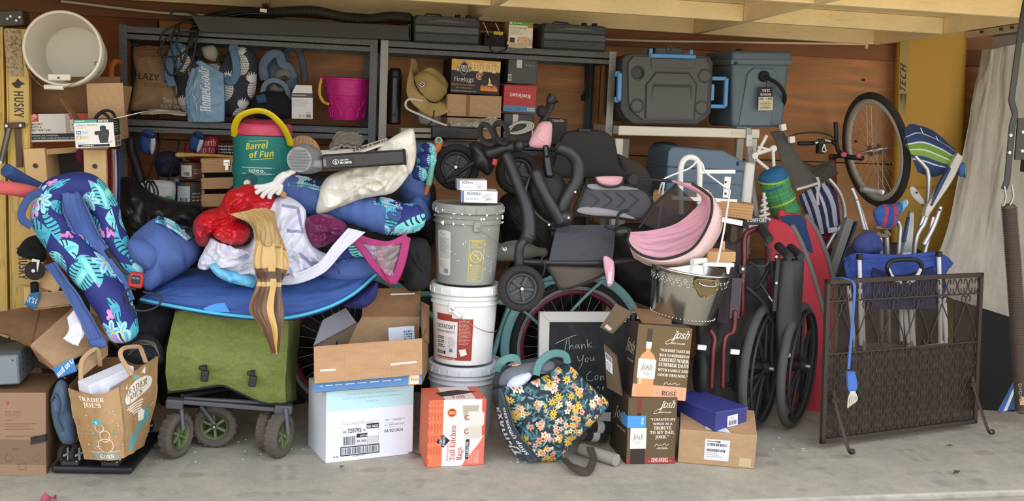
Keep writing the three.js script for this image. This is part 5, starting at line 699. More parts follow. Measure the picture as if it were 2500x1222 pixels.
{
const t=thing('float_cover','wide blue fabric cover with aqua piping draped over the green wagon','cover'),z=-4.3,cb=M.cloth(0x335292,{roughness:.8});
part(t,'cover_cloth',patch([[[344,728,z-.14],[342,733,z-.12],[341,738,z-.12]],[[420,672,z-.26],[420,715,z-.04],[420,752,z-.02]],[[520,642,z-.3],[520,715,z-.02],[520,770,z+.02]],[[622,640,z-.3],[622,715,z+.01],[622,781,z+.04]],[[700,640,z-.3],[700,715,z+.01],[700,782,z+.04]],[[790,640,z-.3],[790,710,z-.02],[790,760,z+.02]],[[860,640,z-.34],[861,690,z-.08],[862,724,z-.05]],[[920,655,z-.25],[921,665,z-.2],[921,676,z-.18]]],{thick:.014,wr:.014,wf:8,fold:.004,nu:40,nv:90,seed:2}),cb);
part(t,'piping',tube([[344,730,z-.105],[420,746,z-.0],[520,763,z+.035],[622,774,z+.055],[700,775,z+.055],[790,753,z+.038],[862,717,z-.035],[917,670,z-.16]],.006,{n:90}),M.cloth(0x4fb6d4));
part(t,'mesh_patch',patch([[[496,752,z+.027],[500,756,z+.028]],[[520,742,z+.025],[522,760,z+.032]],[[548,738,z+.022],[562,762,z+.034]]],{thick:.004,nu:8,nv:8}),M.cloth(0x4f8fd6));
}
solo('stuff_sack','dark navy fabric bundle hanging under the right end of the blue cover','bag',puff([[838,745],[862,722],[905,695],[922,690],[918,725],[890,750],[860,752]],-4.5,.05,.04,{fold:.015,wr:.02,wf:14}),M.cloth(0x2a3270));
solo('light_blue_bag','light blue plastic bag peeking out below the white sheet','bag',puff([[512,648],[530,642],[560,655],[620,675],[622,700],[600,698],[560,688],[528,672]],-4.32,.05,.04,{fold:.025,wr:.025,wf:22}),phys(0x6fc0e6,{roughness:.3}));
{
const t=thing('bed_sheet','rumpled white sheet with pale grey lettering heaped on the blue cover','sheet'),z=-4.4;
const pr=print(768,512,(g,w,h)=>{g.fillStyle='#d4d5e2';g.fillRect(0,0,w,h);g.strokeStyle='#8f90ad';g.lineWidth=16;g.beginPath();g.moveTo(470,40);g.lineTo(560,60);g.lineTo(590,200);g.moveTo(500,180);g.lineTo(590,190);g.moveTo(620,90);g.lineTo(700,120);g.lineTo(690,200);g.moveTo(570,300);g.lineTo(680,420);g.lineTo(600,400);g.stroke();g.fillStyle='#9698b2';g.fillRect(630,360,70,20);});
part(t,'sheet_cloth',planar(puff([[484,652],[500,605],[515,578],[540,590],[575,598],[610,590],[640,520],[672,485],[705,480],[745,510],[748,560],[772,605],[812,630],[790,665],[730,686],[680,690],[640,692],[590,672],[540,655]],z,.14,.1,{fold:.12,wr:.02,wf:10,ax:1.3,ay:.9,n:190,k:40,seed:14,c:[645,615]})),pr);
part(t,'hem_band',patch([[[632,688,z+.1],[640,694,z+.12]],[[715,668,z+.14],[720,692,z+.16]],[[775,642,z+.15],[790,666,z+.16]],[[815,595,z+.14],[840,612,z+.15]],[[850,556,z+.12],[892,566,z+.13]]],{thick:.006,wr:.012,wf:5,nu:14,nv:50}),mat(0xcbcbd6,{roughness:.85}));
}
{const t=thing('plastic_bag','crumpled bright red plastic bag on the white sheet','bag'),rm=phys(0xb81420,{roughness:.3});part(t,'bag_film',puff([[473,540],[500,515],[533,505],[555,468],[585,455],[608,449],[640,460],[668,476],[680,498],[669,518],[640,515],[603,518],[590,535],[612,562],[600,588],[561,597],[535,580],[505,565],[485,585],[474,575]],-4.42,.12,.08,{fold:.06,wr:.03,wf:15,n:170,k:34,seed:40,c:[560,525]}),rm);part(t,'bag_film',puff([[520,572],[540,545],[580,540],[610,560],[600,590],[562,598]],-4.33,.06,.04,{fold:.03,wr:.03,wf:22,seed:9,n:80,k:14}),rm);part(t,'dark_lining',puff([[474,540],[500,530],[520,560],[500,600],[478,590]],-4.38,.03,.02,{fold:.01,wr:.02,wf:18}),mat(0x7a1826,{roughness:.6}));}
{
const t=thing('striped_cloth','brown and gold striped satin cloth hanging over the blue cover','cloth'),z=-4.2;
const pr=tex(256,512,(g,w,h)=>{g.fillStyle='#6d4a2e';g.fillRect(0,0,w,h);for(const[x0,x1,c]of[[0,30,'#8a6038'],[30,70,'#5a3b28'],[120,165,'#c7a25c'],[165,205,'#4d3223'],[205,256,'#735030']]){g.fillStyle=c;g.fillRect(x0,0,x1-x0,h);}g.fillStyle='#c2a064';g.fillRect(0,0,w,130);g.fillStyle='#4a3122';g.fillRect(0,150,w,36);g.fillStyle='#c2a064';g.fillRect(0,200,w,20);});
const sm2=phys(0xffffff,{map:pr,roughness:.35,sheen:.5,sheenColor:new THREE.Color(0xffe0b0)});
part(t,'gathered_top',patch([[[562,522,z-.06],[610,548,z-.03],[624,590,z]],[[604,512,z-.03],[640,550,z+.03],[648,600,z+.04]],[[640,508,z-.03],[660,545,z+.03],[672,600,z+.04]],[[672,515,z-.05],[678,550,z-.02],[700,612,z]]],{thick:.004,fold:.018,wr:.008,wf:3,ax:.6,ay:1.6,nu:60,nv:60,seed:5}),phys(0xa98a58,{roughness:.38}));
part(t,'hanging_cloth',patch([[[624,585,z],[618,640,z+.02],[628,690,z+.02],[608,755,z+.06],[640,800,z+.09],[668,858,z+.09]],[[645,585,z+.03],[640,640,z+.05],[652,690,z+.06],[640,755,z+.1],[658,805,z+.12],[672,862,z+.1]],[[668,590,z+.03],[672,640,z+.05],[672,690,z+.06],[668,755,z+.1],[676,805,z+.11],[675,862,z+.1]],[[700,608,z],[706,648,z+.02],[688,694,z+.03],[694,765,z+.07],[690,810,z+.08],[678,860,z+.09]]],{thick:.004,fold:.03,wr:.012,wf:3.4,ax:.5,ay:1.6,nu:90,nv:60,seed:7}),sm2);
}
{
const t=thing('work_glove','white cotton work glove with a red cuff edge draped over the red bag','glove'),z=-4.36,wm=M.cloth(0xcfcdc9);
part(t,'palm',puff([[668,456],[664,446],[676,428],[694,418],[704,426],[692,444],[680,458]],z+.04,.022,.018,{wr:.006,wf:30}),wm);const cf=part(t,'cuff',sweep([[694,430,z+.04],[706,422,z+.03],[714,419,z+.02]],.021,{n:14,m:20,flat:.5,cap:.2}),wm);part(cf,'cuff_edge',torus([714,419,z+.02],V(1,.3,-.4),.018,.003,24,6),mat(0xa02a32));
for(const p of[[[672,446],[655,452],[640,455],[624,456]],[[670,450],[652,458],[636,464],[626,470]],[[672,455],[656,464],[646,472],[640,480]],[[678,458],[668,466],[660,474],[658,482]],[[686,452],[684,464],[678,472]]])part(t,'finger',sweep(p.map(([x,y],i)=>[x,y,z+.05-i*.004]),.0095,{n:16,m:12}),wm);
solo('leather_glove','tan leather glove fingertips sticking out right of the red bag','glove',sweep([[670,466,-4.36],[685,470,-4.35],[694,476,-4.36]],.012,{m:12,n:10}),M.cloth(0xb08a5c));
}
{
const t=thing('pool_float','long blue pool float with a leaf-print end lying across the top of the pile','pool float'),z=-4.55;
part(t,'blue_tube',sweep([[694,448,z-.04],[740,478,z],[820,500,z+.02],[900,520,z+.04],[950,532,z+.04],[965,535,z+.04]],(q)=>.066+.006*Math.sin(q*9),{n:60,m:28,bump:wr3}),fBlue);part(t,'printed_end',sweep([[945,530,z+.042],[975,534,z+.04],[1000,532,z+.03],[1014,528,z+.02]],(q)=>.073-.012*q,{n:30,m:28,bump:wr3}),tropicM(.8,1.6));part(t,'print_strip',patch([[[700,434,z],[702,450,z+.05]],[[735,428,z+.01],[740,452,z+.06]],[[790,445,z+.02],[790,462,z+.07]]],{thick:.02,nu:8,nv:20}),tropicM(.8,.3));part(t,'print_strip',patch([[[915,480,z+.04],[912,494,z+.09]],[[945,482,z+.05],[945,500,z+.1]],[[985,496,z+.05],[984,510,z+.09]]],{thick:.02,nu:8,nv:16}),tropicM(.8,.3));part(t,'loop_tab',strip([[948,516,z+.12],[956,530,z+.13],[972,534,z+.125],[974,516,z+.115]],.02,.004,0,{up:V(0,0,1)}),fSeam);
}
{const t=thing('plastic_bag','large cloudy white plastic bag behind the leaf blower tube','bag'),z=-4.46,wm=phys(0xe9e6da,{roughness:.45,transmission:.15,thickness:0});part(t,'bag_film',puff([[775,522],[778,480],[788,446],[812,424],[862,408],[905,380],[950,340],[998,314],[1012,325],[1015,385],[995,430],[962,468],[920,478],[880,486],[830,505]],z,.07,.03,{fold:.045,wr:.02,wf:14,ax:1.2,ay:.7,n:180,k:34,seed:19,c:[905,430]}),wm);part(t,'bag_end',puff([[945,345],[1000,316],[1012,330],[1014,390],[1000,425],[985,400],[975,360]],z+.02,.05,.05,{fold:.01,wr:.015,wf:18,seed:4}),wm);}
{
const t=thing('leaf_blower','grey electric leaf blower with a black flat tube lying on the pile','leaf blower'),z=-4.36,gm=mat(0x86888a,{roughness:.5}),gm2=mat(0x6f7274,{roughness:.55});
const fh=part(t,'fan_housing',along(new THREE.CylinderGeometry(.05,.062,.09,40),[737,388,z],V(-.25,0,1)),gm);part(t,'motor_housing',puff([[716,380],[735,352],[768,358],[790,380],[790,410],[760,424],[722,418]],z-.03,.06,.05),gm2);
for(let i=0;i<7;i++){const a=-.6+i*.2;part(fh,'intake_slat',rot(box(.09-Math.abs(i-3)*.012,.004,.006,0,-.036+i*.012,.05,.001),0,-14,0).translate(...at(737,388,z).toArray()),gm2);}
part(t,'neck',fboxG([755,410,z+.03],[795,412,z+.03],[756,388,z+.03],.06,.012),gm);const f=frame([787,416,z+.05],[990,402,z+.06],[782,379,z+.05]);const bt=part(t,'blower_tube',inF(f,box(f.w,f.h,.06,f.w/2,f.h/2,-.03,.012,3)),mat(0x232426,{roughness:.35}));part(bt,'tube_mouth',inF(f,box(.01,f.h*1.05,.063,f.w,f.h/2,-.03,.01,2)),M.blackMatte);part(bt,'locking_tab',inF(f,box(.012,f.h*.5,.006,.012,f.h*.5,.001,.002)),gm2);part(bt,'seam_ring',inF(f,box(.006,f.h*1.02,.061,f.w*.5,f.h/2,-.03,.004)),M.charcoal);
part(bt,'logo_plate',inF(f,plate(rrect(.04,f.h*.3,f.w*.24,f.h*.42,.002),.0012,0)).translate(0,0,.0014),M.charcoal);const lp=uvFit(plate([[0,0],[1,0],[1,1],[0,1]],.001,0));lp.scale(f.w*.26,f.h*.5,1);lp.translate(.04,f.h*.26,.003);part(bt,'logo_print',inF(f,lp),print(192,64,(g)=>{g.fillStyle='#242527';g.fillRect(0,0,192,64);g.strokeStyle='#d9d9d9';g.lineWidth=5;g.beginPath();g.ellipse(34,32,26,20,0,0,7);g.stroke();txt(g,'G',22,44,32,'#e2e2e2');txt(g,'ELECTRIC',70,26,18,'#ddd','sans-serif','left',110);txt(g,'BLOWER',70,52,26,'#eee','sans-serif','left',110);}));
}
{const t=thing('foam_board','white foam board with printed lettering lying on the leaf blower','board');part(t,'board_body',panel([[748,369,-4.42],[860,362,-4.48],[862,374,-4.38],[748,378,-4.36]],.012),M.white);part(t,'printed_edge',panel([[858,364,-4.48],[946,336,-4.52],[944,346,-4.46],[862,374,-4.38]],.01),print(256,48,(g)=>{g.fillStyle='#dcd8ce';g.fillRect(0,0,256,48);lines(g,20,14,220,1,14,18,'#6d6a64');}));}
solo('woven_pad','small grey woven pad lying on top of the foam board','mat',patch([[[806,352,-4.52],[804,362,-4.42]],[[826,322,-4.56],[838,350,-4.44]],[[880,328,-4.58],[872,356,-4.46]],[[890,342,-4.56],[880,362,-4.46]]],{thick:.014,wr:.02,wf:12,nu:14,nv:20}),mat(0x77736b,{roughness:.95,bumpMap:weave,bumpScale:.002}));
solo('wood_disc','round wooden disc standing behind the leaf blower','board',disc([740,372,-5.2],V(0,.2,1),.08,.02,48),M.wood);
{const t=thing('pool_float','rounded blue pool float with leaf print on top, under the magenta vinyl bag','pool float'),z=-4.5;part(t,'cushion',puff([[764,660],[790,640],[830,622],[880,612],[915,635],[918,660],[893,685],[840,694],[795,688]],z,.1,.08,{wr:.01,wf:10}),fBlue);part(t,'printed_top',planar(puff([[800,635],[840,600],[890,582],[915,600],[916,632],[880,625],[840,638]],z+.05,.05,.04)),tropicM(.4,.3));part(t,'seam',tube([[815,640,z+.1],[828,664,z+.1],[826,690,z+.05]],.003,{m:6}),fSeam);}
solo('plastic_bag','maroon translucent plastic bag bunched beside the white sheet','bag',puff([[741,549],[757,527],[790,522],[818,530],[846,549],[830,577],[785,603],[757,592]],-4.38,.06,.05,{fold:.04,wr:.02,wf:18,n:130,k:26,seed:25}),phys(0x6f2050,{roughness:.25,transmission:.1,thickness:0}));
{const t=thing('vinyl_bag','clear vinyl bag with wide magenta edging hanging off the pile','bag'),z=-4.34,mg=M.cloth(0xa02c6a,{roughness:.7});const S=(p,w=.03)=>part(t,'edging',strip(p.map(([x,y],i)=>[x,y,z+.01*Math.sin(i)]),w,.004,0,{up:V(0,0,1)}),mg);S([[862,582],[888,612],[912,645],[938,672],[958,690]]);S([[958,690],[972,664],[984,625],[993,578]],.036);S([[870,578],[905,590],[950,596],[994,578]]);S([[928,596],[930,640],[944,665],[958,688]],.026);part(t,'vinyl_panel',patch([[[878,592,z],[912,640,z]],[[930,600,z+.02],[944,668,z+.02]],[[985,588,z],[965,676,z]]],{thick:.001,wr:.01,wf:8,nu:20,nv:20}),phys(0xe8d8e0,{transmission:.85,thickness:0,roughness:.12}));}
{const t=thing('pool_float','bunched blue and teal pool float behind the white plastic bag, beside the toy paddle','pool float'),z=-4.78;part(t,'blue_fold',puff([[970,440],[1000,400],[1030,430],[1050,470],[1040,520],[1010,530],[985,490]],z,.08,.06,{wr:.02,wf:12}),fBlue);part(t,'blue_fold',puff([[985,370],[1010,352],[1062,352],[1062,400],[1030,420]],z-.06,.06,.05,{wr:.02}),fBlue);for(const[x,y,r]of[[1020,425,24],[1040,390,26],[1045,365,20]])part(t,'printed_fold',planar(puff(ring((a)=>[x+Math.cos(a)*r,y+Math.sin(a)*r*.9],10),z+.03,.05,.04,{wr:.01})),tropicM(.35,.35));part(t,'strap_roll',sweep([[1015,490,z+.1],[1030,510,z+.1],[1038,530,z+.1]],.03,{m:18,n:14}),fBlue);}
{const t=thing('toy_paddle','teal pole with an orange plastic head standing behind the pile','pole'),z=-4.72,om=mat(0xb5622e,{roughness:.45});part(t,'shaft',cyl([1046,452,z],[1060,372,z-.02],.014),mat(0x6cb0a0,{roughness:.45}));part(t,'head',puff([[1056,374],[1060,352],[1060,340],[1070,334],[1082,342],[1078,360],[1068,374]],z-.02,.02,.02),om);part(t,'head_ring',torus([1071,342,z+.005],V(0,0,1),.012,.004,20,8),mat(0x6cb0a0));part(t,'tip',cyl([1038,475,z],[1046,450,z],.012),om);}
solo('trousers','dark trousers with curved pale stitching right of the vinyl bag','clothes',puff([[985,600],[1010,580],[1045,590],[1052,650],[1040,700],[1000,710],[985,680]],-4.6,.08,.08,{fold:.02,wr:.03,wf:14,seed:44}),M.cloth(0x1b1b1e));
// ---------- centre: open box, wine cartons, buckets, tote ----------
const tape3=(t,p,q)=>part(t,'tape_strip',tube([p,q],.0045,{n:4,m:8}),M.white);
{
const t=thing('cardboard_box','large open brown carton with white tape strips and a folded-down front flap','box'),z=-4.28,k=M.kraft;
part(t,'front_flap',panel([[766,845,z],[1031,825,z],[1031,913,z+.03],[768,936,z+.03]],.005),M.kraftPale);
const bm=print(512,64,(g,w,h)=>{g.fillStyle='#5b88bd';g.fillRect(0,0,w,h);g.fillStyle='#dfe6ee';for(let i=0;i<8;i++)g.fillRect(60+i*40,30,30,3);g.fillStyle='#d8b66e';g.fillRect(402,4,80,60);g.fillStyle='#efe6cf';g.fillRect(408,16,68,40);txt(g,'Prosecco',412,42,18,'#8a6a30','serif','left',60);});
part(t,'front_panel',panel([[766,860,z-.01],[1031,838,z-.01],[1030,936,z-.005],[766,957,z-.005]],.005),M.kraft);part(t,'printed_band',panel([[767,930,z+.006],[1031,908,z+.006],[1030,936,z+.002],[766,957,z+.002]],.003),bm);
part(t,'back_panel',panel([[884,772,z-.34],[1024,772,z-.34],[1022,905,z-.34],[800,912,z-.34]],.005),k);part(t,'back_flap',panel([[884,703,z-.4],[1028,703,z-.4],[1024,774,z-.34],[884,776,z-.34]],.005),M.kraftDark);
part(t,'left_panel',panel([[872,785,z-.34],[766,846,z-.005],[767,955,z-.01],[815,905,z-.34]],.005),mat(0x8b7a68));part(t,'left_flap',panel([[842,752,z-.33],[786,782,z-.16],[764,845,z-.004],[868,788,z-.33]],.005),mat(0x8f9097));part(t,'right_panel',panel([[1032,826,z],[1046,790,z-.34],[1046,900,z-.34],[1031,936,z-.005]],.005),M.kraftDark);part(t,'right_flap',panel([[1028,735,z-.36],[1048,745,z-.34],[1048,838,z-.3],[1033,828,z-.01]],.005),M.kraftDark);part(t,'bottom_panel',panel([[815,905,z-.34],[1040,895,z-.34],[1030,935,z-.005],[767,955,z-.005]],.005),k);
for(const[a,b,c,d]of[[782,904,818,902],[780,920,848,914],[955,889,1016,883],[955,903,1016,898]])tape3(t,[a,b,z+.02],[c,d,z+.02]);for(const y of[716,728])tape3(t,[954,y+2,z-.385],[1012,y,z-.385]);
const b=thing('glass_bottle','dark glass bottle with a green screw cap inside the open carton','bottle'),o=at(808,905,z-.2);o.y-=0;part(b,'bottle_glass',place(lathe([[0,0],[.035,0],[.038,.01],[.038,.09],[.028,.12],[.026,.15],[0,.15]],28),o),phys(0x1d241c,{roughness:.1}));part(b,'cap',place(lathe([[0,.176],[.026,.176],[.028,.172],[.028,.152],[.0,.152]],32),o),mat(0x4c8a4a,{roughness:.4}));
const c=frame([950,850,z-.24],[1014,845,z-.24],[948,800,z-.24]);carton('greeting_card','white card with small coloured squares standing inside the open carton','card',c,.012,{pz:print(160,112,(g,w,h)=>{g.fillStyle='#dfe3ee';g.fillRect(0,0,w,h);const q=['#3f6fa8','#6aa0c8','#40506a','#c9b08a','#8fb7a0'];for(let i=0;i<20;i++){g.fillStyle=q[i%5];g.fillRect(94+(i%4)*13,22+((i/4)|0)*14,10,10);}})},{base:M.white,r:.002});
}
{
const f=frame([795,1131],[1008,1107],[795,955,-4.3]),pr=print(1024,800,(g,w,h)=>{
g.fillStyle='#e4e6ef';g.fillRect(0,0,w,h);g.fillStyle='#bcdfe8';g.fillRect(0,0,w,230);txt(g,'DISTRIBUTED AND IMPORTED BY LA MARCA USA, HEALDSBURG, CA',230,62,20,'#5d9ba3','sans-serif','left',600,false);txt(g,'EXTRA DRY - SPARKLING WINE - PRODUCT OF ITALY - (C) 2009 LA MARCA USA',190,108,20,'#5d9ba3','sans-serif','left',680,false);txt(g,'12-750mL = 9L',460,154,20,'#5d9ba3','sans-serif','left',140,false);
g.strokeStyle='#555';g.lineWidth=2;g.strokeRect(180,370,430,260);txt(g,'LA MARCA PROSECCO SPARKLING WINE',200,394,20,'#777','sans-serif','left',380,false);txt(g,'909',190,482,30,'#222','sans-serif','left',44);txt(g,'728795',244,486,66,'#151515','sans-serif','left',164);txt(g,'75',420,482,32,'#333');g.fillStyle='#1a1a1a';g.fillRect(466,400,142,56);txt(g,'NH-14622',472,448,42,'#e8e8e8','sans-serif','left',130);g.fillStyle='#222';g.fillRect(350,502,126,44);txt(g,'29914',388,540,32,'#ccc');g.fillRect(476,540,132,84);g.strokeRect(350,548,126,76);txt(g,'PA-3636',356,604,44,'#1a1a1a','sans-serif','left',112);bars(g,196,524,140,96,24);g.lineWidth=12;g.strokeStyle='#222';g.strokeRect(172,642,442,92);bars(g,186,652,412,72,60);txt(g,'3 00 85000 01772 9',300,756,18,'#333','sans-serif','left',190);txt(g,'16 Kg',80,748,30,'#444','sans-serif','left',66);txt(g,'SKU: 11005089-2',680,390,28,'#555c78','monospace','left',240);txt(g,'L2 0802240747C',680,446,28,'#555c78','monospace','left',240);lines(g,690,410,140,1,8,5,'#8d93a8');lines(g,730,462,80,1,8,5,'#8d93a8');txt(g,'08/02/2024',676,520,46,'#333c50','sans-serif','left',222);paperNoise(g,w,h,60,.03);
});const wm=mat(0xdfe1e8,{roughness:.7});carton('wine_carton','white wine carton with a pale blue band and shipping barcodes, under the open carton','box',f,.27,{pz:pr},{base:wm});
}
function pail(name,label,y0,mBody,mLid,o,extra){
const t=thing(name,label,'bucket'),P=V(o.x,y0,o.z),R0=.13,R1=.144,h=.335;
part(t,'pail_body',barrel([[R0,.004],[R1,h-.07]],P),mBody);part(t,'pail_base',place(lathe([[0,0],[R0-.006,0],[R0,.005]],48),P),mLid);
part(t,'rim_rings',place(lathe([[R1,h-.07],[R1+.008,h-.068],[R1+.008,h-.062],[R1+.001,h-.06],[R1+.001,h-.045],[R1+.009,h-.043],[R1+.009,h-.037],[R1+.001,h-.035],[R1+.001,h-.02]],64),P),mLid);
const ld=part(t,'lid',place(lathe([[R1+.002,h-.022],[R1+.012,h-.024],[R1+.014,h-.018],[R1+.012,h+.012],[R1+.006,h+.018],[R1-.006,h+.016],[R1-.012,h+.004],[0,h+.004]],64),P),mLid);
for(let i=0;i<20;i++)part(ld,'lid_rib',rot(box(.006,.026,.005,0,0,R1+.014,.002),0,i*18+4,0).translate(P.x,P.y+h-.006,P.z),mLid);
extra?.(t,P,R1,h);return t;
}
{
const o=at(1136,700,-4.62),wp=mat(0xe6e5e2,{roughness:.4}),wp2=mat(0xcdd1d6,{roughness:.4}),gp=mat(0x8f918c,{roughness:.5});
const wire=(t,P,R,h,s,a0)=>{const p=[];for(let i=0;i<=16;i++){const a=a0+(i/16)*1.55,y=h-.075-.11*Math.sin((i/16)*Math.PI*.55);p.push(V(P.x+Math.sin(a)*(R+.014+.02*Math.sin((i/16)*Math.PI)),P.y+y,P.z+Math.cos(a)*(R+.014+.02*Math.sin((i/16)*Math.PI))));}const hw=part(t,'handle_wire',tube(p,.002,{n:40,m:6}),M.wire);part(hw,'handle_grip',cyl(p[s>0?13:3],p[s>0?15:1],.009),M.white);part(t,'handle_lug',rot(box(.03,.045,.012,0,0,R+.006,.005),0,a0/D,0).translate(P.x,P.y+h-.075,P.z),t.name==='paint_bucket_002'?gp:wp);};
pail('paint_bucket','white plastic bucket at the bottom of the bucket stack, without a label',0,wp2,wp2,o);
pail('paint_bucket','white bucket with a red and white roof coating label, middle of the stack',.356,print(2048,640,(g,w,h)=>{g.fillStyle='#e9e7e4';g.fillRect(0,0,w,h);g.fillStyle='#9c3a2c';g.fillRect(700,130,420,460);g.fillRect(700,90,200,50);g.fillStyle='#e6e2dd';g.fillRect(700,165,260,395);txt(g,'INSTACOAT',700,250,62,'#413a36','sans-serif','left',240);txt(g,'PREMIUM PRODUCTS',700,296,36,'#5a332c','sans-serif','left',236);for(const y of[340,385,430]){lines(g,712,y,110,2,12,12,'#4a4541');lines(g,860,y,90,3,9,5,'#8a8580');}g.fillStyle='#26221f';g.fillRect(704,500,120,32);txt(g,'WHITE',716,526,28,'#eee');txt(g,'WWW.INSTACOAT.COM',704,586,22,'#e7d2cc','sans-serif','left',240);lines(g,975,150,130,18,10,5,'#d9b3aa');g.fillStyle='#5f86b4';g.fillRect(870,470,40,34);g.fillStyle='#e9e7e4';g.beginPath();g.moveTo(980,470);g.lineTo(1050,460);g.lineTo(1070,520);g.lineTo(1000,545);g.fill();},{roughness:.45}),wp,o,(t,P,R,h)=>wire(t,P,R,h,-1,-.55));
pail('paint_bucket','grey paint-splashed bucket with white and yellow labels, top of the stack',.712,print(2048,640,(g,w,h)=>{g.fillStyle='#8d8f8a';g.fillRect(0,0,w,h);g.fillStyle='#d3d1cb';g.beginPath();g.roundRect(660,70,190,480,30);g.fill();g.fillStyle='#c0beb8';g.fillRect(690,150,150,220);lines(g,700,100,130,14,10,5,'#8b8983');lines(g,680,400,150,5,10,5,'#9a978f');bars(g,760,480,60,50,12);g.fillStyle='#c8ba45';g.font='bold 24px sans-serif';g.textAlign='left';for(const[s,y]of[['WARNING',180],['AVISO',210],['AVERTISSEMENT',240]])g.fillText(s,1075,y,120);g.strokeStyle='#c8ba45';g.lineWidth=7;g.strokeRect(1050,156,160,440);g.lineWidth=12;g.beginPath();g.arc(1128,330,62,0,7);g.moveTo(1084,290);g.lineTo(1172,370);g.stroke();g.lineWidth=6;g.strokeRect(1104,316,46,46);g.beginPath();g.arc(1127,298,14,0,7);g.stroke();lines(g,1066,420,130,14,8,5,'#c8ba45');g.fillStyle='#e4e2dc';for(let i=0;i<26;i++){g.beginPath();g.ellipse(650+rnd()*700,rnd()*520,3+rnd()*3,4+rnd()*9,0,0,7);g.fill();}g.fillRect(1330,430,6,120);},{roughness:.5}),gp,o,(t,P,R,h)=>{wire(t,P,R,h,1,.1);for(let i=0;i<34;i++){const a=rr(-1.6,1.6),y=[h-.04,h-.065,h-.01,h-.02][i%4];part(t,'paint_drip',ball(V(P.x+Math.sin(a)*(R+.009+(i%4>1?.004:0)),P.y+y,P.z+Math.cos(a)*(R+.009+(i%4>1?.004:0))),rr(.0018,.0036),1.6,rr(.6,3),.5),M.white);}});
}
for(const[lab,a,b,c,s]of[['long white and blue spark plug box lying on the grey bucket lid',[1126,494,-4.52],[1214,496,-4.5],[1124,465,-4.52],1],['shorter white and blue spark plug box stacked on the longer one',[1117,464,-4.54],[1189,464,-4.53],[1119,440,-4.54],.8]]){const pr=print(384,128,(g,w,h)=>{g.fillStyle='#e8e7e6';g.fillRect(0,0,w,h);g.fillStyle='#5675a8';g.fillRect(6,0,22,h);g.transform(1,0,-.15,1,10,0);txt(g,'ACDelco',50,42,44,'#3c4a72','sans-serif','left',150);txt(g,'Advantage',50,96,34,'#a9adb8','sans-serif','left',130);lines(g,220,30,110,4,9,5,'#8e9096');txt(g,'2RF 5',260,100,30,'#555');});carton('spark_plug_box',lab,'box',frame(a,b,c),.12,{pz:pr,nx:mat(0xb9bdd0)},{base:M.white,r:.002});}
{
const f=frame([1041,1141],[1181,1134],[1046,977,-4.2]),f2=print(640,768,(g,w,h)=>{
g.fillStyle='#ebe7e2';g.fillRect(0,0,w,h);const gr=g.createLinearGradient(0,0,160,0);g.fillStyle='#e0764e';g.fillRect(0,0,165,h);g.fillStyle='#d2603f';for(let i=0;i<26;i++)g.fillRect((i%5)*32,((i/5)|0)*130+10,20,96);g.fillStyle='#e9905e';for(let i=0;i<18;i++)g.fillRect((i%4)*42,((i/4)|0)*150+40,12,30);g.fillStyle='#e2705c';g.beginPath();g.moveTo(w,330);g.bezierCurveTo(600,560,460,600,390,h);g.lineTo(w,h);g.fill();g.fillStyle='#d8573f';g.fillRect(590,0,50,420);
g.fillStyle='#d39a2e';g.beginPath();g.arc(258,148,52,0,7);g.fill();g.fillStyle='#b92f24';g.beginPath();g.arc(258,148,44,0,7);g.fill();txt(g,'200',258,166,46,'#f4d890','sans-serif','center',76);g.fillStyle='#b7a994';g.beginPath();g.moveTo(372,70);g.lineTo(560,70);g.lineTo(540,230);g.lineTo(392,230);g.fill();g.fillStyle='#dcd7cc';g.beginPath();g.roundRect(430,140,190,180,40);g.fill();g.fillStyle='#d0cabd';g.beginPath();g.roundRect(400,310,200,150,40);g.fill();g.strokeStyle='#c33a34';g.lineWidth=10;for(const y of[190,350]){g.beginPath();g.arc(430,y+20,24,.4,5.5);g.stroke();}
g.save();g.translate(172,470);g.rotate(-.05);g.fillStyle='#26221f';g.rotate(Math.PI/4);g.fillRect(-54,-54,108,108);g.restore();g.save();g.translate(160,470);g.rotate(-Math.PI/2);txt(g,'FIRST',0,0,38,'#eee','serif','center',96);txt(g,'STREET',0,34,36,'#eee','serif','center',116);g.restore();
g.save();g.translate(330,700);g.rotate(-Math.PI/2);txt(g,'Drawstring',0,-94,36,'#b5493f','serif','left',190);txt(g,'Tall Kitchen',0,-20,84,'#ab3b38','serif','left',410);txt(g,'Bags',0,58,84,'#ab3b38','serif','left',150);g.fillStyle='#222';g.fillRect(10,94,230,42);txt(g,'13 GALLON',30,126,34,'#eee','sans-serif','left',190);g.restore();g.save();g.translate(580,740);g.rotate(-Math.PI/2);lines(g,0,-120,200,7,12,6,'#f2c9bd');g.restore();
}),top=print(320,160,(g,w,h)=>{g.fillStyle='#e8d4cc';g.fillRect(0,0,w,h);g.fillStyle='#d9694c';g.fillRect(0,0,90,h);g.fillRect(w-60,0,60,h);g.fillStyle='#221d1b';g.beginPath();g.moveTo(60,70);g.lineTo(190,40);g.lineTo(300,70);g.lineTo(190,100);g.lineTo(80,120);g.fill();txt(g,'Tall',130,140,40,'#a94540','serif');});
carton('trash_bag_box','white and orange box of tall kitchen bags on the floor before the buckets','box',f,.18,{pz:f2,py:top,nx:mat(0xcf6a4a),px:mat(0xd4705a)},{base:mat(0xd4705a)});
}
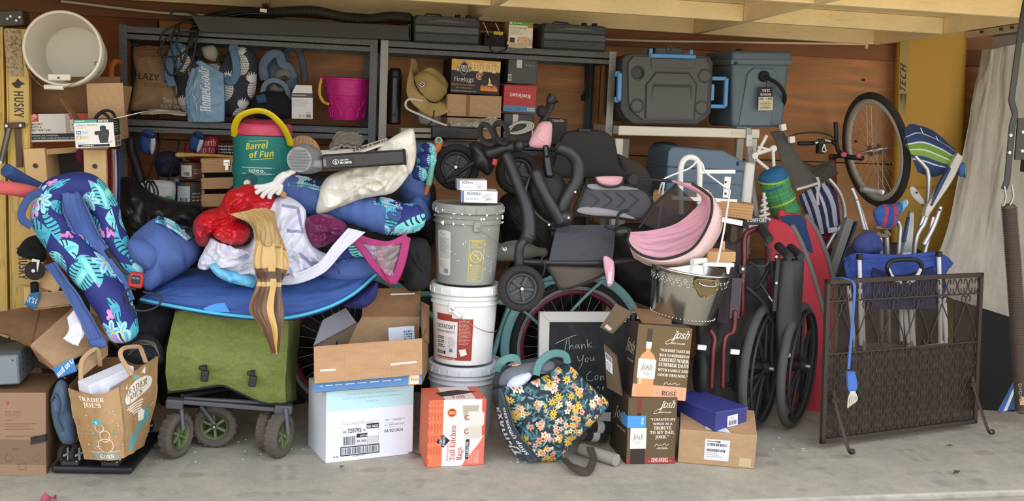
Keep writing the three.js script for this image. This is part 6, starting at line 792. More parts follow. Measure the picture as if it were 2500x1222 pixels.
{
const flor=tex(1024,1024,(g,w,h)=>{g.fillStyle='#22303a';g.fillRect(0,0,w,h);const wrap=(x,y,f)=>{for(const dx of[-w,0,w])for(const dy of[-h,0,h]){g.save();g.translate(x+dx,y+dy);f();g.restore();}};for(let i=0;i<800;i++){const x=rnd()*w,y=rnd()*h,a=rnd()*6.28,c=['#3f6a72','#547f80','#2f5058','#7a9f97'][i%4];wrap(x,y,()=>{g.rotate(a);g.fillStyle=c;g.beginPath();g.ellipse(0,0,9,30,0,0,7);g.fill();});}for(let cl=0;cl<40;cl++){const cx=(cl%6)*170+rr(-50,50),cy=((cl/6)|0)*150+rr(-40,40);for(let i=0;i<7;i++){const x=cx+rr(-62,62),y=cy+rr(-56,56),s=rr(.6,1.15),c=['#f0e3c8','#e3b27e','#d88f74','#f2d9a8','#e9b24a','#dcae9c'][(rnd()*6)|0],a=rnd()*6;wrap(x,y,()=>{g.rotate(a);g.scale(s,s);for(let p=0;p<5;p++){g.rotate(1.2566);g.fillStyle=c;g.beginPath();g.ellipse(0,-16,10,16,0,0,7);g.fill();}g.fillStyle='#8a4a24';g.beginPath();g.arc(0,0,7,0,7);g.fill();});}}for(let i=0;i<34;i++){const x=rnd()*w,y=rnd()*h,a=rnd()*6;wrap(x,y,()=>{g.rotate(a);for(let p=0;p<8;p++){g.rotate(.785);g.fillStyle='#e8b93f';g.beginPath();g.ellipse(0,-20,6,20,0,0,7);g.fill();}g.fillStyle='#7a4a1c';g.beginPath();g.arc(0,0,8,0,7);g.fill();});}});
flor.wrapS=flor.wrapT=THREE.RepeatWrapping;flor.repeat.set(2.1,2.1);const fm=mat(0xffffff,{map:flor,roughness:.75}),z=-4.26,teal=M.cloth(0x5f8a88);
const t=thing('tote_bag','large floral tote bag with teal handles slumped on the floor','bag');
part(t,'floral_panel',puff([[1222,950],[1266,944],[1310,928],[1352,908],[1381,888],[1402,900],[1420,920],[1452,950],[1484,980],[1470,1005],[1430,1045],[1390,1085],[1362,1118],[1312,1122],[1268,1098],[1250,1050],[1238,1000]],z,.1,.12,{n:130,k:20,fold:.016,wr:.03,wf:8,seed:17,pow:.45,c:[1345,1010]}),fm);
part(t,'side_panel',patch([[[1200,950,z-.06],[1210,1000,z-.04],[1225,1060,z-.02],[1262,1116,z+.0]],[[1212,948,z],[1224,1000,z+.03],[1242,1060,z+.05],[1290,1124,z+.05]],[[1226,946,z+.02],[1242,1000,z+.065],[1264,1060,z+.09],[1318,1124,z+.07]]],{thick:.008,wr:.012,wf:5,nu:40,nv:20}),print(160,512,(g,w,h)=>{g.fillStyle='#39454f';g.fillRect(0,0,w,h);g.save();g.translate(70,492);g.rotate(-Math.PI/2);txt(g,'TJ-maxx',0,0,92,'#e6e6e2','sans-serif','left',380);txt(g,'shop tjmaxx.com',20,56,46,'#e6e6e2','sans-serif','left',320);g.restore();}));
part(t,'back_rim',puff([[1205,945],[1215,905],[1262,882],[1330,872],[1380,885],[1400,905],[1350,915],[1270,950]],z-.16,.07,.05,{wr:.02,wf:14,fold:.01}),M.cloth(0x3e464b));part(t,'flower_rim',puff([[1240,890],[1262,880],[1276,890],[1268,902],[1248,902]],z-.1,.03,.02),fm);
part(t,'handle',strip([[1212,905,z-.1],[1222,885,z-.08],[1240,874,z-.08],[1258,874,z-.08],[1264,888,z-.08]],.035,.004,0,{up:V(0,.4,1)}),teal);part(t,'handle',strip([[1308,915,z+.0],[1318,885,z-.01],[1340,866,z-.02],[1362,862,z-.04],[1380,868,z-.06],[1386,888,z-.06]],.035,.004,0,{up:V(0,.3,1)}),teal);
solo('paper_bundle','crumpled white paper inside the floral tote bag','paper',puff([[1238,945],[1250,922],[1290,908],[1296,920],[1270,944]],z-.02,.03,.03,{fold:.012,wr:.02,wf:20}),mat(0xd2d6ee));solo('clothing_bundle','grey fabric bundle stuffed in the floral tote bag','cloth',puff([[1218,940],[1232,905],[1280,888],[1345,880],[1352,905],[1300,912],[1250,935]],z-.07,.05,.05,{fold:.02,wr:.02,wf:18,seed:6}),M.cloth(0x70757c));
}
{
const t=thing('webbing_strap','dark brown webbing strap lying on the floor beside the tote bag','strap');part(t,'webbing',strip([onY(1375,1118,.02),onY(1398,1138,.03),onY(1424,1150,.022),onY(1438,1146,.022),onY(1448,1120,.03),onY(1440,1090,.06)],.034,.005,0,{up:V(0,.5,1)}),M.cloth(0x453a30));
for(const[lab,x,y,r]of[['silver and black drink can lying beside the tote bag',1440,1052,.033],['upper silver can lying beside the tote bag',1452,1034,.03]]){const c=thing('drink_can',lab,'can'),a=at(x-18,y+6,-4.38),b=at(x+36,y+10,-4.42);if(r>.031){const d=a.y-.0;}part(c,'can_body',cyl(a,b,r,r,28),mat(0x4b4f4e,{roughness:.3,metalness:.7}));part(c,'can_end',disc(a,a.clone().sub(b),r*.9,.004),M.steel);part(c,'label_band',cyl(a.clone().lerp(b,.3),a.clone().lerp(b,.6),r*1.01,r*1.01,28),mat(0xb9b4a8,{roughness:.4}));}
solo('pvc_tube','pale grey tube lying on the floor behind the lower wine box','tube',cyl(onY(1420,1095,.028),onY(1505,1122,.03),.026,.026,24),mat(0x9b958a,{roughness:.6}));
}
{
const z=-4.74,f=frame([1312,1035,z-.0],[1560,1030,z],[1304,760,z-.06]),w=f.w,h=f.h,fw=.05,t=thingAt('chalkboard','white framed chalkboard with handwritten thanks behind the tote bag','sign',f),wm=mat(0xe2dfd6,{roughness:.45});
part(t,'board_surface',faceUV(new RoundedBoxGeometry(w-.02,h-.02,.01,1,.002),w-.02,h-.02,.01).translate(w/2,h/2,-.012),[M.black,M.black,M.black,M.black,print(768,900,(g,W0,H0)=>{g.fillStyle='#2c2e2f';g.fillRect(0,0,W0,H0);g.fillStyle='rgba(150,150,150,.05)';for(let i=0;i<50;i++){g.beginPath();g.ellipse(rnd()*W0,rnd()*H0,90,30,rnd()*3,0,7);g.fill();}g.strokeStyle='#d7d7d3';g.lineCap='round';g.lineWidth=5;g.save();g.translate(-31,50);g.scale(.8,.8);const S=(...p)=>{g.beginPath();g.moveTo(p[0],p[1]);for(let i=2;i<p.length;i+=4)g.quadraticCurveTo(p[i],p[i+1],p[i+2],p[i+3]);g.stroke();};
S(180,250,290,190,380,160);S(290,215,280,290,270,330);S(310,190,315,260,318,310,330,260,345,265,352,280,356,305);S(405,262,372,262,378,292,388,306,408,270,406,285,416,300);S(432,255,436,280,438,298,446,255,462,258,470,280,474,292);S(488,205,494,260,500,296);S(532,240,504,262,500,268,522,276,540,290);S(400,380,402,430,420,432,450,420,455,372);S(455,372,452,470,420,510);S(490,400,468,410,478,440,500,444,506,415,500,398,490,400);S(525,390,522,430,540,432,556,420,560,385,558,420,570,428);S(540,540,480,560,496,630,520,652,556,630);S(590,585,566,600,578,630,600,634,606,602,598,582,590,585);S(630,590,628,620,632,636,640,590,656,594,662,616,664,632);S(600,720,596,700,610,700,622,720,622,740);S(650,725,670,715,662,705,640,712,660,745);g.restore();},{roughness:.85}),M.black]);
const mit=(a)=>plate(a,.03,.003);part(t,'frame_rail',mit([[0,h],[w,h],[w-fw,h-fw],[fw,h-fw]]),wm);part(t,'frame_rail',mit([[0,0],[fw,fw],[fw,h-fw],[0,h]]),wm);part(t,'frame_rail',mit([[w,0],[w,h],[w-fw,h-fw],[w-fw,fw]]),wm);part(t,'frame_rail',mit([[0,0],[w,0],[w-fw,fw],[fw,fw]]),wm);
for(const[x,h1]of[[.08,f.o.y],[w-.08,f.o.y]])part(t,'leg',box(.03,h1-.004,.02,x,-h1/2+.01,-.02,.003),wm);
}
const joshSide='#3a2c1f',josh=(o)=>print(512,640,(g,w,h)=>{
g.fillStyle=o.bg;g.fillRect(0,0,w,h);paperNoise(g,w,h,50,.06);const c='#efe6d8';
g.save();g.translate(330,100);g.transform(1,0,-.25,1,0,0);g.font='italic 92px serif';g.fillStyle=c;g.fillText('Josh',0,0,150);g.strokeStyle=c;g.lineWidth=4;g.beginPath();g.moveTo(40,-60);g.bezierCurveTo(30,40,-20,70,-50,50);g.bezierCurveTo(-40,10,20,0,60,-10);g.stroke();g.restore();txt(g,'JOSH CELLARS',322,150,18,c,'serif','left',130);
g.fillStyle=o.neck;g.fillRect(92,o.by,50,o.foil);g.fillStyle=o.wine;g.beginPath();g.moveTo(98,o.by+o.foil);g.lineTo(136,o.by+o.foil);g.lineTo(138,o.by+200);g.quadraticCurveTo(192,o.by+230,192,o.by+290);g.lineTo(192,o.bot);g.lineTo(42,o.bot);g.lineTo(42,o.by+290);g.quadraticCurveTo(42,o.by+230,96,o.by+200);g.fill();if(o.hl){g.fillStyle=o.hl;g.fillRect(56,o.by+270,22,o.bot-o.by-275);}g.fillStyle='#e9e2d2';if(o.collar)g.fillRect(92,o.by+o.foil-4,50,56);g.fillRect(34,o.ly,166,o.lh);g.save();g.translate(64,o.ly+o.lh*.55);g.font='italic 66px serif';g.fillStyle='#4a4038';g.fillText('Josh',0,0,106);g.restore();lines(g,90,o.ly+o.lh*.66,70,2,12,5,'#8b8272');
g.textAlign='center';o.text.forEach((s,i)=>{g.font=`bold ${o.big?.includes(i) ? 42 : 33}px serif`;g.fillStyle=c;g.fillText(s,366,222+i*43,286);});g.strokeStyle=c;g.lineWidth=4;g.beginPath();const sy=222+o.text.length*43+26;g.moveTo(290,sy+10);g.bezierCurveTo(320,sy-50,320,sy+20,350,sy-10);g.bezierCurveTo(380,sy+20,390,sy-50,410,sy);g.lineTo(440,sy-14);g.stroke();g.fillRect(320,sy+16,100,3);txt(g,'OWNER & WINEMAKER',370,sy+34,12,c,'sans-serif','center',120);
const bt=640-o.bh;g.fillStyle=o.band;g.fillRect(0,bt,w,o.bh);if(o.over){g.fillStyle=o.wine;g.fillRect(42,bt,150,o.bh);}txt(g,o.name,350,640-o.bh*.3,54,o.nc,'serif','center',180);g.fillStyle=o.nc;g.fillRect(226,640-o.bh*.45,20,3);g.fillRect(456,640-o.bh*.45,20,3);
});
const joshL=print(384,640,(g,w,h)=>{g.fillStyle=joshSide;g.fillRect(0,0,w,h);paperNoise(g,w,h,40,.08);g.save();g.translate(90,260);g.transform(1,.1,-.2,1,0,0);g.font='italic 150px serif';g.fillStyle='#d8cdbd';g.fillText('Josh',0,0,240);g.restore();txt(g,'JOSH CELLARS',150,350,26,'#cfc4b4','serif','left',190);});
{
const dk=mat(0x4a3a2a,{roughness:.7});
const f2=frame([1528,1133],[1648,1131],[1524,970,-4.2]),t2=carton('wine_box','brown red-wine box at floor level with blue tape, under the rosé box','box',f2,.27,{pz:josh({bh:66,bg:'#5e4a2b',neck:'#7a2a24',foil:140,wine:'#2b2019',by:6,bot:640,ly:290,lh:200,band:'#93302f',name:'ZINFANDEL',nc:'#eadfd4',over:1,text:['"I CREATED MY','WINES AS A','TRIBUTE','TO MY DAD,','JOSH."'],big:[2,3,4]}),nx:joshL,px:dk,py:dk},{base:dk});
part(t2,'blue_tape',box(f2.w*.37,.05,.0012,f2.w*.185,f2.h*.64,.0008,.0003),print(128,64,(g)=>{g.fillStyle='#4a94d8';g.fillRect(0,0,128,64);g.save();g.translate(96,8);g.rotate(Math.PI/2);txt(g,'lbnbɿ',0,0,22,'#d7e6f4','sans-serif','left',50);g.restore();}));part(t2,'blue_tape',box(.0012,.05,.09,-.0008,f2.h*.64,-.045,.0003),mat(0x4a94d8));
const f1=frame([1541,968,-4.22],[1674,979,-4.19],[1568,790,-4.25]),t1=carton('wine_box','brown rosé wine box tilted on top of the red-wine box','box',f1,.27,{pz:josh({bh:118,bg:'#68512f',neck:'#3d3226',foil:120,collar:1,wine:'#dd9a66',hl:'#efc39a',by:34,bot:640,ly:300,lh:170,band:'#dba07c',name:'ROSÉ',nc:'#3d2a1c',over:1,text:['"OUR ROSÉ TAKES ME','BACK TO MEMORIES OF','CAREFREE WARM,','SUMMER DAYS','WITH FAMILY AND','GOOD FRIENDS."'],big:[2,3]}),nx:joshL,px:dk,py:dk},{base:dk});
part(t1,'top_flap',panel([[1504,740,-4.5],[1544,762,-4.4],[1494,814,-4.36],[1465,798,-4.44]],.004),print(128,128,(g)=>{g.fillStyle='#7d6a54';g.fillRect(0,0,128,128);g.fillStyle='#e3dccf';g.beginPath();g.arc(50,100,9,0,7);g.arc(64,102,9,0,7);g.arc(78,104,9,0,7);g.fill();}));part(t1,'top_flap',panel([[1544,750,-4.5],[1640,762,-4.5],[1640,800,-4.3],[1570,790,-4.28]],.003),M.kraftDark);t1.children.slice(-2).forEach((c)=>{c.applyMatrix4(new THREE.Matrix4().compose(f1.o,f1.q,V(1,1,1)).invert());});
const fl=thing('carton_flap','loose brown carton flap with a white barcode label beside the rosé box','box');part(fl,'flap_panel',panel([[1474,838,-4.36],[1505,868,-4.3],[1519,966,-4.26],[1482,945,-4.34]],.004),mat(0x6a563f,{roughness:.8}));part(fl,'barcode_label',panel([[1478,858,-4.345],[1494,874,-4.315],[1496,914,-4.305],[1480,900,-4.335]],.001),print(96,128,(g)=>{g.fillStyle='#d9dce2';g.fillRect(0,0,96,128);g.save();g.translate(0,0);bars(g,12,16,70,34,20);lines(g,14,64,60,5,8,5,'#666');g.restore();}));
const bt=thing('wine_bottle','dark capped bottle neck rising from the open rosé box','bottle'),bo=at(1546,772,-4.42);part(bt,'bottle_neck',cyl(V(bo.x,bo.y-.12,bo.z),V(bo.x,bo.y-.01,bo.z),.014),M.blackGloss);part(bt,'cap',cyl(V(bo.x,bo.y-.012,bo.z),V(bo.x,bo.y+.014,bo.z),.016),M.black);
const fb=frame([1654,1128],[1841,1145],[1658,1047,-4.16]),t3=carton('shipping_box','flat brown shipping box with a white label on the floor right of the wine boxes','box',fb,.24,{py:M.kraftPale}),lb=print(160,160,(g,w,h)=>{g.fillStyle='#e6e4e4';g.fillRect(0,0,w,h);bars(g,14,30,130,20,30);bars(g,14,74,120,20,30);lines(g,14,12,100,1,8,6,'#333');lines(g,14,104,110,3,9,4,'#888');g.fillStyle='#222';g.fillRect(76,8,22,14);txt(g,'21',78,20,12,'#fff');});
part(t3,'shipping_label',box(fb.w*.32,fb.h*.62,.001,fb.w*.5,fb.h*.48,.0006,.0003),lb);part(t3,'packing_paper',panel([V(fb.w*.26,fb.h+.002,-.2),V(fb.w*.5,fb.h+.002,-.12),V(fb.w*.66,fb.h+.004,.0),V(fb.w*.34,fb.h+.003,-.02)],.002),M.white);part(t3,'clear_tape',box(.05,.04,.0006,fb.w-.04,.03,.0004,.0001),mat(0xcdb68c,{roughness:.25}));
const top=fb.h*.98,ty=local(fb,0,fb.h).y+.003,s0=onY(1745,1053,ty),fs=frame(s0,onY(1843,1050,ty),[1747,1007,s0.z]);fs.q.multiply(new THREE.Quaternion().setFromAxisAngle(V(0,1,0),20*D));const t4=carton('shoe_box','royal blue shoe box with a white barcode sticker on the brown shipping box','box',fs,.3,{},{base:mat(0x33387c,{roughness:.5}),r:.003});part(t4,'lid',box(fs.w+.006,.012,.306,fs.w/2,fs.h-.002,-.15,.003),mat(0x3a3f88,{roughness:.5}));part(t4,'barcode_sticker',rot(box(fs.w*.33,fs.h*.6,.001,0,0,0,.0003),0,0,4).translate(fs.w*.54,fs.h*.44,.001),print(96,80,(g)=>{g.fillStyle='#e6e6e8';g.fillRect(0,0,96,80);bars(g,10,40,74,30,22);lines(g,14,14,60,3,7,4,'#888');}));
}
{
const t=thing('steel_tub','shiny oval steel tub with brass-toned handle plate tilted on the rosé box','tub'),ax=V(.1,1,.08).normalize(),o=at(1664,776,-4.5),st=mat(0xc9c8c4,{roughness:.2,metalness:1}),q=new THREE.Quaternion().setFromUnitVectors(V(0,1,0),ax),h=.235,tf=(g)=>{g.scale(1,1,.82);g.applyQuaternion(q);g.translate(o.x,o.y,o.z);return g;};
part(t,'tub_shell',tf(lathe([[0,.006],[.136,.006],[.14,0],[.147,.004],[.15,.03],[.178,h-.02],[.182,h-.01],[.187,h],[.182,h+.004],[.176,h-.006],[.146,.03],[0,.012]],72)),st);
part(t,'rim_roll',tf(new THREE.TorusGeometry(.184,.006,10,72).rotateX(Math.PI/2).translate(0,h,0)),st);for(const[y,r,k]of[[.022,.1505,52],[.038,.1525,0]])for(let i=0;i<k;i++){const a=(i/k)*6.283;part(t,'rivet',tf(new THREE.SphereGeometry(.004,8,6).translate(Math.sin(a)*r,y,Math.cos(a)*r)),st);}
const L=[];for(let i=0;i<30;i++)for(const[y,s]of[[.2,1],[.18,-1],[.192,1]]){const a=(i/30)*6.283+(s<0?.1:y>.195?0:.05),r=.15+((y-.03)/(h-.05))*.028+.001;if(Math.abs(((a-.12+Math.PI)%6.283)-Math.PI)<.3)continue;const g=new THREE.TorusGeometry(.007,.0016,6,16,4.4);g.rotateZ(s>0?.6:3.6);g.rotateY(a);g.translate(Math.sin(a)*r,y,Math.cos(a)*r);L.push(tf(g));}part(t,'embossed_scrolls',L,st);
const hp=plate([[-.062,.01],[-.05,.024],[.052,.024],[.062,.008],[.056,-.03],[.016,-.064],[-.012,-.064],[-.056,-.012]],.006,.002).rotateX(7*D).rotateY(6*D).translate(.02,.2,.1475+.006);const br=mat(0x94865f,{roughness:.4,metalness:.8});const tf2=(g)=>{g.applyQuaternion(q);g.translate(o.x,o.y,o.z);return g;};const pl=part(t,'handle_plate',tf2(hp),br);for(const[x,y]of[[-.03,.17],[.07,.21],[.07,.185],[.018,.145],[.034,.145]])part(pl,'rivet',tf2(disc(V(x,y,.158),V(0,.1,1),.004,.006,12)),br);part(pl,'drop_handle',tf2(rod([V(-.02,.222,.158),V(-.022,.2,.178),V(.056,.198,.178),V(.058,.22,.158)],.0045)),st);
}
{
const p=M.wood;for(const[lab,a,b,c,d]of[['long wooden board behind the pink canopy, resting across the tub boards',[1590,503,-4.98],[1835,538,-4.78],[1588,466,-4.98],.09],['short wooden block standing in the steel tub',[1726,640,-4.5],[1796,640,-4.5],[1727,614,-4.5],.12],['small wooden peg above the block in the tub',[1762,612,-4.52],[1770,612,-4.52],[1764,588,-4.52],.012]])solo('wooden_board',lab,'board',(()=>{const g=fboxG(a,b,c,d,.004);return uvFit(g);})(),p);
const t=thing('wire_rack','white coated wire rack with stubby feet resting on the steel tub','rack'),wm=M.whiteGloss;part(t,'rack_bar',fboxG([1716,650,-4.37],[1793,652,-4.37],[1716,640,-4.37],.03,.004),wm);for(const x of[1722,1778])part(t,'foot',cyl([x,650,-4.37],[x-1,668,-4.37],.011,.006),wm);part(t,'rack_bar',fboxG([1760,542,-4.5],[1812,552,-4.46],[1760,530,-4.5],.04,.004),wm);part(t,'rack_arm',cyl([1690,640,-4.34],[1724,634,-4.36],.016,.01),wm);
const h=thing('coat_hanger','white wire coat hanger hooked over the white tube frame','hanger');part(h,'hanger_wire',tube([[1608,470,-4.72],[1622,436,-4.7],[1680,412,-4.68],[1694,402,-4.68],[1700,394,-4.68],[1708,392,-4.68],[1716,402,-4.67],[1722,420,-4.66],[1770,456,-4.6],[1782,464,-4.58],[1780,480,-4.55],[1768,560,-4.42],[1752,640,-4.33]],.0045,{n:100,m:8,tension:.2}),M.whiteGloss);part(h,'hanger_wire',tube([[1622,436,-4.7],[1618,470,-4.7],[1606,560,-4.7]],.0045),M.whiteGloss);
const f=thing('tube_frame','white metal tube frame with a bent top in front of the blue cooler','frame');part(f,'bent_tube',tube([[1662,520,-4.86],[1661,460,-4.86],[1662,410,-4.86],[1672,388,-4.86],[1690,384,-4.86],[1704,394,-4.86],[1708,415,-4.86],[1707,470,-4.86],[1706,520,-4.86]],.0145,{n:90,m:16}),M.whiteGloss);part(f,'cross_bar',fboxG([1712,424,-4.85],[1796,424,-4.85],[1712,414,-4.85],.012),M.whiteGloss);part(f,'cross_bar',fboxG([1640,488,-4.84],[1800,496,-4.84],[1640,478,-4.84],.02),M.whiteGloss);const sb=part(f,'slotted_bracket',fboxG([1764,482,-4.83],[1780,483,-4.83],[1765,430,-4.83],.004,.001),M.alu);for(const y of[442,456,470])part(sb,'slot',fboxG([1770,y+5,-4.826],[1774,y+5,-4.826],[1770,y,-4.826],.003,.001),M.black);
}
{
const t=thing('bicycle','teal cruiser bicycle with red rims standing behind the chalkboard and buckets','bicycle'),z=-4.98,teal=mat(0x7fb0b3,{roughness:.35}),rr2=mat(0x8c3348,{roughness:.4,metalness:.3}),ax=V(.06,0,1).normalize();
for(const[x,y]of[[1398,885],[856,900]]){const o=at(x,y,z);o.y=.335;const wh=part(t,'wheel',torus(o,ax,.305,.027,72,14),M.rubber);part(wh,'whitewall',[torus(o.clone().addScaledVector(ax,.012),ax,.292,.016,72,8)],mat(0x8b8a86,{roughness:.7}));part(wh,'rim',torus(o,ax,.268,.013,64,10),rr2);const S=[];for(let i=0;i<30;i++){const a=(i/30)*6.283,b=a+(i%2?.5:-.5),u=ax.clone().cross(V(0,1,0)).normalize(),P=(r,q,d)=>o.clone().addScaledVector(u,Math.cos(q)*r).add(V(0,Math.sin(q)*r,0)).addScaledVector(ax,d);S.push(cyl(P(.02,b,i%4<2?.02:-.02),P(.262,a,0),.0011,.0011,5));}part(wh,'spokes',S,M.alu).userData.kind='stuff';part(wh,'hub',disc(o,ax,.022,.07),M.alu);
const u=V(1,0,-.06).normalize(),F=[];for(let i=0;i<=30;i++){const a=x>1000?mix(-.3,3.3,i/30):mix(.3,2.6,i/30);F.push(o.clone().addScaledVector(u,Math.cos(a)*.35).add(V(0,Math.sin(a)*.35,0)));}part(t,'fender',sweep(F,.024,{n:60,m:12,wide:1.1,flat:.4,up:undefined}),teal);}
const b=(p,r)=>part(t,'frame_tube',tube(p,r,{n:30}),teal);b([[1248,735,z],[1228,790,z],[1205,862,z],[1196,900,z]],.014);b([[1390,885,z+.06],[1300,900,z+.06],[1196,905,z]],.01);b([[1392,880,z+.06],[1325,800,z+.05],[1250,735,z+.02]],.009);b([[1196,900,z],[1100,800,z],[960,720,z],[905,720,z]],.016);b([[1245,740,z],[1100,720,z],[905,715,z]],.014);b([[905,705,z],[880,800,z],[857,898,z+.05]],.012);b([[1330,692,z+.06],[1400,684,z+.06],[1480,678,z+.06]],.009);b([[1330,700,z-.06],[1400,692,z-.06],[1480,686,z-.06]],.009);b([[1472,684,z+.07],[1430,722,z+.07],[1394,760,z+.07]],.008);b([[1325,708,z+.05],[1300,730,z+.05]],.012);
part(t,'saddle',puff([[1215,712],[1225,690],[1262,690],[1272,706],[1250,722],[1225,724]],z,.06,.06),M.black);part(t,'crank',disc([1198,905,z+.05],V(0,0,1),.08,.006),M.alu);
}
// ---------- black and pink push tricycle, canopy down ----------
{
const t=thing('tricycle','black and pink toddler push tricycle with a fallen pink canopy, wedged behind the buckets','tricycle'),k=mat(0x262628,{roughness:.42}),k2=mat(0x1f1f20,{roughness:.75}),pk=M.cloth(0xd7a2b0),pl=M.cloth(0xe2c3c0),gr=M.cloth(0x8d8a90),z=-4.62;
const B=(p,r,m=k,o={})=>part(t,'frame_tube',sweep(p,r,{n:50,m:16,...o}),m);
const wheel=(x,y,zz,R,ax)=>{const o=at(x,y,zz),q=new THREE.Quaternion().setFromUnitVectors(V(0,1,0),ax.normalize()),tf=(g)=>{g.applyQuaternion(q);g.translate(o.x,o.y,o.z);return g;};const wh=part(t,'wheel',tf(lathe([[R*.66,-.02],[R*.8,-.026],[R*.95,-.022],[R,-.01],[R,.01],[R*.95,.022],[R*.8,.026],[R*.66,.02],[R*.66,-.02]],56)),M.rubber);const L=[tf(lathe([[0,.008],[R*.16,.008],[R*.16,-.02]].reverse(),24)),tf(lathe([[R*.54,-.018],[R*.68,-.02],[R*.68,.02],[R*.54,.018],[R*.54,-.018]],48)),tf(new THREE.CylinderGeometry(R*.58,R*.58,.004,40))];for(let i=0;i<5;i++)L.push(tf(rot(box(R*.16,.022,R*.5,0,.004,R*.34,.003),0,i*72+12,0)));part(wh,'rim',L,mat(0x424548,{roughness:.5}));part(wh,'axle_bolt',tf(new THREE.CylinderGeometry(R*.07,R*.07,.05,14)),M.alu);};
wheel(1114,408,-4.95,half(1058,1170,408,-4.95),V(-.25,.1,1));wheel(1272,703,-4.5,half(1217,1329,703,-4.5),V(.0,.05,1));wheel(1262,422,-5.1,half(1212,1316,422,-5.1),V(.1,0,1));
part(t,'fork_shield',puff([[1146,352],[1160,343],[1180,352],[1194,362],[1204,376],[1206,404],[1192,428],[1172,416],[1152,404],[1150,376]],z-.16,.06,.05,{pow:.4}),k);part(t,'fork_leg',sweep([[1158,396,z-.14],[1130,414,z-.16],[1104,432,z-.18],[1090,444,z-.2]],.014,{flat:.7}),k);part(t,'pedal',fboxG([1090,450,z-.16],[1126,436,z-.16],[1086,440,z-.16],.05,.008),k2);
B([[1192,374,z-.1],[1225,363,z-.08],[1262,355,z-.06],[1290,350,z-.06],[1336,338,z-.06]],(q)=>mix(.031,.016,sm(.35,.6,q)));part(t,'clamp_collar',cyl([1196,373,z-.1],[1204,370,z-.1],.034),k2);part(t,'clamp_knob',puff(ring((a)=>[1267+Math.cos(a)*13,354+Math.sin(a)*17],12),z-.03,.03,.03),k);part(t,'red_lever',fboxG([1201,402,z-.06],[1213,404,z-.06],[1203,386,z-.06],.014,.004),mat(0xb0282c,{roughness:.4}));
for(const p of[[[1172,318],[1178,306],[1190,306],[1200,318],[1206,338],[1198,350],[1184,346],[1174,334]],[[1206,312],[1214,302],[1230,302],[1238,316],[1238,340],[1228,348],[1214,338],[1208,326]]])part(t,'toe_strap',sweep(p.map(([x,y],i)=>[x,y,z+.02*Math.sin(i*.8)]),1,{closed:true,n:50,m:8,wide:.014,flat:.003,up:V(.4,.3,1)}),k2);part(t,'strap_base',fboxG([1180,352,z-.02],[1242,345,z-.02],[1178,342,z-.02],.05,.006),k2);
const hp=part(t,'handle_pad',puff([[1292,346],[1304,322],[1316,302],[1330,296],[1346,300],[1347,330],[1342,360],[1322,362],[1296,358]],z-.02,.035,.03,{wr:.008,wf:20}),pk);part(hp,'pad_print',tube([[1326,322,z+.017],[1316,330,z+.02],[1322,340,z+.02],[1330,344,z+.018]],.0016,{m:5}),M.white);
B([[1348,240,z-.12],[1342,262,z-.1],[1332,280,z-.08],[1324,300,z-.06]],(q)=>mix(.022,.016,q));part(t,'bell_knob',puff(ring((a)=>[1322+Math.cos(a)*12,272+Math.sin(a)*15],12),z-.05,.03,.03),k2);part(t,'horn_mouth',cyl([1340,250,z-.1],[1352,238,z-.1],.018,.03),k);
B([[1332,358,z],[1336,390,z+.01],[1341,428,z+.03]],(q)=>mix(.014,.022,sm(.3,.4,q)),mat(0x1a1a1b,{roughness:.25}));
B([[1236,378,z-.04],[1262,440,z],[1284,498,z+.04],[1291,545,z+.06],[1289,580,z+.07]],(q)=>mix(.026,.034,q));B([[1287,578,z+.07],[1272,596,z+.08],[1267,616,z+.08],[1267,648,z+.08]],.021);part(t,'joint_collar',cyl([1293,570,z+.07],[1284,586,z+.07],.032),k2);B([[1268,638,z+.06],[1380,641,z+.06],[1476,640,z+.06],[1560,632,z+.04],[1620,620,z]],.014);
part(t,'seat_shell',puff([[1300,420],[1325,404],[1360,420],[1382,450],[1392,490],[1380,540],[1350,545],[1312,515],[1288,470]],z-.02,.07,.06,{pow:.4}),k2);part(t,'shell_edge',tube([[1296,425,z+.02],[1284,470,z+.04],[1306,518,z+.05],[1340,544,z+.05],[1366,548,z+.04]],.008),k);
B([[1366,360,z+.04],[1392,372,z+.05],[1409,398,z+.05],[1408,438,z+.05],[1392,466,z+.05],[1374,500,z+.05],[1360,545,z+.04]],.03);B([[1308,420,z+.04],[1324,460,z+.06],[1345,500,z+.07],[1368,540,z+.07]],.027);part(t,'hub_joint',puff(ring((a)=>[1380+Math.cos(a)*20,530+Math.sin(a)*22],12),z+.06,.04,.04),k);for(const[x,y]of[[1388,531],[1340,548],[1404,468]])part(t,'bolt',disc([x,y,z+.105],V(0,0,1),.005,.006,10),M.alu);
const sp=part(t,'seat_pad',puff([[1408,500],[1420,470],[1432,448],[1470,446],[1524,452],[1570,462],[1592,490],[1590,520],[1560,535],[1500,530],[1440,526],[1404,520]],z+.0,.045,.03,{pow:.35,n:90}),M.cloth(0x4a4950));part(sp,'pad_piping',tube([[1408,500,z+.02],[1420,470,z+.02],[1432,448,z+.02],[1470,445,z+.02],[1524,451,z+.02],[1570,461,z+.02],[1592,490,z+.02],[1590,521,z+.02],[1560,536,z+.02],[1500,531,z+.02],[1440,527,z+.02],[1404,520,z+.02]],.006,{closed:true,n:120}),k2);
part(sp,'pad_side',puff([[1408,516],[1420,505],[1460,505],[1510,515],[1552,534],[1500,529],[1440,525]],z+.035,.016,.01),gr);part(sp,'pad_side',puff([[1434,450],[1470,448],[1524,453],[1560,462],[1500,464],[1445,462]],z+.035,.012,.01),gr);for(let i=0;i<4;i++)part(sp,'quilting',tube([[1440+i*32,470,z+.046],[1464+i*32,488,z+.05],[1442+i*32,506,z+.046]],.0022,{m:5,tension:0}),M.cloth(0x3a393f));
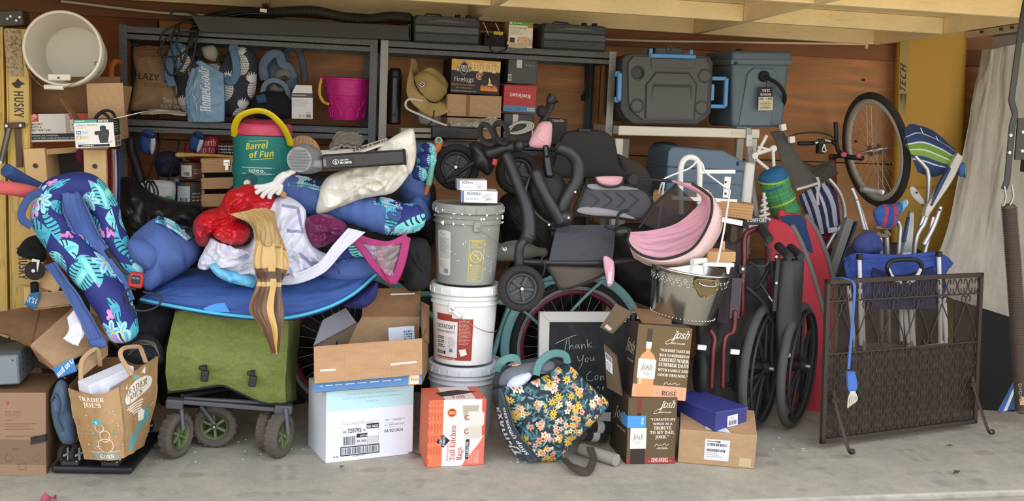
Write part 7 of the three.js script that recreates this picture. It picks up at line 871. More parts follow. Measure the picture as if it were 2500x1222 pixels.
part(t,'head_pad',puff([[1454,432],[1490,429],[1522,432],[1516,448],[1500,454],[1474,452],[1458,444]],z+.04,.022,.02),pk);part(t,'pad_piping',tube([[1452,432,z+.05],[1458,446,z+.055],[1476,455,z+.06],[1500,456,z+.06],[1518,449,z+.055],[1524,432,z+.05]],.005),k2);
part(t,'storage_cloth',patch([[[1360,550,z+.0],[1350,590,z+.04],[1340,636,z+.07]],[[1430,549,z],[1425,592,z+.06],[1420,636,z+.07]],[[1503,548,z],[1500,590,z+.04],[1496,634,z+.07]]],{thick:.006,wr:.008}),M.cloth(0x45464c));part(t,'mesh_basket',puff([[1336,648],[1400,648],[1474,652],[1476,668],[1440,690],[1370,706],[1352,680]],z+.03,.03,.05,{pow:.4}),M.cloth(0x5a5049,{bumpMap:weave,bumpScale:.002}));part(t,'basket_edge',tube([[1337,650,z+.05],[1352,680,z+.06],[1370,706,z+.06],[1410,698,z+.06],[1476,668,z+.05]],.004),k2);part(t,'lace',tube([[1330,622,z+.1],[1322,634,z+.11],[1330,648,z+.11],[1326,668,z+.11],[1316,682,z+.1]],.004),k2);
const fp=part(t,'footrest_pad',puff([[1473,628],[1494,632],[1500,650],[1498,685],[1488,699],[1482,690]],z+.11,.015,.02),pk);part(fp,'pad_print',uvFit(plate([[0,0],[1,0],[1,1],[0,1]],.001,0).scale(.022,.095,1)).applyMatrix4(new THREE.Matrix4().compose(at(1483,692,z+.127),camera.quaternion.clone().slerp(new THREE.Quaternion(),.6),V(1,1,1))),print(48,192,(g)=>{g.fillStyle='#d7a2b0';g.fillRect(0,0,48,192);g.translate(34,186);g.rotate(-Math.PI/2);txt(g,'babyjoy',0,0,40,'#f4e9ea','sans-serif','left',176);}));
part(t,'hinge',puff(ring((a)=>[1520+Math.cos(a)*20,566+Math.sin(a)*14],12),z+.12,.025,.03),k);part(t,'hinge_arm',[cyl([1525,566,z+.13],[1540,562,z+.13],.012),cyl([1528,578,z+.13],[1540,590,z+.13],.012)],k2);for(const p of[[[1505,565],[1508,530],[1516,518],[1535,512]],[[1535,440],[1580,438],[1640,442]],[[1478,552],[1500,560],[1520,566]]])part(t,'canopy_strut',tube(p.map(([x,y])=>[x,y,z+.1]),.007),k2);part(t,'strut_knob',disc([1544,437,z+.1],V(0,0,1),.022,.03,20),k2);
const zc=z+.18;
part(t,'canopy_lining',patch([[[1536,566,zc-.02],[1534,575,zc],[1536,592,zc+.03]],[[1590,562,zc-.12],[1585,588,zc-.08],[1568,622,zc+.03]],[[1650,545,zc-.16],[1650,580,zc-.12],[1625,630,zc+.04]],[[1690,515,zc-.16],[1706,550,zc-.12],[1690,606,zc+.03]],[[1712,490,zc-.14],[1730,510,zc-.08],[1730,545,zc+.0]],[[1700,468,zc-.1],[1718,474,zc-.06],[1738,490,zc-.02]],[[1640,442,zc-.04],[1660,444,zc-.04],[1690,448,zc-.04]]],{thick:.005,fold:.014,wr:.014,wf:5,ax:2,ay:.7,nu:40,nv:90,seed:12}),pk);
part(t,'canopy_shell',patch([[[1536,592,zc+.03],[1538,606,zc+.0],[1548,630,zc-.12]],[[1568,622,zc+.03],[1574,634,zc+.01],[1592,650,zc-.12]],[[1625,630,zc+.04],[1636,645,zc+.02],[1640,653,zc-.14]],[[1690,606,zc+.03],[1706,626,zc+.0],[1712,634,zc-.16]],[[1730,545,zc+.0],[1752,566,zc-.04],[1758,572,zc-.18]],[[1738,490,zc-.02],[1756,508,zc-.06],[1762,520,zc-.18]],[[1690,448,zc-.04],[1724,462,zc-.08],[1736,470,zc-.18]]],{thick:.005,wr:.006,nu:24,nv:80}),pl);
part(t,'canopy_piping',tube([[1536,566,zc],[1534,592,zc+.035],[1568,622,zc+.035],[1625,631,zc+.045],[1690,606,zc+.035],[1730,545,zc+.005],[1738,490,zc-.015],[1722,468,zc-.02],[1690,448,zc-.035]],.006,{n:120}),k2);const cm=part(t,'canopy_mesh',patch([[[1560,540,zc-.14],[1600,560,zc-.16]],[[1600,492,zc-.14],[1660,545,zc-.18]],[[1650,450,zc-.12],[1706,500,zc-.18]]],{thick:.002,nu:12,nv:12}),mat(0x3a3634,{transparent:true,opacity:.6,roughness:.9}));part(cm,'mesh_edge',tube([[1560,556,zc-.1],[1600,500,zc-.1],[1652,448,zc-.08]],.006),k2);
}
{const t=thing('seat_back','black rounded chair back panel standing behind the tricycle seat','chair'),z=-5.14;part(t,'back_panel',puff([[1345,430],[1350,400],[1366,345],[1382,322],[1430,316],[1478,322],[1500,345],[1512,400],[1530,425],[1520,432],[1440,434]],z,.02,.03,{pow:.2,n:90}),mat(0x252524,{roughness:.7}));part(t,'top_clip',fboxG([1412,322,z+.03],[1444,322,z+.03],[1413,314,z+.03],.03,.003),M.black);part(t,'side_wing',puff([[1505,380],[1530,385],[1565,400],[1590,440],[1580,470],[1530,455]],z-.1,.04,.04,{pow:.3}),mat(0x3f3b38,{roughness:.8}));part(t,'support_post',cyl([1432,425,z-.02],[1432,760,z-.02],.015),M.black);part(t,'base_bar',cyl([1360,800,z-.02],[1520,795,z-.02],.015),M.black);}
for(const[lab,o,zz,dep,c,sd]of[['added black filler in the shaded gap right of the bucket stack',[[1010,470],[1060,450],[1062,560],[1050,600],[1010,560]],-5.15,.1,0x19191b,3],['added dark filler for the shaded gap beneath the tricycle seat',[[1225,480],[1320,470],[1340,620],[1250,640],[1222,560]],-5.2,.12,0x1c1d22,5],['added black filler darkening the gap under the white plastic shelf',[[1500,560],[1600,545],[1760,560],[1780,700],[1700,760],[1560,740],[1500,680]],-5.12,.1,0x18181a,8],['added black filler shape behind the bicycle fender',[[1250,640],[1360,620],[1440,650],[1470,760],[1450,900],[1300,900],[1220,800]],-5.38,.08,0x161618,11],['added dark filler low down behind the green wagon',[[700,740],[820,700],[1040,700],[1060,900],[1040,1010],[760,1020]],-5.4,.07,0x1a1917,15],['added dark grey filler on the shelf behind the float pile',[[560,460],[760,420],[1000,440],[1000,640],[600,640]],-5.3,.14,0x232327,21],['added black filler in the gap behind the wagon wheels',[[400,880],[520,850],[720,860],[720,1010],[420,1010]],-5.2,.08,0x1b1a18,23],['added dark filler for the shade behind the folded beach chairs',[[1990,630],[2100,600],[2230,600],[2290,700],[2280,900],[2060,930],[1990,800]],-5.56,.03,0x1d1c1b,31],['added black filler behind the brown cartons at the left',[[110,740],[200,680],[330,720],[330,1000],[130,1000]],-5.1,.14,0x1c1b1b,27]])solo('dark_bag',lab,'bag',puff(o,zz,dep,dep,{fold:.03,wr:.05,wf:9,seed:sd,n:80,k:12}),mat(c,{roughness:.6}));  // added dark fillers of guessed shape, standing in for the darkest shaded gaps
solo('umbrella','light teal folded umbrella lying behind the grey bucket','umbrella',sweep([[1210,620,-4.8],[1260,612,-4.82],[1330,616,-4.85]],(q)=>.02+.025*Math.sin(Math.PI*Math.min(1,q+.15)),{n:40,m:16,bump:(a)=>1+.12*Math.cos(a*50)}),M.cloth(0x87857d));
// ---------- right side: wheelchair, boards, chairs, screen ----------
{
const t=thing('wheelchair','folded wheelchair with black spoked wheels and a dark red frame right of the wine boxes','wheelchair'),ax=V(.76,0,.65).normalize(),redM=mat(0x5e1a20,{roughness:.3}),bk=mat(0x26282a,{roughness:.55}),vin=mat(0x2b2a29,{roughness:.5}),plum=mat(0x443a42,{roughness:.6});
for(const[x,y,z]of[[1856,905,-4.62],[1944,905,-4.66]]){const o=at(x,y,z);o.y=.308;const wh=part(t,'wheel',torus(o,ax,.286,.021,72,14),mat(0x4a4a48,{roughness:.85}));part(wh,'rim',torus(o,ax,.265,.009,64,8),bk);part(wh,'push_rim',torus(o.clone().addScaledVector(ax,.032),ax,.262,.007,64,8),bk);const S=[],u=ax.clone().cross(V(0,1,0)).normalize();for(let i=0;i<8;i++){const a=(i/8)*6.283+.2,e=o.clone().addScaledVector(u,Math.cos(a)*.26).add(V(0,Math.sin(a)*.26,0));part(wh,'spoke',cyl(o.clone().addScaledVector(ax,.02),e,.013,.009,8),bk);}part(wh,'hub',disc(o,ax,.035,.09),bk);part(wh,'axle_nut',disc(o.clone().addScaledVector(ax,.055),ax,.01,.02),M.alu);}
for(const[x,z]of[[1708,-4.46],[1800,-4.5]]){const o=at(x,908,z),ca=V(.98,0,.2);const cs=part(t,'caster',torus(o,ca,.075,.02,40,12),M.rubber);part(cs,'caster_hub',disc(o,ca,.06,.014),bk);}
const B=(p,r,m)=>part(t,'frame_tube',tube(p,r,{n:40,m:12}),m);B([[1734,806,-4.48],[1744,827,-4.47],[1740,861,-4.46],[1736,945,-4.45]],.0125,redM);B([[1795,760,-4.5],[1790,808,-4.49],[1769,830,-4.47],[1764,945,-4.45]],.0125,redM);B([[1812,690,-4.6],[1816,640,-4.62],[1818,580,-4.64],[1832,563,-4.64],[1858,556,-4.64]],.014,redM);B([[1812,770,-4.6],[1812,690,-4.6]],.013,redM);B([[1885,640,-4.62],[1888,760,-4.62],[1882,900,-4.62]],.013,bk);B([[1822,700,-4.6],[1860,735,-4.6],[1884,785,-4.6]],.012,bk);B([[1880,900,-4.6],[1820,930,-4.55],[1764,940,-4.47]],.011,bk);B([[1886,640,-4.64],[1850,700,-4.66],[1812,700,-4.62]],.012,bk);
for(const[a,b]of[[[1858,556,-4.62],[1878,584,-4.5]],[[1900,600,-4.6],[1927,626,-4.48]],[[1930,604,-4.62],[1955,626,-4.5]]]){const pg=part(t,'push_grip',sweep([a,b],.021,{n:10,m:18,cap:.1}),M.rubber);part(pg,'grip_end',disc(b,pt(b).sub(pt(a)),.017,.012),M.charcoal);}
part(t,'seat_sling',sweep([[1928,636,-4.58],[1926,720,-4.56],[1924,800,-4.55],[1922,862,-4.55]],(q)=>.068-.01*q,{n:40,m:24,flat:.6,cap:.2,bump:(a,q)=>1+.05*Math.sin(a*25+q*4)}),vin);part(t,'sling_rail',fboxG([1886,760,-4.52],[1896,760,-4.52],[1890,620,-4.52],.02,.004),bk);for(const y of[626,690])part(t,'rivet',disc([1895,y,-4.508],V(0,0,1),.006,.006),M.alu);part(t,'end_bracket',fboxG([1908,876,-4.5],[1932,872,-4.5],[1908,866,-4.5],.02,.003),M.alu);
part(t,'arm_panel',patch([[[1772,580,-4.74],[1762,680,-4.72],[1752,785,-4.7]],[[1792,592,-4.72],[1785,690,-4.7],[1776,790,-4.68]],[[1816,578,-4.74],[1802,690,-4.72],[1790,782,-4.7]]],{thick:.012,nu:16,nv:12}),plum);part(t,'seat_fabric',patch([[[1704,700,-4.8],[1704,960,-4.78]],[[1800,640,-4.82],[1800,1000,-4.76]],[[1872,630,-4.82],[1880,1010,-4.74]]],{thick:.02,wr:.03,fold:.01,nu:20,nv:20}),vin);part(t,'leg_strap',fboxG([1780,778,-4.5],[1806,778,-4.5],[1786,678,-4.5],.012,.004),plum);part(t,'clamp',fboxG([1803,668,-4.5],[1822,668,-4.5],[1804,648,-4.5],.02,.004),bk);part(t,'clamp_bolt',disc([1813,656,-4.49],V(0,0,1),.007,.008),M.alu);  // black panel behind the wheels is an added filler that darkens the gap
for(const[x,y]of[[1703,853],[1784,864]])part(t,'reflector',fboxG([x,y,-4.42],[x+21,y+2,-4.42],[x,y-12,-4.42],.014,.002),M.whiteGloss);part(t,'brake_lever',cyl([1854,690,-4.56],[1886,735,-4.54],.007),M.black);part(t,'brake_tip',cyl([1876,722,-4.53],[1888,738,-4.53],.004),M.alu);part(t,'cable_bundle',tube([[1830,640,-4.58],[1850,650,-4.55],[1872,645,-4.55],[1880,615,-4.56],[1865,590,-4.58]],.006),M.charcoal);
}
solo('comfort_box','dark printed carton behind the wooden boards with white lettering','box',uvFit(fboxG([1812,556,-4.9],[1870,570,-4.9],[1812,520,-4.9],.2)),print(128,64,(g)=>{g.fillStyle='#262629';g.fillRect(0,0,128,64);txt(g,'COMFORT',20,26,20,'#e4e4e4','sans-serif','left',96);txt(g,'SPORT 300',30,46,14,'#e4e4e4','sans-serif','left',80);}));
function board(label,out,z,deck,rail,extra){out=out.map((p)=>[p[0],p[1],p[2]-.33]);z-=.33;const t=thing('boogie_board',label,'board');part(t,'deck',puff(out,z,.024,.02,{pow:.12,n:120,k:8}),deck);part(t,'rail_edge',tube(out.slice(rail[0],rail[1]).map((p)=>[p[0]+6,p[1],(p[2]??z)-.002]),.017,{n:70,flat:.9}),M.cloth(0x7d7a76));extra?.(t);}
const rd=M.cloth(0xc4404a),bB=M.cloth(0x2c4470);
board('red boogie board with a grey edge leaning beside the wheelchair',[[1868,545,-4.82],[1875,530,-4.82],[1900,536,-4.82],[1928,552,-4.8],[1948,590,-4.78],[1975,660,-4.74],[2000,745,-4.7],[2016,830,-4.66],[2018,930,-4.6],[2010,1030,-4.55],[1960,1030,-4.6],[1910,900,-4.7],[1876,700,-4.78]],-4.78,rd,[3,10],(t)=>{for(let i=0;i<4;i++)part(t,'printed_line',tube([[1900+i*14,700+i*10,-5.07],[1950+i*10,820,-5.01],[1990+i*6,930,-4.94]],.0018,{m:5}),M.cloth(0xd07a72));});
board('blue and red boogie board leaning behind the red one',[[1897,524,-4.9],[1930,520,-4.9],[1962,527,-4.88],[1985,560,-4.86],[2005,605,-4.84],[2024,665,-4.82],[2034,730,-4.8],[2030,900,-4.74],[1980,960,-4.8],[1930,700,-4.88]],-4.86,rd,[2,8],(t)=>part(t,'blue_deck',puff([[1899,526,-5.23],[1930,523,-5.23],[1960,529,-5.21],[1968,560,-5.2],[1985,620,-5.18],[1960,600,-5.19],[1925,560,-5.21]],-5.185,.026,.005,{pow:.1}),bB));
{
const t=thing('umbrella_bag','green and blue plaid umbrella sleeve standing beside the white shelf leg','umbrella'),z=-5.32,pm=mat(0xffffff,{map:tex(256,256,(g,w,h)=>{g.fillStyle='#52a05e';g.fillRect(0,0,w,h);for(let i=0;i<90;i++){g.fillStyle=['rgba(40,110,70,.5)','rgba(110,180,100,.4)','rgba(30,90,110,.3)'][i%3];rnd()<.5?g.fillRect(rnd()*w,0,3,h):g.fillRect(0,rnd()*h,w,3);}g.fillStyle='#c9cf4a';g.fillRect(0,110,w,10);}),roughness:.9});pm.map.wrapS=pm.map.wrapT=THREE.RepeatWrapping;pm.map.repeat.set(1,4.5);
part(t,'sleeve',sweep([[1890,440,z],[1900,470,z],[1914,505,z],[1926,540,z],[1940,600,z],[1960,760,z-.05]],(q)=>.078-.016*q,{n:50,m:28,bump:wr3}),pm);part(t,'sleeve_mouth',sweep([[1882,424,z],[1888,436,z],[1894,452,z]],(q)=>.074+.004*q,{n:12,m:28,cap:.4}),M.cloth(0x2d6a9c));part(t,'yellow_trim',torus([1888,437,z],V(-.3,1,.2),.075,.006,40,8),M.cloth(0xb8c648));
}
solo('sand_anchor','white plastic spiral beach anchor beside the plaid umbrella sleeve','anchor',[sweep(Array.from({length:30},(_,i)=>[1866+Math.cos(i*.9)*(4+i*.35),482+i*1.9,-4.94+Math.sin(i*.9)*.012]),.006,{n:160,m:8}),cyl([1865,470,-4.94],[1868,545,-4.94],.008)],mat(0xcfcfcd,{roughness:.5}));
{
const t=thing('camp_chair','grey canvas folding stool with white plastic joints tangled above the plaid umbrella','chair'),z=-5.36,g1=M.cloth(0x54524f),w=M.white;
part(t,'sling',patch([[[1880,322,z-.05],[1896,350,z],[1910,400,z+.04],[1940,458,z+.06]],[[1902,318,z-.05],[1918,345,z],[1945,388,z+.04],[1970,452,z+.06]],[[1910,316,z-.05],[1926,343,z-.01],[1962,398,z+.03],[2000,440,z+.05]]],{thick:.005,wr:.012,wf:5,nu:40,nv:20}),g1);part(t,'sling',patch([[[1950,388,z-.03],[1962,420,z+.0],[1990,448,z+.03]],[[1992,402,z-.1],[2000,418,z-.04],[2010,442,z]],[[2030,388,z-.1],[2040,405,z-.08],[2046,424,z-.04]]],{thick:.005,wr:.012}),M.cloth(0x48443f));
for(const[x,y]of[[1909,320],[1930,350]])part(t,'corner_joint',fboxG([x,y,z+.04],[x+13,y-3,z+.04],[x-2,y-16,z+.04],.03,.004),w);const B=(a,b,r=.009)=>part(t,'frame_tube',cyl([...a,z+.03],[...b,z+.03],r),w);B([1838,378],[1888,362],.011);B([1846,388],[1884,420]);B([1887,362],[1890,418]);B([1872,330],[1850,372]);B([1944,462],[1998,446]);B([1850,358],[1886,366],.006);for(const[x,y]of[[1888,362],[1842,380]])part(t,'tube_joint',disc([x,y,z+.035],V(0,0,1),.017,.02),w);part(t,'tie_strap',strip([[1995,432,z+.07],[2000,450,z+.08],[1996,475,z+.08],[1998,500,z+.07]],.016,.003,0,{up:V(0,0,1)}),M.cloth(0xc4c2c6));for(const x of[1888,1910])part(t,'leg',cyl([x,410,z-.22],[x+10,800,z-.26],.009),M.alu);
}
const stripeM=(cols)=>{const n=cols.reduce((s,c)=>s+c[1],0);return print(256,256,(g,w,h)=>{let x=0;for(const[c,k]of cols){g.fillStyle=c;g.fillRect(x,0,(k/n)*w+1,h);x+=(k/n)*w;}},{roughness:.9});};
{
const t=thing('beach_chair','folded beach chair with navy and white striped fabric beside the red boards','chair'),z=-5.42,B=(p,r,m=M.alu)=>part(t,'frame_tube',tube(p,r,{n:30,m:12}),m);
part(t,'striped_fabric',patch([[[1950,478,z],[1965,520,z],[1985,566,z]],[[1980,460,z+.02],[2000,510,z+.03],[2012,570,z+.02]],[[2020,442,z],[2045,490,z+.02],[2052,545,z]]],{thick:.008,wr:.01}),stripeM([['#26304f',3],['#b3b5c4',3],['#26304f',3],['#b3b5c4',4],['#26304f',3],['#c1c2cb',2],['#26304f',3],['#b3b5c4',3],['#26304f',2]]));B([[2024,436,z+.01],[2050,470,z+.02],[2062,510,z+.02],[2060,545,z+.02],[2040,566,z+.02],[2011,620,z+.02],[1990,680,z+.02],[1990,900,z]],.0125);part(t,'plastic_bracket',fboxG([2022,570,z+.04],[2046,566,z+.04],[2024,556,z+.04],.02,.004),M.alu);
part(t,'armrest',fboxG([2022,668,z+.12],[2040,676,z+.12],[2088,536,z+.06],.05,.008),mat(0x8b8b89,{roughness:.5}));part(t,'armrest_inset',fboxG([2040,672,z+.11],[2044,674,z+.11],[2102,545,z+.06],.04,.003),mat(0x2f3f6c));part(t,'red_cloth',puff([[2000,575],[2030,565],[2030,600],[2005,640],[1990,620]],z-.03,.02),M.cloth(0x7c2330));
}
{
const t=thing('beach_chair','folded beach chair with blue and green striped back and white plastic arms','chair'),z=-5.1,B=(p,r=.0125)=>part(t,'frame_tube',tube(p,r,{n:30,m:12}),M.alu),st=stripeM([['#2f416b',5],['#d0d4d8',.6],['#2f416b',1.4],['#7ea24a',2],['#d0d4c0',.5],['#6d9440',2],['#d0d4d8',.6],['#2f416b',3],['#b9c0cc',.6],['#2f416b',4]]);st.map.rotation=Math.PI/2;st.map.center.set(.5,.5);
part(t,'striped_back',patch([[[2206,316,z-.02],[2214,345,z+.02],[2225,380,z+.02],[2240,420,z]],[[2228,302,z-.04],[2250,338,z+.03],[2258,385,z+.04],[2262,428,z+.01]],[[2280,320,z-.04],[2290,352,z+.03],[2286,395,z+.05],[2280,432,z+.02]],[[2330,362,z-.02],[2330,376,z+.02],[2318,405,z+.04],[2300,425,z+.02]]],{thick:.03,wr:.008}),st);for(const[x,y]of[[2250,318],[2288,338]])part(t,'piping_loop',torus([x,y,z+.01],V(.7,.5,.5),.014,.002,20,6),M.white);
part(t,'armrest',patch([[[2338,372,z+.06],[2300,440,z+.1],[2264,500,z+.12],[2258,526,z+.12]],[[2352,384,z+.07],[2326,440,z+.11],[2285,500,z+.13],[2264,530,z+.12]]],{thick:.035,nu:20,nv:8}),mat(0xcbc8bf,{roughness:.45}));part(t,'armrest_pad',patch([[[2318,406,z+.1],[2292,450,z+.12],[2272,500,z+.13]],[[2322,412,z+.1],[2300,455,z+.125],[2276,502,z+.135]]],{thick:.02,nu:14,nv:6}),mat(0x323f6b));part(t,'cup_holder',torus([2354,415,z+.04],V(.8,.2,.4),.034,.008,40,10),mat(0x5f8c80,{roughness:.4}));part(t,'cup_strap',puff(ring((a)=>[2346+Math.cos(a)*7,414+Math.sin(a)*18],12),z+.07,.02),M.cloth(0x4562a0));
B([[2216,352,z],[2240,388,z+.02],[2262,410,z+.03],[2268,440,z+.04],[2264,500,z+.04],[2244,560,z+.04],[2230,640,z+.02],[2230,900,z]]);B([[2274,480,z+.05],[2258,540,z+.05],[2232,610,z+.05],[2220,880,z]]);B([[2296,505,z+.06],[2280,550,z+.06],[2256,596,z+.06]]);B([[2278,530,z+.05],[2262,600,z+.05],[2250,640,z+.05]],.01);part(t,'hinge_plate',puff([[2222,458],[2234,458],[2256,490],[2254,503],[2246,498],[2226,478]],z+.08,.008),mat(0xb5b3ae,{roughness:.5}));for(const[x,y]of[[2238,470],[2252,500],[2294,512]])part(t,'rivet',disc([x,y,z+.1],V(0,0,1),.005,.008),M.charcoal);
}
{
const t=thing('beach_chair','folded chair with flat silver legs and a brown plastic clip behind the blue chair','chair'),z=-4.98,B=(p,r=.012)=>part(t,'frame_tube',tube(p,r,{n:24,m:12}),M.alu);
part(t,'flat_leg',patch([[[2222,515,z],[2214,560,z+.02],[2200,625,z+.02]],[[2232,516,z],[2230,570,z+.02],[2226,622,z+.02]]],{thick:.02,nu:12,nv:6}),mat(0xa2a3a5,{roughness:.4,metalness:.5}));part(t,'flat_leg',patch([[[2218,530,z+.02],[2206,590,z+.03]],[[2222,530,z+.02],[2212,590,z+.03]]],{thick:.02,nu:6,nv:4}),mat(0x3b4568));B([[2092,490,z],[2100,520,z],[2110,560,z]]);B([[2080,460,z-.02],[2100,510,z-.02],[2116,560,z-.02]]);B([[2162,560,z],[2166,610,z],[2170,880,z-.05]]);B([[2148,575,z],[2150,620,z],[2152,880,z-.05]]);B([[2192,540,z],[2198,560,z],[2194,620,z]]);part(t,'plastic_clip',[fboxG([2138,560,z+.03],[2178,560,z+.03],[2136,551,z+.03],.02,.006),fboxG([2148,580,z+.03],[2172,580,z+.03],[2148,570,z+.03],.02,.006),fboxG([2138,572,z+.03],[2146,580,z+.03],[2136,553,z+.03],.02,.004),fboxG([2170,580,z+.03],[2178,572,z+.03],[2172,553,z+.03],.02,.004)],mat(0x6b6250,{roughness:.5}));
part(t,'seat_bundle',puff([[2082,600],[2098,572],[2130,565],[2150,585],[2148,612],[2100,622]],z+.06,.05,.04,{fold:.015,wr:.02,wf:16}),stripeM([['#8b2a38',2],['#c9c6c8',1],['#3b4a86',5],['#39467f',4],['#c9c6cc',1.5],['#39467f',2]]));
solo('striped_towel','rolled blue, red and white striped fabric under the bicycle wheel','towel',planar(puff([[2132,520],[2150,500],[2185,496],[2212,486],[2214,500],[2190,530],[2184,552],[2150,556]],z+.02,.04,.03,{fold:.012,wr:.02,wf:16})),stripeM([['#3358a0',3],['#b23a4a',1],['#2f4c98',2],['#b23a4a',1],['#3a66b0',2],['#79b6d8',2],['#dfe3e8',1]]));const pb=thing('plastic_bottle','clear plastic bottle lying behind the bicycle spokes','bottle');part(pb,'bottle_wall',cyl([2104,460,z],[2150,468,z],.02,.018,20),phys(0xdfe6e8,{transmission:.9,thickness:0,roughness:.1}));part(pb,'cap',cyl([2150,468,z],[2156,469,z],.013),M.white);
}
{
const t=thing('bicycle','dark red bicycle upside down with its white-rimmed front wheel in the air','bicycle'),z=-5.56,n=V(-.97,-.19,.03).normalize(),o=at(2136,366,z),R=at(2112,230,z).distanceTo(at(2160,505,z))/2,u=n.clone().cross(V(0,1,0)).normalize(),v=u.clone().cross(n),pr=(a,r,d=0)=>o.clone().addScaledVector(u,Math.cos(a)*r).addScaledVector(v,Math.sin(a)*r).addScaledVector(n,d),rM=mat(0x6b1c26,{roughness:.35});
const treadM=mat(0x3a3836,{roughness:.9,bumpMap:weave,bumpScale:.003});const wh=part(t,'wheel',torus(o,n,R-.02,.02,80,16),treadM);part(wh,'rim',(()=>{const g=lathe([[R-.066,-.012],[R-.037,-.014],[R-.037,.014],[R-.066,.012],[R-.07,0],[R-.066,-.012]],80);g.applyQuaternion(new THREE.Quaternion().setFromUnitVectors(V(0,1,0),n));g.translate(o.x,o.y,o.z);return g;})(),mat(0xc8c4ba,{roughness:.4}));for(let i=0;i<36;i++){const a=(i/36)*6.283;part(wh,'spoke',cyl(pr(a+(i%2?1.2:-1.2),.025,i%4<2?.03:-.03),pr(a,R-.067),.0014,.0014,5),M.alu);}part(wh,'hub',[disc(o,n,.018,.08),disc(o.clone().addScaledVector(n,.03),n,.03,.006),disc(o.clone().addScaledVector(n,-.03),n,.03,.006)],M.steel);part(wh,'axle',cyl(pr(0,0,-.08),pr(0,0,.09),.006),M.steel);
const B=(p,r,m)=>part(t,'frame_tube',tube(p,r,{n:30,m:12}),m);B([[2106,386,z+.1],[2080,384,z+.06],[2050,380,z],[2034,385,z-.03]],.014,M.black);B([[2032,380,z-.04],[2034,450,z-.06],[2040,530,z-.08],[2060,620,z-.1]],.021,rM);B([[1950,350,z-.02],[1990,349,z-.02],[2026,344,z-.02],[2040,352,z-.02]],.012,M.black);B([[1990,349,z],[2010,342,z],[2026,345,z]],.013,M.steel);part(t,'brake_caliper',fboxG([1998,375,z+.02],[2014,375,z+.02],[1994,340,z+.02],.04,.006),M.black);part(t,'brake_lever',rod([[2012,352,z+.04],[2018,372,z+.04],[2006,368,z+.04],[2012,352,z+.04]],.004),M.white);part(t,'cable',tube([[1922,334,z],[1950,326,z],[1990,323,z],[2025,330,z],[2044,345,z]],.004),M.black);part(t,'fork_leg',tube([[2040,300,z-.04],[2044,360,z-.02],[2060,382,z+.02]],.012),M.black);for(const[x,y,d]of[[2097,379,.11],[2060,377,.04]])part(t,'pink_cap',ball([x,y,z+d],.017,1,1,1),mat(0xd76a86,{roughness:.4}));B([[2060,620,z-.1],[1990,640,z-.1],[1960,760,z-.1]],.018,rM);{const w=V(0,0,0).copy(at(2060,900,z-.1));part(t,'handlebar',cyl(at(2040,620,z-.1),w.setY(.02),.014),M.black);}
}
{
const t=thing('folding_chair','blue folding camp chair with a black and white carry handle behind the fire screen','chair'),z=-4.85,bl=M.cloth(0x39509c),B=(p,r=.0105)=>part(t,'frame_tube',tube(p,r,{n:30,m:12}),M.whiteGloss);
part(t,'fabric',patch([[[2060,630,z-.02],[2064,660,z+.02],[2072,690,z+.02]],[[2095,617,z+.02],[2100,650,z+.05],[2102,730,z+.03]],[[2190,622,z+.02],[2195,660,z+.06],[2195,735,z+.03]],[[2290,615,z+.02],[2294,650,z+.05],[2296,730,z+.03]],[[2328,642,z-.02],[2318,655,z+.01],[2302,668,z+.03]]],{thick:.01,wr:.02,fold:.006,wf:6,nu:40,nv:70,seed:4}),bl);part(t,'pocket',patch([[[2128,652,z+.06],[2132,752,z+.06]],[[2200,672,z+.085],[2200,755,z+.08]],[[2280,650,z+.06],[2286,752,z+.06]]],{thick:.01,wr:.01}),M.cloth(0x26305a));
part(t,'carry_handle',tube([[2174,672,z+.12],[2166,655,z+.13],[2172,640,z+.13],[2190,634,z+.13],[2226,633,z+.13],[2246,640,z+.13],[2250,655,z+.13],[2240,674,z+.12]],.0115,{n:60}),M.black);B([[2168,656,z+.13],[2178,675,z+.12],[2198,690,z+.11]]);B([[2249,656,z+.13],[2236,678,z+.12],[2218,690,z+.11]]);for(const[x,y]of[[2098,625],[2292,618]]){B([[x,y,z+.07],[x+2,700,z+.06],[x+4,840,z]]);part(t,'joint_clip',fboxG([x-3,y+9,z+.09],[x+9,y+9,z+.09],[x-3,y-4,z+.09],.025,.004),M.black);}for(const x of[2212,2226,2080,2304])B([[x-8,700,z+.02],[x,780,z],[x+6,846,z-.02]]);for(const[a,b]of[[2108,2198],[2226,2306]]){B([[a,830,z-.02],[a-2,740,z],[a+8,718,z],[b-8,714,z],[b,736,z],[b+4,830,z-.02]]);}B([[2240,848,z],[2290,842,z]]);for(const x of[2086,2110,2228,2300])part(t,'leg',cyl([x,830,z-.02],V(at(x,1000,z).x,.01,z-.02),.0105),M.alu);
part(t,'seat_bundle',puff([[2090,850],[2150,835],[2240,850],[2330,880],[2320,980],[2220,1010],[2120,1000],[2080,930]],z-.06,.06,.05,{fold:.03,wr:.03,wf:12,n:80}),M.cloth(0x6a5a4a));
}
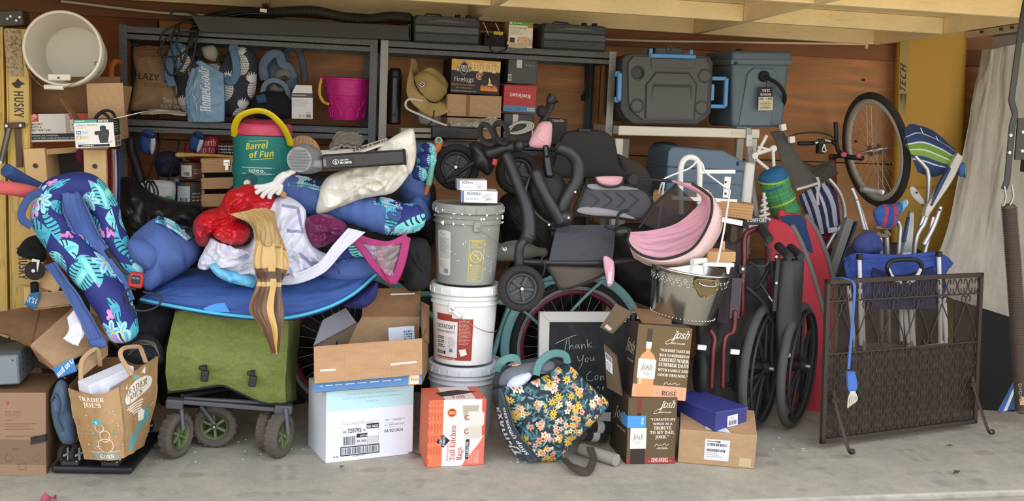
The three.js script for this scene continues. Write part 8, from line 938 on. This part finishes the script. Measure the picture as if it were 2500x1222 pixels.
{
const a=onY(2002,1098),b=onY(2381,1046),f=frame(a,b,[2029,697,a.z-.06]),w=f.w,h=f.h;f.o.y+=.03;const t=thingAt('fire_screen','black wrought iron fireplace screen with scrollwork standing on the floor','fire screen',f),ir=mat(0x3d332b,{roughness:.6,metalness:.2}),fw=.022;
for(const[x,y,ww,hh]of[[w/2,h-fw/2,w,fw],[w/2,fw/2,w,fw],[fw/2,h/2,fw,h],[w-fw/2,h/2,fw,h]])part(t,'frame_bar',box(ww,hh,.02,x,y,0,.002),ir);const y1=h*.865,y2=h*.545;for(const y of[y1,y2])part(t,'cross_bar',box(w-fw,.008,.008,w/2,y,0,.001),ir);
const sc=(W0,H0,r)=>merge([-1,1].map((k)=>sweep(Array.from({length:21},(_,i)=>{const q=(i/10-1)*3.3,c=1-.45*sm(1.5,3.3,Math.abs(q));return V(k*(W0*.25+W0*.2*Math.cos(q)*c),H0*.44*Math.sin(q*.78)*c,0);}),r,{n:48,m:6,cap:false})));
const tall=(H0)=>merge([sweep([V(.018,H0*.34,0),V(.026,H0*.42,0),V(.012,H0*.47,0),V(-.006,H0*.4,0),V(.0,H0*.28,0),V(.04,0,0),V(.07,-H0*.3,0),V(.062,-H0*.45,0),V(.046,-H0*.44,0),V(.046,-H0*.36,0)],.0032,{n:50,m:6,cap:false}),sweep([V(-.03,H0*.34,0),V(-.036,H0*.42,0),V(-.022,H0*.47,0),V(-.004,H0*.4,0),V(-.012,H0*.28,0),V(-.05,-.02,0),V(-.074,-H0*.3,0),V(-.064,-H0*.45,0),V(-.05,-H0*.42,0)],.0032,{n:50,m:6,cap:false})]);
const n1=13,iw=w-2*fw,cell=iw/n1,hg=sc(cell*.98,h-fw-y1,.003),lg=sc(cell*.98,(y2-fw)/6,.003),tg=tall(y1-y2);const put=(g,x,y)=>{const m=part(t,'scroll',g,ir);m.position.set(x,y,0);};for(let i=0;i<n1;i++){put(hg,fw+cell*(i+.5),(h-fw+y1)/2);for(let r=0;r<6;r++)put(lg,fw+cell*(i+.5),fw+((y2-fw)/6)*(r+.5));}for(let i=0;i<6;i++)put(tg,fw+(iw/6)*(i+.5),(y1+y2)/2);
part(t,'wire_mesh',box(iw,y2-fw,.002,w/2,(y2+fw)/2,-.012,.0005),mat(0x4a3d32,{transparent:true,opacity:.66,roughness:.9}));part(t,'wire_mesh',box(iw,h-fw-y2,.002,w/2,(y2+h-fw)/2,-.012,.0005),mat(0x4a3d32,{transparent:true,opacity:.25,roughness:.9}));
for(const x of[.06,w-.05])part(t,'scroll_foot',sweep([V(x,.24,.012),V(x,.17,.03),V(x,.08,.07),V(x,.0,.11),V(x,-.02,.13),V(x,-.014,.146),V(x,.0,.14),V(x,.0,.13)],1,{n:50,m:8,wide:.011,flat:.003,up:V(0,.6,1),cap:false}),ir);for(const x of[.06,w-.05])part(t,'foot_clamp',box(.04,.024,.03,x,.2,.01,.003),ir);
}
{const t=thing('webbing_strap','blue webbing strap with a frayed white tassel hanging over the fire screen','strap'),m=M.cloth(0x4a6cb8),z=-4.28;part(t,'webbing',strip([[2032,679,-4.45],[2060,678,z-.06],[2084,690,z+.02],[2086,720,z+.03],[2080,800,z+.02],[2072,900,z+.03]],.014,.004,0,{up:V(0,.1,1)}),m);part(t,'sewn_loop',patch([[[2068,905,z+.03],[2070,945,z+.035],[2074,958,z+.03]],[[2088,906,z+.03],[2094,940,z+.035],[2088,958,z+.03]]],{thick:.01,nu:8,nv:6}),m);for(let i=0;i<5;i++)part(t,'frayed_end',tube([[2078+i*2,955,z+.03],[2072+i*5,972,z+.034],[2070+i*4,994-i*3,z+.03]],.004,{m:6}),M.cloth(0xcbc4b4));}
{const f=frame([2182,440,-5.84],[2350,440,-5.68],[2222,70,-5.84]),t=thingAt('foam_board','tall yellow foam board with slanted black lettering leaning at the right corner','board',f),ym=mat(0xcb9c34,{roughness:.6});part(t,'board_body',box(f.w,f.h+.12,.13,f.w/2,f.h/2,-.065,.035,4),ym);const L=print(64,512,(g,w,h)=>{g.fillStyle='#b09a54';g.fillRect(0,0,w,h);g.fillStyle='#3b3524';g.save();g.translate(50,400);g.rotate(-Math.PI/2);g.transform(1,0,-.5,1,0,0);txt(g,'TECH',0,0,62,'#3b3524','sans-serif','left',300);g.restore();for(let i=0;i<5;i++){g.beginPath();g.moveTo(8+i*10,400);g.lineTo(16+i*10,400);g.lineTo(14+i*9,460+i*10);g.fill();}});part(t,'printed_strip',uvFit(plate(rrect(.0,f.h*.44,.05,f.h*.62,.004),.004,.001)).translate(.012,0,.0035),L);part(t,'board_tail',box(f.w,1.2,.12,f.w/2,-.6,-.07,.03,3),ym);}
{const tc=dataTex(256,256,(x,y)=>{const k=1+.06*tn(x,y,256,8)+.05*tn(x,y,256,40,2);return[190*k,183*k,170*k];});const z=-5.45;solo('canvas_tarp','pale grey canvas tarp hanging in folds down the right wall','tarp',patch([[[2400,120,z-.1],[2374,250,z-.1],[2345,400,z-.05],[2312,560,z+.05],[2262,690,z+.14]],[[2424,120,z-.0],[2405,250,z-.02],[2378,420,z+.02],[2346,580,z+.1],[2310,720,z+.16]],[[2444,115,z-.06],[2430,260,z-.04],[2412,430,z-.02],[2390,600,z+.08],[2364,748,z+.14]],[[2470,110,z+.0],[2462,260,z+.02],[2450,430,z+.05],[2430,620,z+.12],[2420,775,z+.16]],[[2520,100,z+.0],[2520,260,z+.0],[2515,430,z+.0],[2510,620,z+.08],[2510,800,z+.14]]],{thick:.006,wr:.025,fold:.014,wf:4,ax:.9,ay:1.3,nu:70,nv:70,seed:9}),mat(0xffffff,{map:tc,roughness:.95}));}
solo('black_board','large black board leaning low on the right wall behind the fire screen','board',panel([[2330,730,-5.15],[2520,790,-5.0],[2520,1005,-4.8],[2330,1000,-4.9]],.02,{nu:2,nv:2}),mat(0x191817,{roughness:.9}));
solo('striped_towel','blue and white striped towel edge at the right side of the photo','towel',panel([[2496,888,-4.6],[2530,880,-4.5],[2530,990,-4.5],[2434,1006,-4.62]],.02,{wr:.012,nu:12,nv:12}),stripeM([['#3d5f94',3],['#cfd3d8',1],['#2f4a7a',2],['#cfd3d8',1],['#3d5f94',3],['#9aa6b8',2]]));
{
const t=thing('door_spring_arm','dark steel garage door arm with a long coil spring at the right edge','door hardware'),z=-4.1,st=mat(0x3a3835,{roughness:.5,metalness:.3});const A=[[2500,-20],[2489,36],[2474,140],[2460,245],[2470,280],[2462,306],[2450,440],[2442,462]];part(t,'arm',sweep(A.map(([x,y])=>[x+9,y,z]),1,{straight:true,n:80,m:8,wide:.016,flat:.007,cap:false,up:V(0,0,1)}),st);const pp=part(t,'pivot_plate',fboxG([2478,390,z-.02],[2530,390,z-.02],[2476,288,z-.02],.01,.003),st);for(const[x,y]of[[2458,330],[2455,372],[2488,322],[2486,368]])part(pp,'bolt',disc([x+8,y,z+.006],V(0,0,1),.007,.014,8),M.alu);part(t,'hook',tube([[2452,455,z+.01],[2456,480,z+.02],[2452,498,z+.02],[2446,502,z+.02]],.005),M.wire);part(t,'hook',tube([[2470,450,z+.01],[2474,480,z+.02],[2466,500,z+.02]],.005),M.wire);
part(t,'coil_spring',sweep([[2464,506,z],[2474,640,z+.02],[2484,780,z+.04],[2494,940,z+.06],[2497,1000,z+.07]],.031,{n:900,m:16,bump:(a,q)=>1+.1*Math.sin(q*2*Math.PI*112+a*6.283)}),mat(0x5d5147,{roughness:.5,metalness:.3}));part(t,'chain',[0,1,2,3,4].map((i)=>torus([2490+i*.5,940+i*9,z+.12],i%2?V(1,0,.3):V(0,0,1),.007,.0018,16,6)),M.wire);part(t,'tag',fboxG([2490,988,z+.12],[2500,988,z+.12],[2490,968,z+.12],.002,.0005),M.kraftPale);
part(t,'wall_bracket',fboxG([2500,420,z-.03],[2560,420,z-.03],[2500,270,z-.03],.03,.003),st);
}
// ---------- small things on the floor ----------
for(const[i,[x,y]]of[[468,1075],[385,1092],[1013,1112],[835,1142],[2318,1090],[2335,1155],[2430,1036]].entries())solo('dry_leaf',['dry brown leaf under the wagon between its front wheels','dry brown leaf left of the wagon front wheel','crumpled brown leaf between the wine carton and the kitchen bag box','small brown leaf in front of the white wine carton','thin dry leaf on the floor below the fire screen','dark dry leaf on the open floor in front of the fire screen','small pale leaf by the dark board at the right'][i],'leaf',(()=>{const o=onY(x,y,.004),s=[.03,.03,.035,.015,.018,.02,.012][i],g=patch([[V(-s,0,0),V(-s*.4,.006,s*.3)],[V(0,s*.4,-s*.5),V(0,.004,s*.5)],[V(s,.004,0),V(s*.5,.01,s*.2)]],{thick:.0015,wr:.008,nu:8,nv:10,seed:i});g.rotateY(i*1.3);g.translate(o.x,o.y+.004,o.z);return g;})(),mat([0x7a5a40,0x80604a,0x6d5238,0x6a5a44,0x6b6252,0x4c463c,0xb8aa94][i],{roughness:.9}));
{const t=thing('flower_petals','fallen magenta bougainvillea bracts at the bottom left of the floor','flower'),pm=M.cloth(0xb04a6a);for(let i=0;i<3;i++){const o=onY(108+i*11,1224-(i%2)*4,.004),g=patch([[V(-.018,0,0),V(-.006,.012,.01)],[V(0,.03,-.012),V(0,.008,.012)],[V(.018,.01,0),V(.01,.012,.008)]],{thick:.001,nu:8,nv:8});g.rotateY(i*2.1);g.translate(o.x,o.y,o.z);part(t,'bract',g,pm);}}
{const L=[],ps=[[600,1071],[600,1072],[712,1095],[592,1120],[1950,1082],[430,1104],[395,1120],[775,1060],[2458,1015],[1480,1150],[900,1090]];for(let i=0;i<46;i++){const p=i<ps.length?ps[i]:[[380,1080,110,50],[560,1060,200,60],[1880,1060,120,40],[1240,1090,60,40]].map((q)=>[q[0]+rnd()*q[2],q[1]+rnd()*q[3]])[i%4],o=onY(p[0],p[1],.003);const g=new THREE.IcosahedronGeometry(rr(.002,.007),0);g.scale(1.4,.5,1);g.rotateY(rnd()*6);g.translate(o.x,o.y,o.z);L.push(g);}solo('floor_litter','scattered pale crumbs and flakes on the concrete floor','litter',L,mat(0xc9c2b4,{roughness:.9}),null,'stuff');}
// ---------- origins of things modelled in place move to their bases ----------
for(const o of worldThings){
const b=new THREE.Box3().setFromObject(o);if(b.isEmpty())continue;
const c=V((b.min.x+b.max.x)/2,b.min.y,(b.min.z+b.max.z)/2);
o.position.copy(c);for(const k of o.children)k.position.sub(c);
}
scene.traverse((o)=>{delete o.userData.n;});
renderer.render(scene,camera);
